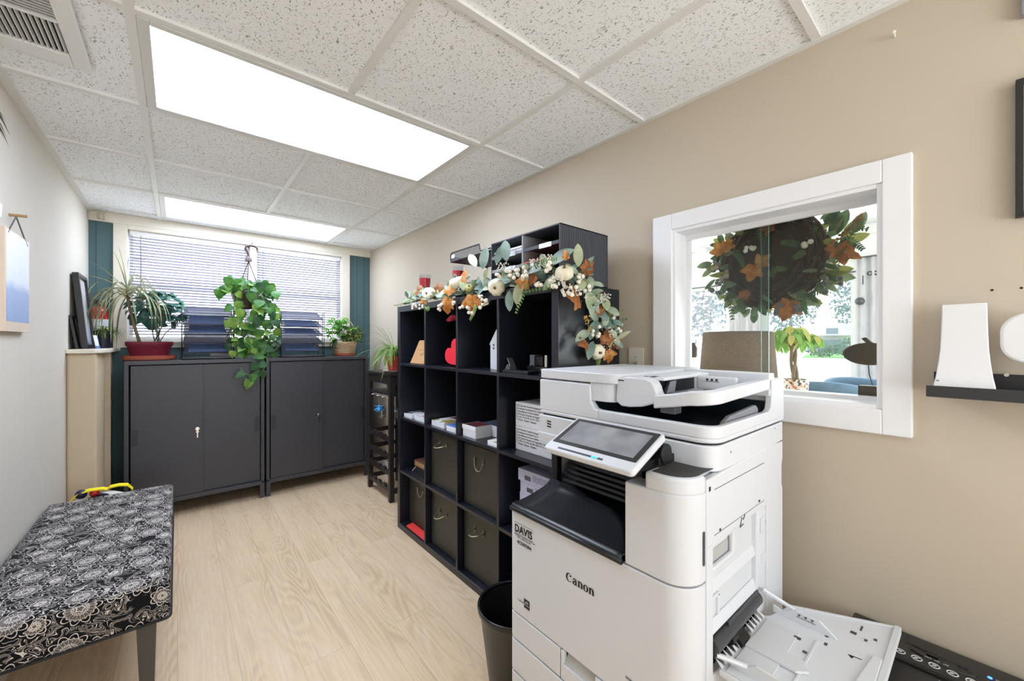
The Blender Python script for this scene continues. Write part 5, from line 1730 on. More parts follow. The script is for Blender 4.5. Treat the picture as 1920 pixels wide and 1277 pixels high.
# acrylic letter sign half hidden by the pothos
t = thing('letter_sign', 'small grey sign with white letters half hidden behind the pothos', 'sign', (.42, 3.97, CT))
mb = MB(); mb.box(.20, .60, 3.985, 3.991, CT, CT + .085); mb.build('plaque', mat('smoke_grey_acrylic', (150, 148, 140), .3), t, bevel=.001)
mb = MB(); mb.box(.20, .60, 3.96, 4.01, CT, CT + .004); mb.build('foot', mat('smoke_grey_acrylic', (150, 148, 140)), t)
text('sign_letters', 'B I', .05, (.352, 3.9845, CT + .015), (1, 0, 0), (0, 0, 1), paper, t, bold=.001)

# hanging pothos
t = thing('hanging_pothos', 'trailing green pothos in a brown hanging pot in front of the window', 'plant', (.44, 3.83, 1.5))
brn = mat('brown_plastic', (52, 26, 22), .45, var=.06)
hx, hy = .455, 3.86
mb = MB()
mb.tube([(hx + .045, hy + .0, 1.985), (hx + .05, hy, 2.0), (hx + .035, hy, 2.018), (hx, hy, 2.022), (hx - .03, hy, 2.012), (hx - .034, hy, 1.985), (hx - .016, hy, 1.96), (hx - .012, hy, 1.93)], [.006, .0085, .009, .009, .009, .009, .008, .008], 8)
mb.lathe([(.006, .0), (.022, -.02), (.024, -.045), (.001, -.045)], (hx - .012, hy, 1.935), 12)
mb.build('hook', brn, t, smooth=50)
mb = MB(); mb.tube([(hx + .02, YB - .02, 2.06), (hx + .02, hy + .03, 2.055), (hx + .02, hy, 2.035), (hx + .02, hy - .012, 2.02)], .0035, 6); mb.cyl((hx + .02, YB - .021, 2.06), (hx + .02, YB - .016, 2.06), .012, n=10)
mb.build('wall_hook', mat('dark_metal', (52, 46, 42), .4), t, smooth=60)
mb = MB()
for a in (.3, 2.4, 4.5):
    mb.tube([(hx - .012, hy, 1.892), (.44 + .095 * math.cos(a), 3.85 + .09 * math.sin(a), 1.64)], .0032, 5)
mb.build('hanger_cord', mat('brown_cord', (60, 38, 32), .7), t)
mb = MB(); mb.lathe([(.066, 0), (.098, .11), (.104, .112), (.104, .13), (.096, .13), (.09, .11), (.001, .10)], (.42, 3.85, 1.505), 28); mb.build('pot', brn, t, smooth=50)
vines = []


def vine(px, y, d=.0):
    return [PY(u, v, y + (k * d)) for k, (u, v) in enumerate(px)]


vines.append(vine([(455, 540), (430, 530), (412, 540)], 3.80))
vines.append(vine([(465, 535), (440, 527), (425, 545)], 3.76))
vines.append(vine([(470, 535), (495, 530), (512, 545), (505, 560)], 3.77))
vines.append(vine([(478, 540), (500, 555), (515, 580), (516, 610), (512, 640)], 3.76))
vines.append(vine([(470, 540), (475, 580), (485, 610), (498, 640), (500, 660)], 3.74))
vines.append(vine([(455, 545), (450, 580), (462, 610), (468, 650), (478, 662)], 3.78))
vines.append(vine([(445, 550), (440, 590), (432, 610), (440, 640), (450, 660)], 3.74))
vines.append(vine([(488, 550), (505, 590), (508, 630), (520, 650), (508, 664)], 3.72))
vines.append(vine([(480, 545), (490, 575), (470, 600), (455, 630), (470, 655)], 3.74))
vines.append([PY(500, 648, 3.70), PY(492, 665, 3.675), PY(500, 672, 3.66), PY(498, 688, 3.655), PY(485, 700, 3.652), PY(462, 702, 3.65), PY(450, 690, 3.65)])
vines.append([PY(470, 650, 3.70), PY(480, 668, 3.67), PY(486, 700, 3.655), PY(478, 712, 3.652), PY(458, 710, 3.65)])


def sample(pts, t_):
    L = [(pts[i + 1] - pts[i]).length for i in range(len(pts) - 1)]; s_ = sum(L) * t_
    for i, l in enumerate(L):
        if s_ <= l or i == len(L) - 1:
            return pts[i].lerp(pts[i + 1], min(1, s_ / max(l, 1e-6)))
        s_ -= l


def smoothp(pts, n=20):
    out = []
    P_ = [pts[0]] + list(pts) + [pts[-1]]
    for i in range(1, len(P_) - 2):
        a, b_, c_, d_ = P_[i - 1], P_[i], P_[i + 1], P_[i + 2]
        for k in range(n // (len(pts) - 1) + 1):
            q = k / (n // (len(pts) - 1) + 1)
            out.append(.5 * ((2 * b_) + (c_ - a) * q + (2 * a - 5 * b_ + 4 * c_ - d_) * q * q + (3 * b_ - a - 3 * c_ + d_) * q ** 3))
    out.append(V(pts[-1])); return out


mb = MB()
for v_ in vines: mb.tube(smoothp(v_), .0028, 5)
for u0, u1 in ((418, 432), (424, 430)):
    mb.tube(smoothp([PY(446, 575, 3.79), PY(445, 590, 3.79), PY(437, 605, 3.79), PY(u1, 620, 3.79), PY(u0, 640, 3.80)]), .0022, 5)
mb.build('vine', mat('vine_green', (104, 128, 60), .5), t, smooth=180)
pm = [leafmat('pothos_leaf_mid', (46, 100, 36), (86, 138, 56), 18), leafmat('pothos_leaf_light', (94, 142, 46), (146, 180, 78), 18), leafmat('pothos_leaf_dark', (28, 70, 38), (56, 104, 52), 18)]
mb = MB()


def pleaf(p, size, down=.6, face=None):
    d = V((U(-.8, .8), U(-.9, .1), -down + U(-.4, .5)))
    n_ = face or V((U(-.5, .5), -1, U(.0, .9)))
    mb.leaf(p, d, n_, size, size * U(.78, .95), HEART, curl=U(.1, .7), fold=U(.03, .18), mi=random.choice((0, 0, 0, 1, 2)))


for v_ in vines[:9]:
    n = 13
    for k in range(n):
        p = sample(v_, (k + .5) / n); p = V((p.x + U(-.025, .025), min(p.y + U(-.03, .04), 3.95), p.z + U(-.02, .03)))
        pleaf(p, U(.055, .095) if p.z > 1.3 else U(.05, .075))
for v_ in vines[9:]:
    for k in range(6):
        p = sample(v_, (k + .4) / 6); d = V((U(-.9, .9), -.15, -.8 + U(-.3, .9)))
        mb.leaf(p + V((0, -.004, 0)), d, (U(-.3, .3), -1, .4), U(.065, .09), U(.05, .066), HEART, curl=.3, fold=.1, mi=random.choice((0, 1, 2)))
for u, v, s_, mi in ((437, 608, .10, 1), (498, 610, .095, 0), (448, 590, .09, 1), (470, 560, .10, 0), (485, 605, .085, 2), (488, 540, .09, 2), (430, 530, .085, 0), (445, 533, .085, 0), (505, 545, .08, 0), (495, 580, .09, 2), (466, 645, .075, 1), (483, 650, .08, 0), (448, 655, .08, 2), (500, 655, .08, 0), (427, 652, .06, 2), (437, 665, .065, 1)):
    p = PY(u, v, 3.715) + V((0, 0, s_ * .5))
    mb.leaf(p, (U(-.3, .3), -.1, -1), (U(-.3, .3), -1, .25), s_, s_ * .8, HEART, curl=U(.1, .4), fold=.1, mi=mi)
for k in range(40):
    p = V((.45 + U(-.11, .13), 3.83 + U(-.1, .06), 1.12 + abs(U(-.1, .13)))); p.y = min(p.y, 3.93)
    pleaf(V((p.x, p.y - .02, p.z + .02)), U(.05, .075), down=.2)
mb.build('leaves', pm, t, smooth=180)

# woven basket with mixed foliage
t = thing('basket_planter', 'woven basket of mixed leafy plants at the right end of the cabinets', 'plant', (1.215, 3.92, CT))
c = (1.215, 3.92, CT)
mb = MB(); mb.lathe([(.082, 0), (.092, .004), (.097, .026), (.09, .026), (.001, .012)], c, 28); mb.build('saucer', mat('terracotta', (178, 92, 66)), t, smooth=50)
mb = MB(); cols = 30
for k in range(8):
    z = .030 + k * .0135; r = .079 + .026 * k / 8
    mb.tube([(c[0] + (r + .004 * (1 if (i + k) % 2 else -1)) * math.cos(2 * math.pi * i / cols), c[1] + (r + .004 * (1 if (i + k) % 2 else -1)) * math.sin(2 * math.pi * i / cols), c[2] + z) for i in range(cols)], .0075, 6, closed=True)
mb.lathe([(.07, .014), (.096, .13), (.09, .13), (.001, .10)], c, 28)
mb.build('basket', m_wood('wicker', (206, 182, 146), (166, 136, 98), 60), t, smooth=60)
mb = MB(); hp = [V((c[0] - .10, c[1], CT + .13)), V((c[0] - .115, c[1] - .01, CT + .24)), V((c[0] - .10, c[1] - .01, CT + .30)), V((c[0] - .03, c[1], CT + .36)), V((c[0] + .07, c[1], CT + .30)), V((c[0] + .10, c[1], CT + .13))]
mb.tube(smoothp(hp, 25), .0042, 6); mb.build('handle', mat('pale_cane', (206, 196, 180), .6), t, smooth=180)
fm = [leafmat('schefflera_leaf', (70, 136, 44), (126, 182, 78), 16), leafmat('dark_fern', (44, 78, 42), (78, 104, 58), 16), leafmat('yellow_green_leaf', (130, 160, 48), (196, 200, 96), 16)]
mb = MB()
for k in range(30):     # schefflera umbrellas on the left
    cc = V((c[0] - .07 + U(-.09, .08), c[1] + U(-.07, .05), CT + U(.17, .36)))
    ax = V((U(-.5, .3), U(-.7, .1), 1)).normalized()
    a0 = ax.orthogonal().normalized()
    for j in range(7):
        d = Matrix.Rotation(2 * math.pi * j / 7, 3, ax) @ a0
        mb.leaf(cc, d - ax * .35, ax, U(.034, .052), .02, OVAL, curl=.4, fold=.1, mi=0)
for k in range(150):
    p = V((c[0] + .035 + U(-.07, .12), c[1] + U(-.07, .05), CT + .13 + abs(U(-.0, .14))))
    mb.leaf(p, (U(-1, 1), U(-1, .3), U(-.4, 1)), (0, -.5, 1), U(.03, .05), U(.008, .018), LANCE, curl=.6, mi=1)
for k in range(95):
    p = V((c[0] + .075 + U(-.06, .06), c[1] + U(-.08, .03), CT + U(.12, .27)))
    mb.leaf(p, (U(-.6, 1), U(-1, .2), U(-.5, .8)), (U(-.4, .4), -.6, 1), U(.03, .048), U(.014, .024), OVAL, curl=.5, mi=random.choice((2, 0, 2, 1)))
for k in range(8):
    mb.leaf((c[0] - .08, c[1] - .04, CT + .16), (U(-1, -.2), -.5, U(-.9, .1)), (0, -.4, 1), U(.08, .13), .018, LANCE, curl=1.2, mi=1)
mb.build('foliage', fm, t, smooth=180)
mb = MB()
for k in range(22):
    e = V((c[0] + U(-.10, .11), c[1] + U(-.05, .04), CT + U(.2, .3))); mb.tube([(c[0] + U(-.03, .03), c[1], CT + .1), e], .002, 5)
mb.build('stems', mat('vine_green', (104, 128, 60)), t)

# spider plant in the red pot on the wine rack
t = thing('spider_plant', 'spider plant in a red pot on top of the wine rack', 'plant', (1.345, 3.06, .994))
c = (1.345, 3.06, .994)
mb = MB(); mb.lathe([(.075, 0), (.098, .006), (.104, .016), (.098, .016), (.07, .006), (.001, .006)], c, 30); mb.build('saucer', mat('white_saucer', (206, 202, 196), .4), t, smooth=50)
mb = MB(); mb.lathe([(.055, .007), (.069, .095), (.077, .097), (.080, .128), (.073, .128), (.066, .10), (.001, .105)], c, 30); mb.build('pot', mat('red_plastic_pot', (196, 58, 52), .4, var=.06), t, smooth=50)
mb = MB(); sl = leafmat('spider_leaf', (104, 154, 62), (170, 200, 112), 10)
base = V((1.345, 3.06, 1.11))
for k in range(85):
    a = U(0, 2 * math.pi)
    d = V((math.cos(a) * U(.25, .8), math.sin(a) * U(.25, .8), 1))
    L = U(.2, .36)
    pts = droop(base + V((U(-.03, .03), U(-.03, .03), 0)), d, L, U(1.2, 2.6))
    pts = [V((min(p.x, 1.53), max(p.y, 2.56), max(p.z, 1.0))) for p in pts]
    mb.blade(pts, U(.010, .015))
for u, v, y in ((686, 605, 3.05), (690, 625, 3.1), (681, 638, 3.0), (660, 674, 3.0), (684, 648, 3.0), (688, 700, 2.9), (714, 715, 2.86), (698, 690, 2.9), (704, 612, 3.2), (722, 615, 3.1)):
    e = PY(u, v, y); m_ = base.lerp(e, .5) + V((0, 0, .14))
    mb.blade([base * (1 - q) ** 2 + m_ * 2 * q * (1 - q) + e * q * q for q in [k / 9 for k in range(10)]], .011)
mb.build('leaves', sl, t, smooth=180)

# ================================================================== LEDGE AT THE LEFT
LZ1 = 1.193
# framed picture leaning against the left wall


def leaning_frame(name, label, y0, y1, h, foot, top, fw, depth, fm_, pic, loc_y):
    """frame whose foot stands at x=foot and whose head rests at x=top, spanning y0..y1"""
    t = thing(name, label, 'picture', ((foot + top) / 2, (y0 + y1) / 2, LZ1))
    ax = V((top - foot, 0, math.sqrt(max(h * h - (top - foot) ** 2, 1e-4)))).normalized()
    nn = V((ax.z, 0, -ax.x))
    org = V((foot, 0, LZ1 + .001 + depth * abs(nn.z)))

    def bar(mb, a0, a1, b0, b1, d0, d1):
        vs = []
        for (y, a, d) in ((b0, a0, d0), (b1, a0, d0), (b1, a0, d1), (b0, a0, d1), (b0, a1, d0), (b1, a1, d0), (b1, a1, d1), (b0, a1, d1)):
            vs.append(org + ax * a + nn * d + V((0, y, 0)))
        mb.hexa(vs[:4], vs[4:])
    mb = MB()
    for q in ring4(0, h, y0, y1, fw):
        bar(mb, q[0], q[1], q[2], q[3], -depth, 0)
    mb.build('frame', fm_, t, bevel=.001)
    mb = MB(); bar(mb, fw, h - fw, y0 + fw, y1 - fw, -depth * .7, -depth * .45); mb.build('picture_sheet', pic, t)
    return t


blackf = mat('black_picture_frame', (34, 33, 34), .4, var=.05)
leaning_frame('picture_frame', 'tall black framed grey print leaning on the cream ledge', 3.50, 3.80, .46, -.415, -.455, .022, .028, blackf, m_grad('grey_print', (178, 184, 200), (188, 186, 186), LZ1 * 0 + .0, .4), 0)
leaning_frame('picture_frame', 'small dark frame tucked behind the tall black frame on the ledge', 3.46, 3.60, .20, -.450, -.478, .014, .012, blackf, mat('black_card', (18, 18, 20), .4), 0)
t = thing('greeting_card', 'small blue and white card standing at the foot of the tall frame', 'card', (-.385, 3.63, LZ1))
mb = MB(); mb.hexa([(-.388, 3.56, LZ1), (-.385, 3.56, LZ1), (-.385, 3.70, LZ1), (-.388, 3.70, LZ1)], [(-.402, 3.56, LZ1 + .085), (-.399, 3.56, LZ1 + .085), (-.399, 3.70, LZ1 + .085), (-.402, 3.70, LZ1 + .085)]); mb.build('card_sheet', paper, t)
mb = MB(); mb.box(-.3895, -.384, 3.555, 3.705, LZ1, LZ1 + .018); mb.build('blue_edge', mat('blue_card', (92, 128, 190), .5), t)
# small plant in a navy pot
t = thing('potted_plant', 'low grassy plant in a navy pot on the ledge', 'plant', (-.395, 3.92, LZ1))
c = (-.395, 3.92, LZ1)
mb = MB(); mb.lathe([(.042, 0), (.054, .10), (.058, .102), (.058, .118), (.052, .118), (.046, .1), (.001, .1)], c, 24); mb.build('pot', mat('navy_pot', (36, 42, 60), .4), t, smooth=50)
mb = MB()
for k in range(60):
    a = U(0, 6.283); pts = droop((c[0] + U(-.03, .03), c[1] + U(-.03, .03), LZ1 + .1), (math.cos(a), math.sin(a), U(.6, 1.6)), U(.09, .17), U(.8, 2)); pts = [V((max(p.x, -.48), p.y, p.z)) for p in pts]; mb.blade(pts, U(.006, .011))
mb.build('leaves', leafmat('grassy_leaf', (96, 128, 44), (176, 186, 90), 12), t, smooth=180)
# fire extinguisher on a bracket in the corner
t = thing('fire_extinguisher', 'red fire extinguisher with black head in the far left corner', 'extinguisher', (-.432, 4.085, LZ1))
c = (-.432, 4.085, LZ1)
mb = MB(); mb.lathe([(.045, 0), (.05, .006), (.05, .24), (.046, .27), (.03, .292), (.018, .30), (.001, .302)], c, 26); mb.build('cylinder', mat('gloss_red', (204, 40, 38), .22), t, smooth=50)
mb = MB(); mb.lathe([(.0507, .12), (.0507, .205)], c, 26); mb.build('paper_label', paper, t, smooth=60)
mb = MB(); mb.cyl((c[0], c[1], LZ1 + .30), (c[0], c[1], LZ1 + .33), .014, n=12); mb.box(c[0] - .04, c[0] + .012, c[1] - .008, c[1] + .008, LZ1 + .332, LZ1 + .342); mb.box(c[0] - .035, c[0] + .012, c[1] - .006, c[1] + .006, LZ1 + .318, LZ1 + .325)
mb.tube([(c[0] + .014, c[1], LZ1 + .315), (c[0] + .05, c[1] - .01, LZ1 + .30), (c[0] + .056, c[1] - .015, LZ1 + .22)], .006, 8); mb.build('valve_head', ck, t)
mb = MB(); mb.cyl((c[0] + .016, c[1] - .014, LZ1 + .315), (c[0] + .016, c[1] - .02, LZ1 + .315), .011, n=14); mb.build('gauge', chrome, t)

# ================================================================== LEFT WALL
t = thing('hanging_canvas', 'pale misty canvas print hanging by a cord on the left wall', 'picture', (-.475, 2.37, 1.27))
cv0, cv1 = 2.236, 2.545
mb = MB(); mb.box(XL, XL + .022, cv0, cv1, 1.275, 1.648); mb.build('wood_panel', m_wood('birch_edge', (226, 208, 190), (206, 184, 162), 30), t, bevel=.001)
mb = MB(); mb.box(XL + .022, XL + .0228, cv0 + .014, cv1 - .014, 1.312, 1.642); mb.build('print', m_grad('misty_print', (138, 158, 196), (238, 240, 246), .02, .40, .05), t)
mb = MB(); ap = V((XL + .018, 2.385, 1.715))
mb.tube([(XL + .022, cv0 + .03, 1.632), ap, (XL + .022, cv1 - .035, 1.625)], .0024, 6); mb.build('cord', mat('grey_cord', (104, 98, 94), .8), t)
mb = MB(); mb.cyl((XL, 2.385, 1.719), (XL + .045, 2.388, 1.722), .0055, n=10); mb.build('peg', m_wood('peg_wood', (176, 140, 98), (150, 112, 74), 40), t)
# white frame cut by the photo's left edge
t = thing('white_wall_frame', 'white framed item cut by the left edge above the hanging canvas', 'picture', (XL, 2.12, 1.74))
wa, wb = PX(5, 384, XL + .02), PX(3, 408, XL + .02)
mb = MB(); mb.prism([(1.9, wa.z + .02), (wa.y, wa.z), (wb.y, wb.z), (1.9, wb.z)], 'x', XL, XL + .02); mb.build('plate', white_trim, t, bevel=.002)
# trailing plant tips on the left edge
t = thing('wall_planter', 'wall planter with thin dark spiky leaves at the left edge', 'plant', (XL + .06, 1.98, 2.0))
mb = MB(); mb.lathe([(.03, 0), (.05, .09), (.053, .09), (.053, .105), (.001, .10)], (XL + .056, 1.72, 1.84), 18); mb.build('pot', white_trim, t, smooth=50)
mb = MB()
for u, v in ((10, 229), (11, 236), (16, 249), (20, 256), (12, 257), (17, 276), (8, 262)):
    e = PX(u, v, -.45); b_ = V((XL + .056, 1.72, 1.93)); m_ = b_.lerp(e, .5) + V((.0, 0, .06))
    mb.blade([b_ * (1 - q) ** 2 + m_ * 2 * q * (1 - q) + e * q * q for q in [k / 7 for k in range(8)]], .006)
mb.build('leaves', leafmat('dark_spiky_leaf', (60, 62, 44), (96, 92, 66), 10), t)

# ================================================================== GARLAND
euc = [leafmat('eucalyptus_pale', (150, 172, 150), (196, 208, 184), 16, tl=.2), leafmat('eucalyptus_grey', (112, 142, 132), (160, 180, 166), 16, tl=.2), leafmat('lambs_ear', (168, 182, 140), (206, 212, 176), 16, tl=.2)]
fern_m = leafmat('garland_fern', (80, 120, 58), (140, 170, 96), 16, tl=.2)
maple_m = leafmat('maple_orange', (186, 106, 38), (220, 156, 78), 45, tl=.25)
maple_b = leafmat('maple_brown', (128, 72, 36), (182, 116, 58), 45, tl=.25)
pump_w = mat('cream_pumpkin', (232, 224, 198), .5, var=.05, scale=30)
pump_g = mat('olive_pumpkin', (164, 160, 92), .5, var=.08, scale=30)
stem_b = mat('brown_stem', (106, 86, 56), .8)
berry_m = mat('cream_berry', (240, 232, 216), .35, var=.04)
frost = mat('frosted_white', (224, 218, 206), .8, var=.08, scale=60)
brownwire = mat('brown_twig', (84, 64, 46), .8)


def pumpkin(par, c, r, axis, m, name='pumpkin'):
    axis = V(axis).normalized()
    M_ = axis.to_track_quat('Z', 'Y').to_matrix().to_4x4(); M_.translation = V(c)
    mb = MB(); mb.M = M_
    n = 40

    def f(a, b_):
        th = 2 * math.pi * a; ph = math.pi * b_
        k = 1 - .13 * (abs(math.cos(th * 4)) ** .5 < .55) * 0 - .12 * (1 - abs(math.sin(th * 4)) ** .6)
        rr = r * math.sin(ph) ** .8 * k
        z = -r * .74 * math.cos(ph) * (1 - .28 * math.exp(-(math.sin(ph) / .35) ** 2))
        return (rr * math.cos(th), rr * math.sin(th), z)
    mb.grid(f, n, 14)
    p = mb.build(name, m, par, smooth=180)
    mb = MB(); mb.M = M_
    mb.tube([(0, 0, r * .45), (0.02 * r, 0, r * .62), (.08 * r, .03 * r, r * .85)], [r * .22, r * .15, r * .12], 8)
    mb.build('stem', stem_b, p, smooth=60)


def maple(par, c, d, nrm, s, m, curl=.35):
    d, nrm = V(d).normalized(), V(nrm)
    nrm = (nrm - d * nrm.dot(d)).normalized(); sd = d.cross(nrm)
    ang = [(-180, .22), (-150, .40), (-122, .58), (-106, .50), (-84, .66), (-66, .88), (-58, .80), (-46, .62), (-36, .56), (-24, .74), (-12, .84), (0, 1.02), (12, .84), (24, .74), (36, .56), (46, .62), (58, .80), (66, .88), (84, .66), (106, .50), (122, .58), (150, .40)]
    s *= .82; ph = U(0, 6.28); curl = curl * U(.7, 1.9)
    vs = [V(c) + nrm * 0]
    for a, r in ang:
        for fr in (.5, 1.0):
            q = r * fr * s
            x, y = q * math.sin(R(a)), q * math.cos(R(a))
            vs.append(V(c) + sd * x + d * y - nrm * (curl * (q / s) ** 2 * s * (.45 + .55 * math.cos(R(3 * a) + ph))))
    n = len(ang); fs = []
    for i in range(n):
        j = (i + 1) % n
        fs += [(0, 1 + 2 * i, 1 + 2 * j), (1 + 2 * i, 2 + 2 * i, 2 + 2 * j, 1 + 2 * j)]
    mb = MB(); mb.add(vs, fs)
    mb.tube([V(c), V(c) - d * s * .5], .0014, 4)
    return mb.build('maple_leaf', m, par, smooth=180)


def berries(par, c, n, spread, r, m=None, drop=V((0, 0, -.2))):
    mb = MB(); c = V(c); spread *= .75 if n <= 4 else 1
    for k in range(n):
        p = c + V((U(-1, .6), U(-1, 1), U(-1, 1))) * spread + drop * U(0, spread)
        mb.sphere(p, r * U(.85, 1.1), 10, 7)
    o_ = mb.build('berry_cluster', m or berry_m, par, smooth=180)
    mb = MB()
    for k in range(0, len(o_.data.vertices), 80):
        q = o_.data.vertices[k].co + V(par['_org'])
        mb.tube([c + V((.02, 0, .01)), c.lerp(q, .5) + V((0, 0, .008)), q], .0009, 4)
    mb.build('twig', brownwire, o_)


def frond(mb, pts, lw, L, n, mi=0):
    """stalk with paired leaflets"""
    P_ = smoothp(pts, 30); mb.tube(P_, .0013, 4, mi=mi)
    n = max(5, int(n * .8))
    for k in range(n):
        q = (k + .5) / n; p = sample(P_, q); t_ = (sample(P_, min(1, q + .04)) - sample(P_, max(0, q - .04))).normalized()
        sd = t_.cross(V((1, .2, .1))).normalized()
        for sgn in (-1, 1):
            mb.leaf(p, t_ * .6 + sd * sgn, (-.8, -.5, .4), L * (1 - .5 * q), lw, OVAL, curl=.2, mi=mi)


T = thing('autumn_garland', 'autumn garland of pumpkins, berries and leaves draped over the bookcase top and end', 'garland', (1.2, 1.6, 1.47))
path = [V((1.145, 2.47, 1.487)), V((1.15, 2.3, 1.495)), V((1.15, 2.1, 1.50)), V((1.15, 1.85, 1.50)), V((1.15, 1.6, 1.50)), V((1.15, 1.35, 1.505)), V((1.155, 1.15, 1.515)), V((1.19, 1.045, 1.51)), V((1.27, 1.03, 1.445)), V((1.335, 1.03, 1.375)), V((1.375, 1.03, 1.29)), V((1.385, 1.03, 1.19))]
SP = smoothp(path, 60)
mb = MB(); mb.tube(SP, .006, 8); mb.build('twisted_vine', brownwire, T, smooth=180)


def gpt(t_, out=.0):
    return sample(SP, t_)


# greenery in one part per kind of foliage
mb = MB()
for k in range(260):
    t_ = U(.02, .98); p = gpt(t_); q = p + V((U(-.035, .03), U(-.035, .03), U(-.02, .035)))
    end = t_ > .62
    if t_ < .16 and U(0, 1) < .6: continue
    d = V((U(-1, .4), U(-1, .9), U(-.6, 1))) if not end else V((U(-1, 1), U(-1, .1), U(-1, .9)))
    q = V((q.x, q.y, max(q.z, 1.476) if (q.x > KX and q.y > KY0) else q.z))
    if q.z < 1.5 and q.x > KX - .01 and q.y > KY0: d.z = abs(d.z) * .6
    mb.leaf(q, d, (-.8, -.8, .7), U(.04, .072), U(.02, .034), OVAL, curl=U(-.2, .7), fold=U(.02, .2), mi=random.choice((0, 1, 2, 1)))
for u, v, L_, a in ((905, 505, .11, 80), (893, 500, .10, 130), (885, 520, .10, 170), (950, 490, .11, 100), (930, 495, .09, 60), (1015, 505, .13, 170), (1030, 495, .12, 20), (1045, 520, .1, 200), (975, 530, .1, 250), (955, 545, .09, 270), (905, 545, .10, 190), (870, 545, .09, 110), (1075, 520, .12, -20), (1100, 545, .12, -60), (1110, 560, .1, -80), (1085, 500, .09, 100), (1120, 600, .09, 230), (1105, 620, .09, 200), (1112, 640, .08, 240)):
    p = PX(u, v, 1.10) if u < 1048 else PY(u, v, 1.015)
    ca, sa = math.cos(R(a)), math.sin(R(a))
    d = V((0, -ca, sa)) if u < 1048 else V((ca, -.1, sa))
    mb.leaf(p, d, (-1, -.8, .5), L_, L_ * .42, OVAL, curl=U(.1, .5), fold=.1, mi=random.choice((0, 1, 2)))
mb.build('eucalyptus_leaves', euc, T, smooth=180)
for (pts) in (((985, 530), (978, 560), (970, 578), (967, 588)), ((1050, 535), (1020, 540), (1000, 545), (985, 548)), ((893, 570), (888, 585), (881, 600)), ((775, 560), (762, 566), (748, 572), (738, 573)), ((1000, 500), (1020, 490), (1045, 485)), ((805, 575), (800, 580), (792, 572))):
    mb = MB(); frond(mb, [PX(u, v, 1.085) for u, v in pts], .0055, .017, 13); mb.build('fern_sprig', fern_m, T, smooth=180)
for pts in (((1135, 610), (1158, 602), (1176, 598)), ((1110, 555), (1118, 545), (1112, 575)), ((1140, 600), (1160, 588), (1168, 580)), ((1122, 672), (1121, 684), (1120, 688))):
    mb = MB(); frond(mb, [PY(u, v, 1.01) for u, v in pts], .005, .015, 9); mb.build('fern_sprig', fern_m, T, smooth=180)
mb = MB()
for pts, y in ((((1042, 520), (1065, 540), (1095, 555)), 1.0), (((1140, 620), (1148, 635), (1140, 650)), 1.0), (((1115, 570), (1130, 560), (1140, 555)), 1.0)):
    P_ = smoothp([PY(u, v, y) for u, v in pts], 20)
    for k in range(70):
        p = sample(P_, U(0, 1)); mb.sphere(p + V((U(-1, 1), U(-1, 1), U(-1, 1))) * .016, U(.002, .0042), 6, 4)
for u, v in ((960, 505), (1005, 495), (1022, 488), (940, 500)):
    p = PX(u, v, 1.09)
    for k in range(35): mb.sphere(p + V((U(-1, 1), U(-1, 1), U(-1, 1))) * .022, U(.002, .0038), 6, 4)
mb.build('frosted_sprays', frost, T, smooth=180)
for u, v, r, ax in ((803, 551, .038, (-.8, -.5, .05)), (857, 530, .042, (-.4, .1, 1)), (931, 539, .040, (-.85, -.5, -.25)), (1058, 512, .036, (-.5, -.4, 1))):
    pumpkin(T, PX(u, v, 1.10), r, ax, pump_w)
pumpkin(T, PX(880, 540, 1.10), .024, (-.6, -.6, .5), pump_g)
pumpkin(T, PY(1120, 660, 1.012), .033, (-.35, -.9, -.15), pump_w)
pumpkin(T, PY(1141, 582, 1.022), .024, (.5, -.5, .6), pump_g)
for u, v, s_, a, m_ in ((838, 565, .088, 250, maple_m), (846, 545, .07, 120, maple_m), (885, 562, .095, 265, maple_m), (783, 545, .06, 150, maple_b), (795, 560, .05, 300, maple_m), (980, 528, .06, 240, maple_m), (868, 520, .06, 20, maple_m), (822, 545, .06, 90, maple_b), (1000, 520, .05, 220, maple_b)):
    maple(T, PX(u, v, 1.088), (0, -math.cos(R(a)), math.sin(R(a))), (-1, -.4, .35), s_, m_)
for u, v, s_, a, m_ in ((1083, 562, .075, 170, maple_b), (1100, 498, .07, -40, maple_b), (1063, 482, .035, 120, maple_m), (1150, 638, .075, 25, maple_b), (1138, 640, .06, 80, maple_b), (1142, 662, .06, -70, maple_m), (1098, 644, .05, 190, maple_b), (1124, 585, .045, 60, maple_b)):
    maple(T, PY(u, v, 1.0), (math.cos(R(a)), -.1, math.sin(R(a))), (-.4, -1, .35), s_, m_)
for u, v, n, sp, r in ((776, 573, 8, .022, .0075), (829, 577, 7, .02, .0085), (852, 566, 4, .014, .0085), (881, 582, 4, .02, .009), (914, 568, 6, .026, .009), (970, 512, 7, .026, .0095), (1012, 531, 4, .022, .0095), (955, 512, 4, .02, .0095), (745, 572, 0, 0, 0)):
    if n: berries(T, PX(u, v, 1.075), n, sp, r)
for u, v, n, sp, r in ((1066, 535, 9, .034, .0085), (1085, 525, 7, .024, .0085), (1100, 540, 5, .03, .0085), (1070, 552, 3, .014, .009), (1150, 590, 5, .022, .0085), (1120, 620, 6, .02, .008), (1158, 618, 6, .024, .008)):
    berries(T, PY(u, v, 1.0), n, sp, r)
for u, v, n, sp, r in ((905, 560, 4, .02, .008), (935, 515, 4, .02, .008), (990, 505, 5, .024, .009), (1030, 500, 4, .02, .009), (1040, 530, 5, .022, .009), (865, 575, 3, .014, .008), (790, 575, 4, .016, .007)):
    berries(T, PX(u, v, 1.07), n, sp, r)
for u, v in ((1101, 596), (1105, 618), (1100, 603)):
    berries(T, PY(u, v, 1.0), 7, .009, .004, mat('gold_bead', (196, 160, 92), .3, metal=.6))

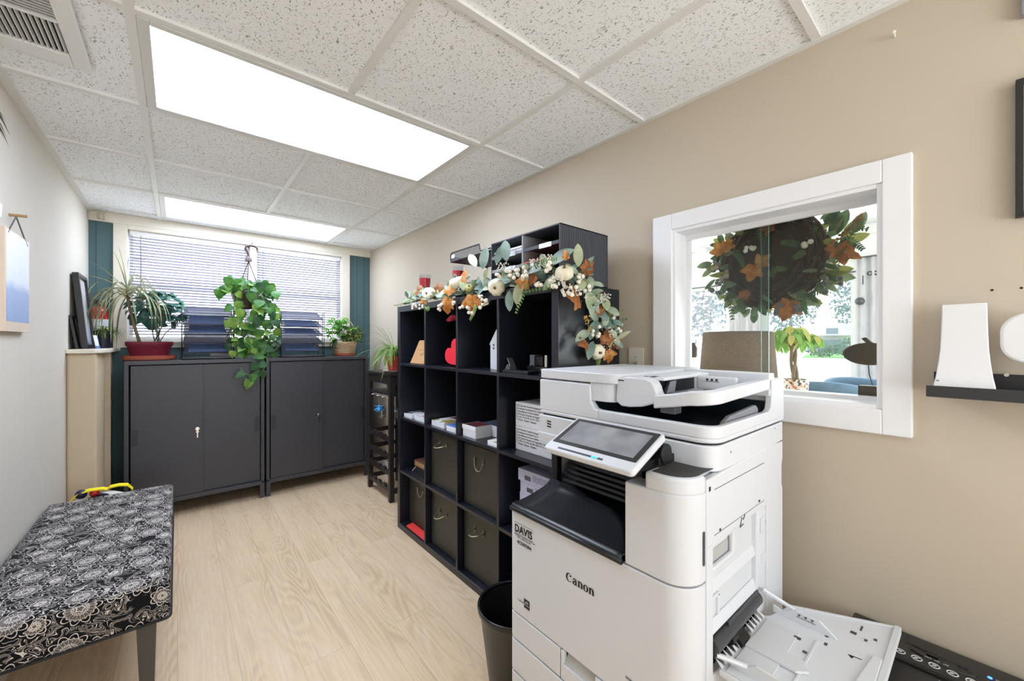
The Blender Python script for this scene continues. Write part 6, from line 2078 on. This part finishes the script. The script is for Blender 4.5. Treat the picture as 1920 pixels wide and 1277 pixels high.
# ================================================================== RIGHT WALL THINGS
t = thing('wall_outlet', 'cream wall plate with a plugged connector beside the bookcase', 'outlet', (XR, .987, 1.15))
mb = MB(); mb.prism(rrect(.950, 1.024, 1.088, 1.212, .004), 'x', XR - .006, XR); mb.build('plate', mat('ivory_plate', (226, 220, 206), .4), t, bevel=.002)
mb = MB(); mb.cyl((XR - .018, .985, 1.135), (XR - .005, .985, 1.135), .008, n=10); mb.box(XR - .022, XR - .006, .976, .994, 1.118, 1.130); mb.sphere((XR - .012, .982, 1.146), .006, 8, 6); mb.build('connector', mat('silver_plug', (176, 176, 176), .3, metal=.6), t)
mb = MB(); mb.cyl((XR - .0068, .987, 1.170), (XR - .005, .987, 1.170), .003, n=8); mb.build('screw', cgr, t)
# floating shelf
shm = mat('graphite_shelf', (50, 50, 54), .4)
t = thing('floating_shelf', 'short graphite metal ledge on the taupe wall holding two white devices', 'shelf', (1.49, -.2, 1.11))
mb = MB(); mb.box(1.44, XR, -.55, .094, 1.105, 1.111); mb.box(XR - .004, XR, -.55, .090, 1.105, 1.158); mb.box(1.438, 1.442, -.55, .098, 1.100, 1.128)
mb.build('ledge', shm, t, bevel=.001)
mb = MB(); cc = PX(1887, 703, XR - .004); mb.cyl(cc + V((-.002, 0, 0)), cc, .0042, n=14); mb.build('screw', chrome, t)
# router: waisted upright slab with a flared foot
rw = mat('router_white', (232, 232, 234), .4, var=.01)
t = thing('wifi_router', 'tall white device with a flared foot on the graphite ledge', 'router', (1.485, .036, 1.111))
rows = [(1.111, .0500, 1.450), (1.130, .0500, 1.452), (1.150, .0465, 1.462), (1.180, .0430, 1.472), (1.215, .0400, 1.480), (1.26, .0385, 1.484), (1.30, .0375, 1.486), (1.331, .0370, 1.487)]
mb = MB(); vs = []
for z, hw, xf in rows:
    vs += [V((xf, .036 - hw, z)), V((xf - .004 * 0, .036 + hw, z)), V((xf + .035, .036 + hw, z)), V((xf + .035, .036 - hw, z))]
n = len(rows)
mb.add(vs, [(0, 1, 2, 3), tuple(range(4 * n - 4, 4 * n))] + [(4 * i + j, 4 * i + (j + 1) % 4, 4 * i + 4 + (j + 1) % 4, 4 * i + 4 + j) for i in range(n - 1) for j in range(4)])
mb.build('body', rw, t, bevel=.002, smooth=30)
mb = MB(); mb.box(1.448, 1.46, -.013, .085, 1.1245, 1.1255); mb.build('seam', mat('seam_grey', (176, 178, 182), .6), t)
mb = MB(); mb.box(1.4525, 1.4535, .076, .081, 1.139, 1.142); mb.build('mark', ink2, t)
t = thing('white_camera', 'white rounded square device on a stand cut by the right edge', 'device', (1.495, -.075, 1.111))
mb = MB(); mb.prism(rrect(-.135, -.0205, 1.187, 1.304, .045, 8), 'x', 1.482, 1.50); mb.build('head', rw, t, bevel=.005, seg=3, smooth=50)
mb = MB(); mb.lathe([(.036, 0), (.036, .006), (.010, .012), (.009, .075), (.012, .085), (.001, .086)], (1.491, -.078, 1.111), 20); mb.build('stand', rw, t, smooth=40)
# picture at the right edge
t = thing('picture_frame', 'black framed cream parchment picture cut by the right edge', 'picture', (XR, -.2, 1.7))
p0, p1 = PX(1900, 158, XR), PX(1907, 410, XR)
fy1 = (p0.y + p1.y) / 2; fz1, fz0 = p0.z, p1.z
mb = MB(); fx = XR - .022
for a in ring4(fy1 - .30, fy1, fz0, fz1, .012): mb.box(fx, XR, *a)
mb.build('frame', blackf, t, bevel=.001)
mb = MB(); mb.box(XR - .008, XR - .004, fy1 - .29, fy1 - .01, fz0 + .01, fz1 - .01); mb.build('picture_sheet', mat('parchment', (222, 210, 184), .7, var=.12, scale=30), t)
t = thing('picture_frame', 'silver framed picture high at the top right corner', 'picture', (XR, -.2, 2.1))
q0 = PX(1915, 36, XR)
mb = MB(); [mb.box(XR - .02, XR, *a) for a in ring4(q0.y - .3, q0.y, q0.z, 2.17, .012)]
mb.build('frame', mat('silver_frame', (150, 156, 164), .35, metal=.5), t)
mb = MB(); mb.box(XR - .008, XR - .004, q0.y - .29, q0.y - .01, q0.z + .01, 2.16); mb.build('picture_sheet', mat('pale_blue_print', (196, 210, 222), .6), t)

# paper shredder
skm = mat('shredder_black', (46, 45, 44), .42, var=.05)
t = thing('paper_shredder', 'black paper shredder with warning symbols on the lid under the side tray', 'shredder', (1.33, .03, 0))
sy0, sy1 = -.30, .25
mb = MB(); mb.prism(rrect(1.16, 1.515, sy0 + .02, sy1 - .02, .03), 'z', 0, .33); mb.build('bin', skm, t, bevel=.006)
mb = MB(); mb.prism([(1.14, .325), (1.528, .325), (1.528, .438), (1.518, .447), (1.405, .447), (1.395, .441), (1.372, .428), (1.20, .415), (1.14, .385)], 'y', sy0, sy1)
hd = mb.build('head', skm, t, bevel=.008, seg=3, smooth=40)
mb = MB(); mb.box(1.385, 1.397, sy0 + .02, sy1 - .02, .4375, .4425); mb.build('paper_slot', ink, hd)
zt = .4475
mb = MB(); pts = []
arc_ = [V((1.440, .125 - .012 * k, zt)) + V((-.014 * math.sin(math.pi * k / 9), 0, 0)) for k in range(10)]
mb.tube(arc_, .0022, 5); mb.tube([V((1.468, .135 - .012 * k, zt)) + V((-.008 * math.sin(math.pi * k / 9), 0, 0)) for k in range(10)], .0025, 5)
mb.box(1.445, 1.462, .078, .098, zt - .001, zt + .004); mb.tube([(1.455, .045, zt), (1.452, .03, zt), (1.442, .015, zt)], .0018, 5); mb.build('switch', mat('gloss_black', (8, 9, 11), .12), hd)
wm = mat('white_print', (220, 222, 224), .6)
for i, y in enumerate((.142, .112, .082, .052, .022, -.006)):
    mb = MB(); cx_, r_ = 1.413, .0092
    mb.tube([(cx_ + r_ * math.cos(q * math.pi / 10), y + r_ * math.sin(q * math.pi / 10), zt) for q in range(20)], .0011, 5, closed=True)
    ic = mb.build('warning_symbol', wm, hd)
    mb = MB(); mb.hexa([(cx_ - .007, y + .006, zt), (cx_ - .006, y + .007, zt), (cx_ + .007, y - .006, zt), (cx_ + .006, y - .007, zt)], [(cx_ - .007, y + .006, zt + .0007), (cx_ - .006, y + .007, zt + .0007), (cx_ + .007, y - .006, zt + .0007), (cx_ + .006, y - .007, zt + .0007)])
    if i % 2: mb.sphere((cx_ + .001, y + .002, zt), .003, 8, 4, sz=.2); mb.box(cx_ - .004, cx_ + .004, y - .001, y + .001, zt, zt + .0007)
    else: mb.box(cx_ - .003, cx_ + .004, y - .003, y + .003, zt, zt + .0007)
    mb.build('symbol_bar', wm, ic)
for y in (-.036, -.064):
    mb = MB(); mb.tube([(1.424, y, zt + .0003), (1.405, y + .011, zt + .0003), (1.405, y - .011, zt + .0003)], .0012, 4, closed=True); mb.box(1.408, 1.418, y - .001, y + .001, zt, zt + .0007); mb.build('warning_symbol', wm, hd)
for i, (y, s_) in enumerate(((.10, (3,)), (.083, (2,)), (.068, (2,)))): fine_print('switch_print', s_, .005, (1.436, y, zt), (0, -1, 0), (1, 0, 0), wm, hd)
mb = MB(); mb.sphere((1.462, -.005, zt), .0042, 12, 6, sz=.5); mb.build('power_light', mat('blue_light', (40, 90, 255), .3, emit=6), hd)
fine_print('lid_print', (3, 3), .0045, (1.462, -.014, zt), (0, -1, 0), (1, 0, 0), wm, hd)
mb = MB(); mb.box(1.452, 1.456, -.05, -.016, zt, zt + .0005); mb.build('text_bar', wm, hd)
fine_print('lid_print', (4, 4, 2), .0045, (1.444, -.018, zt), (0, -1, 0), (1, 0, 0), wm, hd)
fine_print('lid_print', (5, 3, 4), .0042, (1.436, -.018, zt), (0, -1, 0), (1, 0, 0), wm, hd)
fine_print('lid_print', (4, 6, 5, 4), .0036, (1.429, -.03, zt), (0, -1, 0), (1, 0, 0), wm, hd)
mb = MB(); mb.tube([(1.372, .072, .4287), (1.385, .072, .4345), (1.385, .064, .4345), (1.372, .064, .4287)], .0009, 4, closed=True); mb.build('page_symbol', wm, hd)

# ================================================================== WREATH AND SILL ORNAMENTS
WX = XR + TH + .055
T = thing('autumn_wreath', 'dark twig wreath with leaves and berries hanging outside the interior window', 'wreath', (WX, .54, 1.57))
wc = V((WX, (PX(1357, 485, WX).y + PX(1550, 460, WX).y) / 2, PX(1450, 487, WX).z))
rw_ = .142
twm = mat('dark_twig', (56, 42, 34), .85, var=.3, scale=40)
mb = MB()
for k in range(46):
    ph = U(0, 6.28); ro = rw_ + U(-.034, .034); dx = U(-.03, .03); w1, w2 = random.choice((2, 3, 4)), U(0, 6.28)
    pts = []
    for j in range(40):
        a = 2 * math.pi * j / 40
        rr = ro + .012 * math.sin(w1 * a + w2)
        pts.append(wc + V((dx + .014 * math.cos(w1 * a + ph), rr * math.cos(a), rr * math.sin(a))))
    mb.tube(pts, U(.003, .0065), 5, closed=True)
mb.build('twig_ring', twm, T, smooth=180)
mb = MB(); mb.lathe([(.001, 0), (.118, .0), (.118, .004), (.001, .004)], (0, 0, 0), 30)
mb.v = [wc + V((.03 + p.z, p.x, p.y)) for p in mb.v]; mb.build('backing', mat('brown_felt', (70, 54, 44), .9), T)
mb = MB(); mb.tube([wc + V((.0, 0, rw_)), wc + V((-.005, 0, rw_ + .06)), wc + V((-.03, 0, rw_ + .09))], .003, 6); mb.cyl((XR + TH, wc.y, wc.z + rw_ + .09), (XR + TH + .03, wc.y, wc.z + rw_ + .09), .003, n=8); mb.build('hanger', wire, T)


def wp(ang, r, dx=0.0):
    return wc + V((dx, r * math.cos(R(ang)), r * math.sin(R(ang))))


mb = MB()
for k in range(150):     # angle 0 = +y (left in the photo), 180 = right
    a = random.choice((U(120, 330), U(150, 250), U(300, 400), U(0, 360))); p = wp(a, rw_ + U(-.03, .055), U(-.055, .05))
    d = V((U(-.3, .5), math.cos(R(a + U(-50, 50))), math.sin(R(a + U(-50, 50)))))
    mb.leaf(p, d, (-1, U(-.4, .4), U(-.3, .5)), U(.035, .065), U(.014, .028), OVAL, curl=U(-.2, .5), mi=random.choice((0, 1, 2)))
for u, v, L_, a in ((1556, 445, .10, 60), (1570, 440, .10, 95), (1580, 445, .08, 45), (1595, 440, .08, 60), (1575, 460, .08, 20), (1535, 520, .10, -5), (1470, 555, .07, 180), (1480, 560, .06, -20), (1395, 490, .06, 170), (1545, 515, .08, 10)):
    p = PX(u, v, WX); mb.leaf(p, (0, -math.cos(R(a)), math.sin(R(a))), (-1, -.4, .3), L_, L_ * .45, OVAL, curl=.2, mi=random.choice((0, 1, 2)))
mb.build('leaves', [leafmat('sage_leaf', (96, 118, 92), (146, 160, 120), 16), leafmat('deep_green_leaf', (52, 82, 56), (92, 120, 80), 16), leafmat('olive_leaf', (128, 136, 70), (168, 168, 96), 16)], T, smooth=180)
wf = leafmat('wreath_fern', (56, 88, 54), (104, 132, 82), 16)
for pts in (((1560, 460), (1585, 455), (1605, 430), (1628, 430)), ((1570, 455), (1580, 475), (1570, 500), (1562, 520)), ((1575, 450), (1600, 455), (1618, 468)), ((1365, 545), (1370, 570), (1372, 590), (1374, 600)), ((1385, 560), (1392, 575), (1395, 588)), ((1420, 430), (1432, 455), (1430, 480)), ((1375, 470), (1385, 480), (1395, 500)), ((1510, 470), (1495, 480), (1488, 484)), ((1500, 460), (1480, 455), (1465, 455)), ((1440, 520), (1455, 505), (1475, 505)), ((1545, 540), (1520, 552), (1495, 556))):
    mb = MB(); frond(mb, [PX(u, v, WX - .05) for u, v in pts], .006, .018, 13); mb.build('fern_sprig', wf, T, smooth=180)
for u, v, s_, a, m_ in ((1352, 470, .06, 120, maple_m), (1362, 462, .045, 60, maple_m), (1412, 505, .062, 250, maple_m), (1425, 492, .05, 40, maple_m), (1480, 572, .075, 250, maple_b), (1562, 470, .06, 30, maple_b), (1582, 475, .06, -20, maple_b), (1445, 425, .05, 180, maple_b), (1395, 550, .04, 290, maple_b)):
    maple(T, PX(u, v, WX - .052), (0, -math.cos(R(a)), math.sin(R(a))), (-1, -.4, .3), s_, m_)
pumpkin(T, PX(1548, 492, WX + .02), .032, (-.6, -.6, .3), pump_w)
gb = mat('grey_berry', (116, 112, 116), .6); cb_ = mat('cream_berry', (240, 232, 216))
for u, v, n, sp, m_ in ((1342, 535, 6, .03, gb), (1350, 510, 8, .026, mat('tan_berry', (170, 150, 124), .5)), (1344, 500, 5, .02, gb), (1560, 535, 6, .026, gb), (1458, 580, 5, .02, gb), (1502, 580, 4, .02, gb), (1408, 468, 5, .018, cb_), (1512, 455, 3, .02, cb_)):
    berries(T, PX(u, v, WX - .045), n, sp, .0095, m_)
mb = MB()
for k in range(60):
    q = k / 59; p = PX(1572 + 45 * q, 452 - 50 * q, WX); mb.sphere(p + V((U(-1, 1), U(-1, 1), U(-1, 1))) * .008 * (1.2 - q), .0045, 6, 4)
mb.build('seed_spike', mat('tan_seed', (150, 116, 78), .7), T, smooth=180)

# ornaments on the outer window sill
walnut = m_wood('walnut', (92, 68, 52), (58, 42, 34), 40)
mb = MB(); mb.box(XR + TH - .01, XR + TH + .10, .10, .86, 1.030, 1.058); struct(mb.build('trim_7', white_trim, bevel=.003))
t = thing('wooden_pumpkin', 'walnut pumpkin cutout on a wire and block on the sill at the right', 'ornament', (1.70, .262, 1.058))
XP = 1.70
mb = MB(); a0 = PX(1611, 722, XP); mb.box(XP - .02, XP + .02, .205, a0.y, 1.058, a0.z); mb.build('block', walnut, t, bevel=.001)
mb = MB(); e0, e1 = PX(1636, 722, XP), PX(1628, 680, XP); mb.tube([e0, (e0 + e1) / 2 + V((0, .003, 0)), e1], .0016, 6); mb.build('wire', wire, t)
pc0 = PX(1630, 662, XP)
pl = [(pc0.y + .068 * math.cos(R(a)) * (1 - .06 * math.cos(R(4 * a))), pc0.z + .037 * math.sin(R(a)) - .004) for a in range(0, 360, 10)]
pl2 = []
for a in range(0, 360, 10):
    y, z = pc0.y + .066 * math.cos(R(a)), pc0.z + .036 * math.sin(R(a)) - .003
    if a == 90: pl2 += [(y - .004 + .012, z), (y + .020, z + .014), (y + .008, z + .018), (y - .008, z + .001)]
    else: pl2.append((y, z))
mb = MB(); mb.prism(pl2, 'x', XP - .006, XP + .006); mb.build('pumpkin_cutout', walnut, t, bevel=.002)
t = thing('wooden_acorn', 'small walnut acorn cutout on a wire at the left of the sill', 'ornament', (1.70, .76, 1.058))
k0 = PX(1299, 657, XP)
mb = MB(); mb.prism([(k0.y - .017, k0.z - .024), (k0.y - .012, k0.z - .031), (k0.y + .012, k0.z - .031), (k0.y + .017, k0.z - .024), (k0.y + .0185, k0.z + .010), (k0.y + .012, k0.z + .022), (k0.y + .010, k0.z + .034), (k0.y - .010, k0.z + .034), (k0.y - .012, k0.z + .022), (k0.y - .0185, k0.z + .010)], 'x', XP - .006, XP + .006); mb.build('acorn_cutout', walnut, t, bevel=.002)
mb = MB(); mb.tube([(XP, k0.y, 1.075), (XP, k0.y, k0.z - .03)], .0014, 6); mb.build('wire', chrome, t)
mb = MB(); mb.box(XP - .02, XP + .02, k0.y - .025, k0.y + .025, 1.058, 1.085); mb.build('block', walnut, t, bevel=.001)

# ================================================================== SUNROOM BEYOND THE WINDOW
SXF = 6.0
sun_w = mat('sunroom_white', (240, 240, 240), .6, var=.01)
sx0 = XR + TH
mb = MB(); mb.box(sx0, SXF + .12, -2.4, 5.2, -.1, 0); struct(mb.build('floor_sunroom', mat('pale_sunroom_floor', (206, 200, 190), .5, var=.06)))
m, nt, N, L, b = newmat('white_plank_ceiling')
tc = N.new('ShaderNodeTexCoord'); wv = N.new('ShaderNodeTexWave'); wv.bands_direction = 'X'; wv.inputs['Scale'].default_value = 3.2
L.new(tc.outputs['Object'], wv.inputs[0]); rp = N.new('ShaderNodeValToRGB'); rp.color_ramp.elements[0].color = lin((176, 176, 178)); rp.color_ramp.elements[1].color = lin((238, 238, 238)); rp.color_ramp.elements[1].position = .12
L.new(wv.outputs[1], rp.inputs[0]); L.new(rp.outputs[0], b.inputs['Base Color']); b.inputs['Roughness'].default_value = .6
mb = MB(); mb.box(sx0, SXF + .12, -2.4, 5.2, 2.56, 2.62); struct(mb.build('ceiling_sunroom', m))
mb = MB()
for x in (3.1, 4.55): mb.box(x, x + .10, -2.4, 5.2, 2.47, 2.56)
mb.box(sx0, SXF, 2.55, 2.65, 2.50, 2.56); mb.box(5.9, SXF, -2.4, 5.2, 2.45, 2.56)
struct(mb.build('ceiling_beams', sun_w, bevel=.004))
mb = MB(); mb.box(sx0, SXF + .1, 5.1, 5.2, 0, 2.6); struct(mb.build('wall_sunroom_left', sun_w))
mb = MB(); mb.box(sx0, SXF + .1, -2.4, -2.3, 0, 2.6); struct(mb.build('wall_sunroom_right', sun_w))
openings = [(3.75, 4.85), (2.36, 3.50), (.98, 1.90), (-.35, .60), (-1.9, -.6)]
sz0, sz1 = .55, 2.045
mb = MB(); ys = sorted(openings); prev = -2.4
for a, b_ in ys:
    mb.box(SXF, SXF + .10, prev, a, 0, 2.6); prev = b_
    mb.box(SXF, SXF + .10, a, b_, 0, sz0); mb.box(SXF, SXF + .10, a, b_, sz1, 2.6)
mb.box(SXF, SXF + .10, prev, 5.2, 0, 2.6)
mb.box(SXF - .01, SXF, -2.4, 5.2, 2.18, 2.20)
struct(mb.build('wall_sunroom_far', sun_w))
wn = 3
for a, b_ in openings:
    w = thing('window_%d' % wn, 'white framed sunroom window looking out over the lawn', 'window', (SXF, (a + b_) / 2, sz0)); struct(w); wn += 1
    mb = MB()
    for q in ring4(a, b_, sz0, sz1, .04, .04, .05, .04): mb.box(SXF + .02, SXF + .07, *q)
    mb.box(SXF - .03, SXF + .02, a - .02, b_ + .02, sz0 - .03, sz0)
    mb.build('frame', sun_w, w, bevel=.003)
    mb = MB(); mb.box(SXF - .002, SXF + .02, a - .01, b_ + .01, sz1 - .002, sz1 + .012); mb.build('head_line', mat('grey_head_line', (96, 98, 104), .6), w)
    mb = MB(); mb.box(SXF + .04, SXF + .044, a + .03, b_ - .03, sz0 + .03, sz1 - .03); mb.build('pane', glassmat('window_glass'), w)
# curtains
curt = leafmat('white_curtain', (232, 230, 234), (240, 238, 240), tl=.45, rough=.8)
for i, (a, b_, lb) in enumerate(((1.93, 2.10, 'white curtain panel left of the middle sunroom window'), (2.16, 2.33, 'white curtain panel right of the left sunroom window'), (.66, .95, 'white curtain with a dark tieback knob at the right sunroom window'))):
    t = thing('curtain_panel', lb, 'curtain', (SXF - .08, (a + b_) / 2, .02), 'white sunroom curtains')
    mb = MB(); nn_ = 60; w_ = b_ - a
    mb.grid(lambda p, q: (SXF - .085 + .028 * math.sin(p * w_ * 75) * (.6 + .4 * q), a + w_ * p, .02 + 2.16 * q), nn_, 10)
    mb.build('fabric', curt, t, smooth=180, solid=.002)
    mb = MB(); mb.tube([(SXF - .085, a - .02, 2.19), (SXF - .085, b_ + .02, 2.19)], .011, 8)
    mb.build('rod', mat('grey_rod', (110, 110, 116), .35, metal=.7), t)
    if i == 2:
        mb = MB(); kk = PX(1612, 565, SXF - .14); mb.sphere(kk, .045, 14, 8); mb.cyl(kk, (SXF, kk.y, kk.z), .012, n=8); mb.build('tieback_knob', mat('dark_pewter', (92, 92, 96), .4, metal=.5), t, smooth=60)
        mb = MB(); kk = PX(1618, 530, SXF - .15); mb.tube([kk + V((0, 0, .08)), kk + V((0, 0, -.02))], .005, 6); mb.build('wand', wire, t)
        mb = MB(); kk = PX(1637, 512, SXF - .1)
        for s_ in (-1, 1): mb.tube([kk + V((0, s_ * .026 + .02 * math.cos(R(q)), .02 * math.sin(R(q)))) for q in range(0, 360, 30)], .006, 6, closed=True)
        mb.build('finial', wire, t)
# side table and lamp
tw = mat('pale_wood_table', (206, 190, 170), .5)


def round_table(x, y, h, r, label):
    t = thing('side_table', label, 'table', (x, y, 0))
    mb = MB(); mb.lathe([(r, h - .025), (r, h), (.001, h)], (x, y, 0), 30); mb.lathe([(.001, h - .025), (r, h - .025)], (x, y, 0), 30); mb.build('table_top', tw, t)
    mb = MB(); mb.lathe([(.03, .02), (.03, h - .02)], (x, y, 0), 14); mb.build('column', tw, t, smooth=40)
    mb = MB(); mb.lathe([(r * .6, 0), (r * .6, .015), (.03, .03)], (x, y, 0), 24); mb.build('base', tw, t, smooth=40)


LY = PX(1382, 650, 2.62).y
round_table(2.62, LY, .62, .26, 'round side table carrying the drum lamp')
t = thing('table_lamp', 'table lamp with a wide taupe drum shade seen through the interior window', 'lamp', (2.62, LY, .62))
c = (2.62, LY, .62)
mb = MB(); mb.lathe([(.09, 0), (.09, .02), (.05, .04), (.075, .12), (.085, .2), (.05, .3), (.015, .34), (.012, .42), (.001, .42)], c, 24); mb.build('base', mat('cream_ceramic', (224, 216, 204), .3), t, smooth=50)
shd = leafmat('taupe_linen', (142, 126, 114), (156, 140, 126), scale=120, tl=.4, rough=.9)
mb = MB(); mb.lathe([(.208, .40), (.188, .675)], c, 48); mb.v = mb.v; sh = mb.build('lamp_shade', shd, t, smooth=180, solid=.003)
mb = MB()
for z, r in ((.40, .208), (.675, .188)): mb.tube([(c[0] + r * math.cos(k * math.pi / 24), c[1] + r * math.sin(k * math.pi / 24), c[2] + z) for k in range(48)], .004, 6, closed=True)
for a in (0, 2.09, 4.19): mb.tube([(c[0], c[1], c[2] + .64), (c[0] + .188 * math.cos(a), c[1] + .188 * math.sin(a), c[2] + .67)], .002, 5)
mb.cyl((c[0], c[1], c[2] + .41), (c[0], c[1], c[2] + .645), .006, n=8); mb.build('shade_wire', mat('grey_rod', (110, 110, 116)), sh)
# potted money tree
px0 = PX(1491, 744, 4.0)
round_table(4.0, px0.y, px0.z, .20, 'round side table under the braided money tree')
t = thing('money_tree', 'money tree with braided trunk in a patterned pot by the sunroom window', 'plant', (4.0, px0.y, px0.z))
c = V((4.0, px0.y, px0.z))
mb = MB(); mb.lathe([(.085, 0), (.098, .15), (.092, .15), (.085, .12), (.001, .12)], c, 28); mb.build('pot', m_print('woven_black_white', [(230, 226, 222), (60, 56, 60), (238, 236, 232), (224, 140, 110), (240, 238, 236)], 60), t, smooth=50)
mb = MB(); top = c + V((0, .02, .44))
for k in range(3):
    mb.tube([c + V((.018 * math.cos(q * 3.5 + k * 2.09), .018 * math.sin(q * 3.5 + k * 2.09) + .02 * q,   .10 + .35 * q)) for q in [j / 16 for j in range(17)]], .012, 6)
mb.build('trunk', mat('braided_bark', (136, 118, 96), .8), t, smooth=180)
mb = MB()
for k in range(34):
    d = rdir(-.1, 1); hub = top + V((d.x * .16, d.y * .16, .03 + d.z * .13)); mb.tube([top, hub], .003, 4)
    for j in range(5):
        a = 2 * math.pi * j / 5 + U(0, 1)
        mb.leaf(hub, (math.cos(a), math.sin(a), -.55), (0, 0, 1), U(.09, .14), .045, OVAL, curl=.6, fold=.1, mi=random.choice((0, 0, 1)))
mb.build('leaves', [leafmat('money_leaf', (96, 160, 66), (150, 196, 96), 8), leafmat('money_leaf_yellow', (190, 196, 84), (220, 210, 130), 8)], t, smooth=180)
mb = MB()
for k in range(4): mb.leaf(c + V((0, 0, .13)), rdir(.2, .9), (0, 0, 1), .13, .03, LANCE, curl=.5)
mb.build('low_leaves', leafmat('money_leaf', (96, 160, 66), (150, 196, 96)), t)


# blue armchairs
velvet = mat('slate_blue_velvet', (92, 122, 150), .8, var=.12, scale=9)


def armchair(x, y, rz, label):
    t = thing('armchair', label, 'armchair', (0, 0, 0), 'blue velvet armchairs in the sunroom')
    mb = MB(); mb.prism(rrect(-.30, .30, -.30, .30, .08), 'z', .20, .44); mb.build('seat', velvet, t, bevel=.03, seg=3, smooth=60)

    def back(a, b_, r):
        th = R(-118 + 236 * a); hgt = .74 + .10 * math.cos(th) ** 2 if abs(th) < R(90) else .64
        hgt = .62 + .22 * (.5 + .5 * math.cos(th))
        return (-(r + .02 * b_) * math.cos(th), (r + .02 * b_) * math.sin(th), .2 + (hgt - .2) * b_)
    mb = MB(); mb.grid(lambda a, b_: back(a, b_, .355), 30, 8)
    mb.build('backrest', velvet, t, smooth=180, solid=.09)
    mb = MB(); mb.tube([V(back(a / 30, 1, .355)) for a in range(31)], .052, 10); mb.build('back_roll', velvet, t, smooth=180)
    for sx in (-1, 1):
        for sy in (-1, 1):
            mb = MB(); mb.cyl((sx * .26, sy * .26, 0), (sx * .22, sy * .22, .21), .014, .022, n=10); mb.build('leg', mat('dark_wood_leg', (60, 46, 38), .5), t)
    t.location = (x, y, 0); t.rotation_euler = (0, 0, rz); t['label'] = label
    return t


armchair(4.62, 1.05, R(20), 'blue velvet armchair with a low rounded back, left of the pair')
armchair(5.42, .72, R(-15), 'blue velvet armchair with a high curved back, right of the pair')

# ================================================================== OUTDOORS
mb = MB(); mb.box(SXF + .12, 220, -90, 90, -.5, -.3); struct(mb.build('ground', mat('pale_concrete', (214, 210, 204), .9, var=.06, scale=1)))
mb = MB(); mb.box(-30, XR, YB + .2, 40, -.5, -.3); struct(mb.build('ground_behind', mat('pale_gravel', (206, 204, 200), .9)))
grass = mat('mown_lawn', (104, 160, 92), .9, var=.2, scale=2)
mb = MB(); mb.prism([(45.5, 11.4), (60, 14.3), (102, 20.2), (163, 27), (186, 20), (160, -10), (60, -10), (48.8, 5)], "z", -.302, -.297); o = mb.build('lawn', grass); o['kind'] = 'stuff'; tag(o, 'bright green lawn beyond the sunroom windows', 'grass')
hm = mat('white_siding', (226, 224, 220), .8)
t = thing('neighbour_house', 'low white house with a gable across the road', 'house', (70, 13.5, -.3))
mb = MB(); mb.box(70, 78, 10, 17.5, -.3, 2.2); mb.build('wall', hm, t)
mb = MB(); mb.prism([(9.5, 2.2), (18, 2.2), (17.2, 3.6), (10.3, 3.6)], 'x', 69.4, 78.5); mb.build('roof', mat('grey_shingle', (190, 188, 192), .9), t)
mb = MB(); mb.prism([(11.6, 2.1), (16.0, 2.1), (13.8, 4.1)], 'x', 68.4, 70); mb.build('gable', mat('blue_grey_siding', (196, 200, 206), .8), t)
mb = MB(); mb.box(68.9, 70.0, 12.4, 15.2, -.3, 1.5); mb.build('garage_door', mat('slate_door', (110, 120, 138), .6), t)
for y in (12.9, 16.2):
    mb = MB(); mb.box(68.35 if y < 14 else 69.9, 70.0, y, y + 1.3, 2.3 if y < 14 else .8, 3.1 if y < 14 else 1.8); mb.build('window', mat('slate_pane', (110, 124, 142), .2), t)


def tree(x, y, h, r, label, col, trunk=True, n=900, z0=-.3, cat='tree', name='leafy_tree'):
    t = thing(name, label, cat, (x, y, z0))
    if trunk:
        mb = MB(); mb.tube([(x, y, z0), (x + .1, y, z0 + h * .4), (x, y + .1, z0 + h * .75)], [h * .022, h * .018, h * .006], 8); mb.build('trunk', mat('grey_bark', (120, 110, 104), .9), t, smooth=180)
    mb = MB()
    for k in range(n):
        d = rdir(-1, 1) * (U(.25, 1) ** .5)
        p = V((x + d.x * r, y + d.y * r, z0 + h - r * 1.25 + d.z * r * 1.25)) if trunk else V((x + d.x * r, y + d.y * r * 1.4, z0 + h * .5 + d.z * h * .5))
        if p.z < z0 + .05: continue
        s_ = r * U(.09, .16); mb.leaf(p, rdir(), rdir(), s_, s_ * .7, OVAL, curl=.3)
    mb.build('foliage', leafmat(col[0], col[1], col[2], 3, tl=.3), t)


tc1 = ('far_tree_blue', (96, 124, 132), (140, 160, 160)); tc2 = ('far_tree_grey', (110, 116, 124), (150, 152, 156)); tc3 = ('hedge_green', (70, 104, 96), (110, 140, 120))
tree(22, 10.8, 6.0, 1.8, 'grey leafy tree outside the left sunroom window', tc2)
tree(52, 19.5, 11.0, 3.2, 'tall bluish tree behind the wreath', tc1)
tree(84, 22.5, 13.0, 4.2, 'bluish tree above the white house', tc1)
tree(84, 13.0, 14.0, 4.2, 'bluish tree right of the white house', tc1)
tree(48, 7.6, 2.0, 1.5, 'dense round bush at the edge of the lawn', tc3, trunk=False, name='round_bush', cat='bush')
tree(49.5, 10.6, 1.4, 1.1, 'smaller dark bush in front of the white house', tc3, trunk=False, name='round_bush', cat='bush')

for o in bpy.data.objects:
    if '_org' in o: del o['_org']
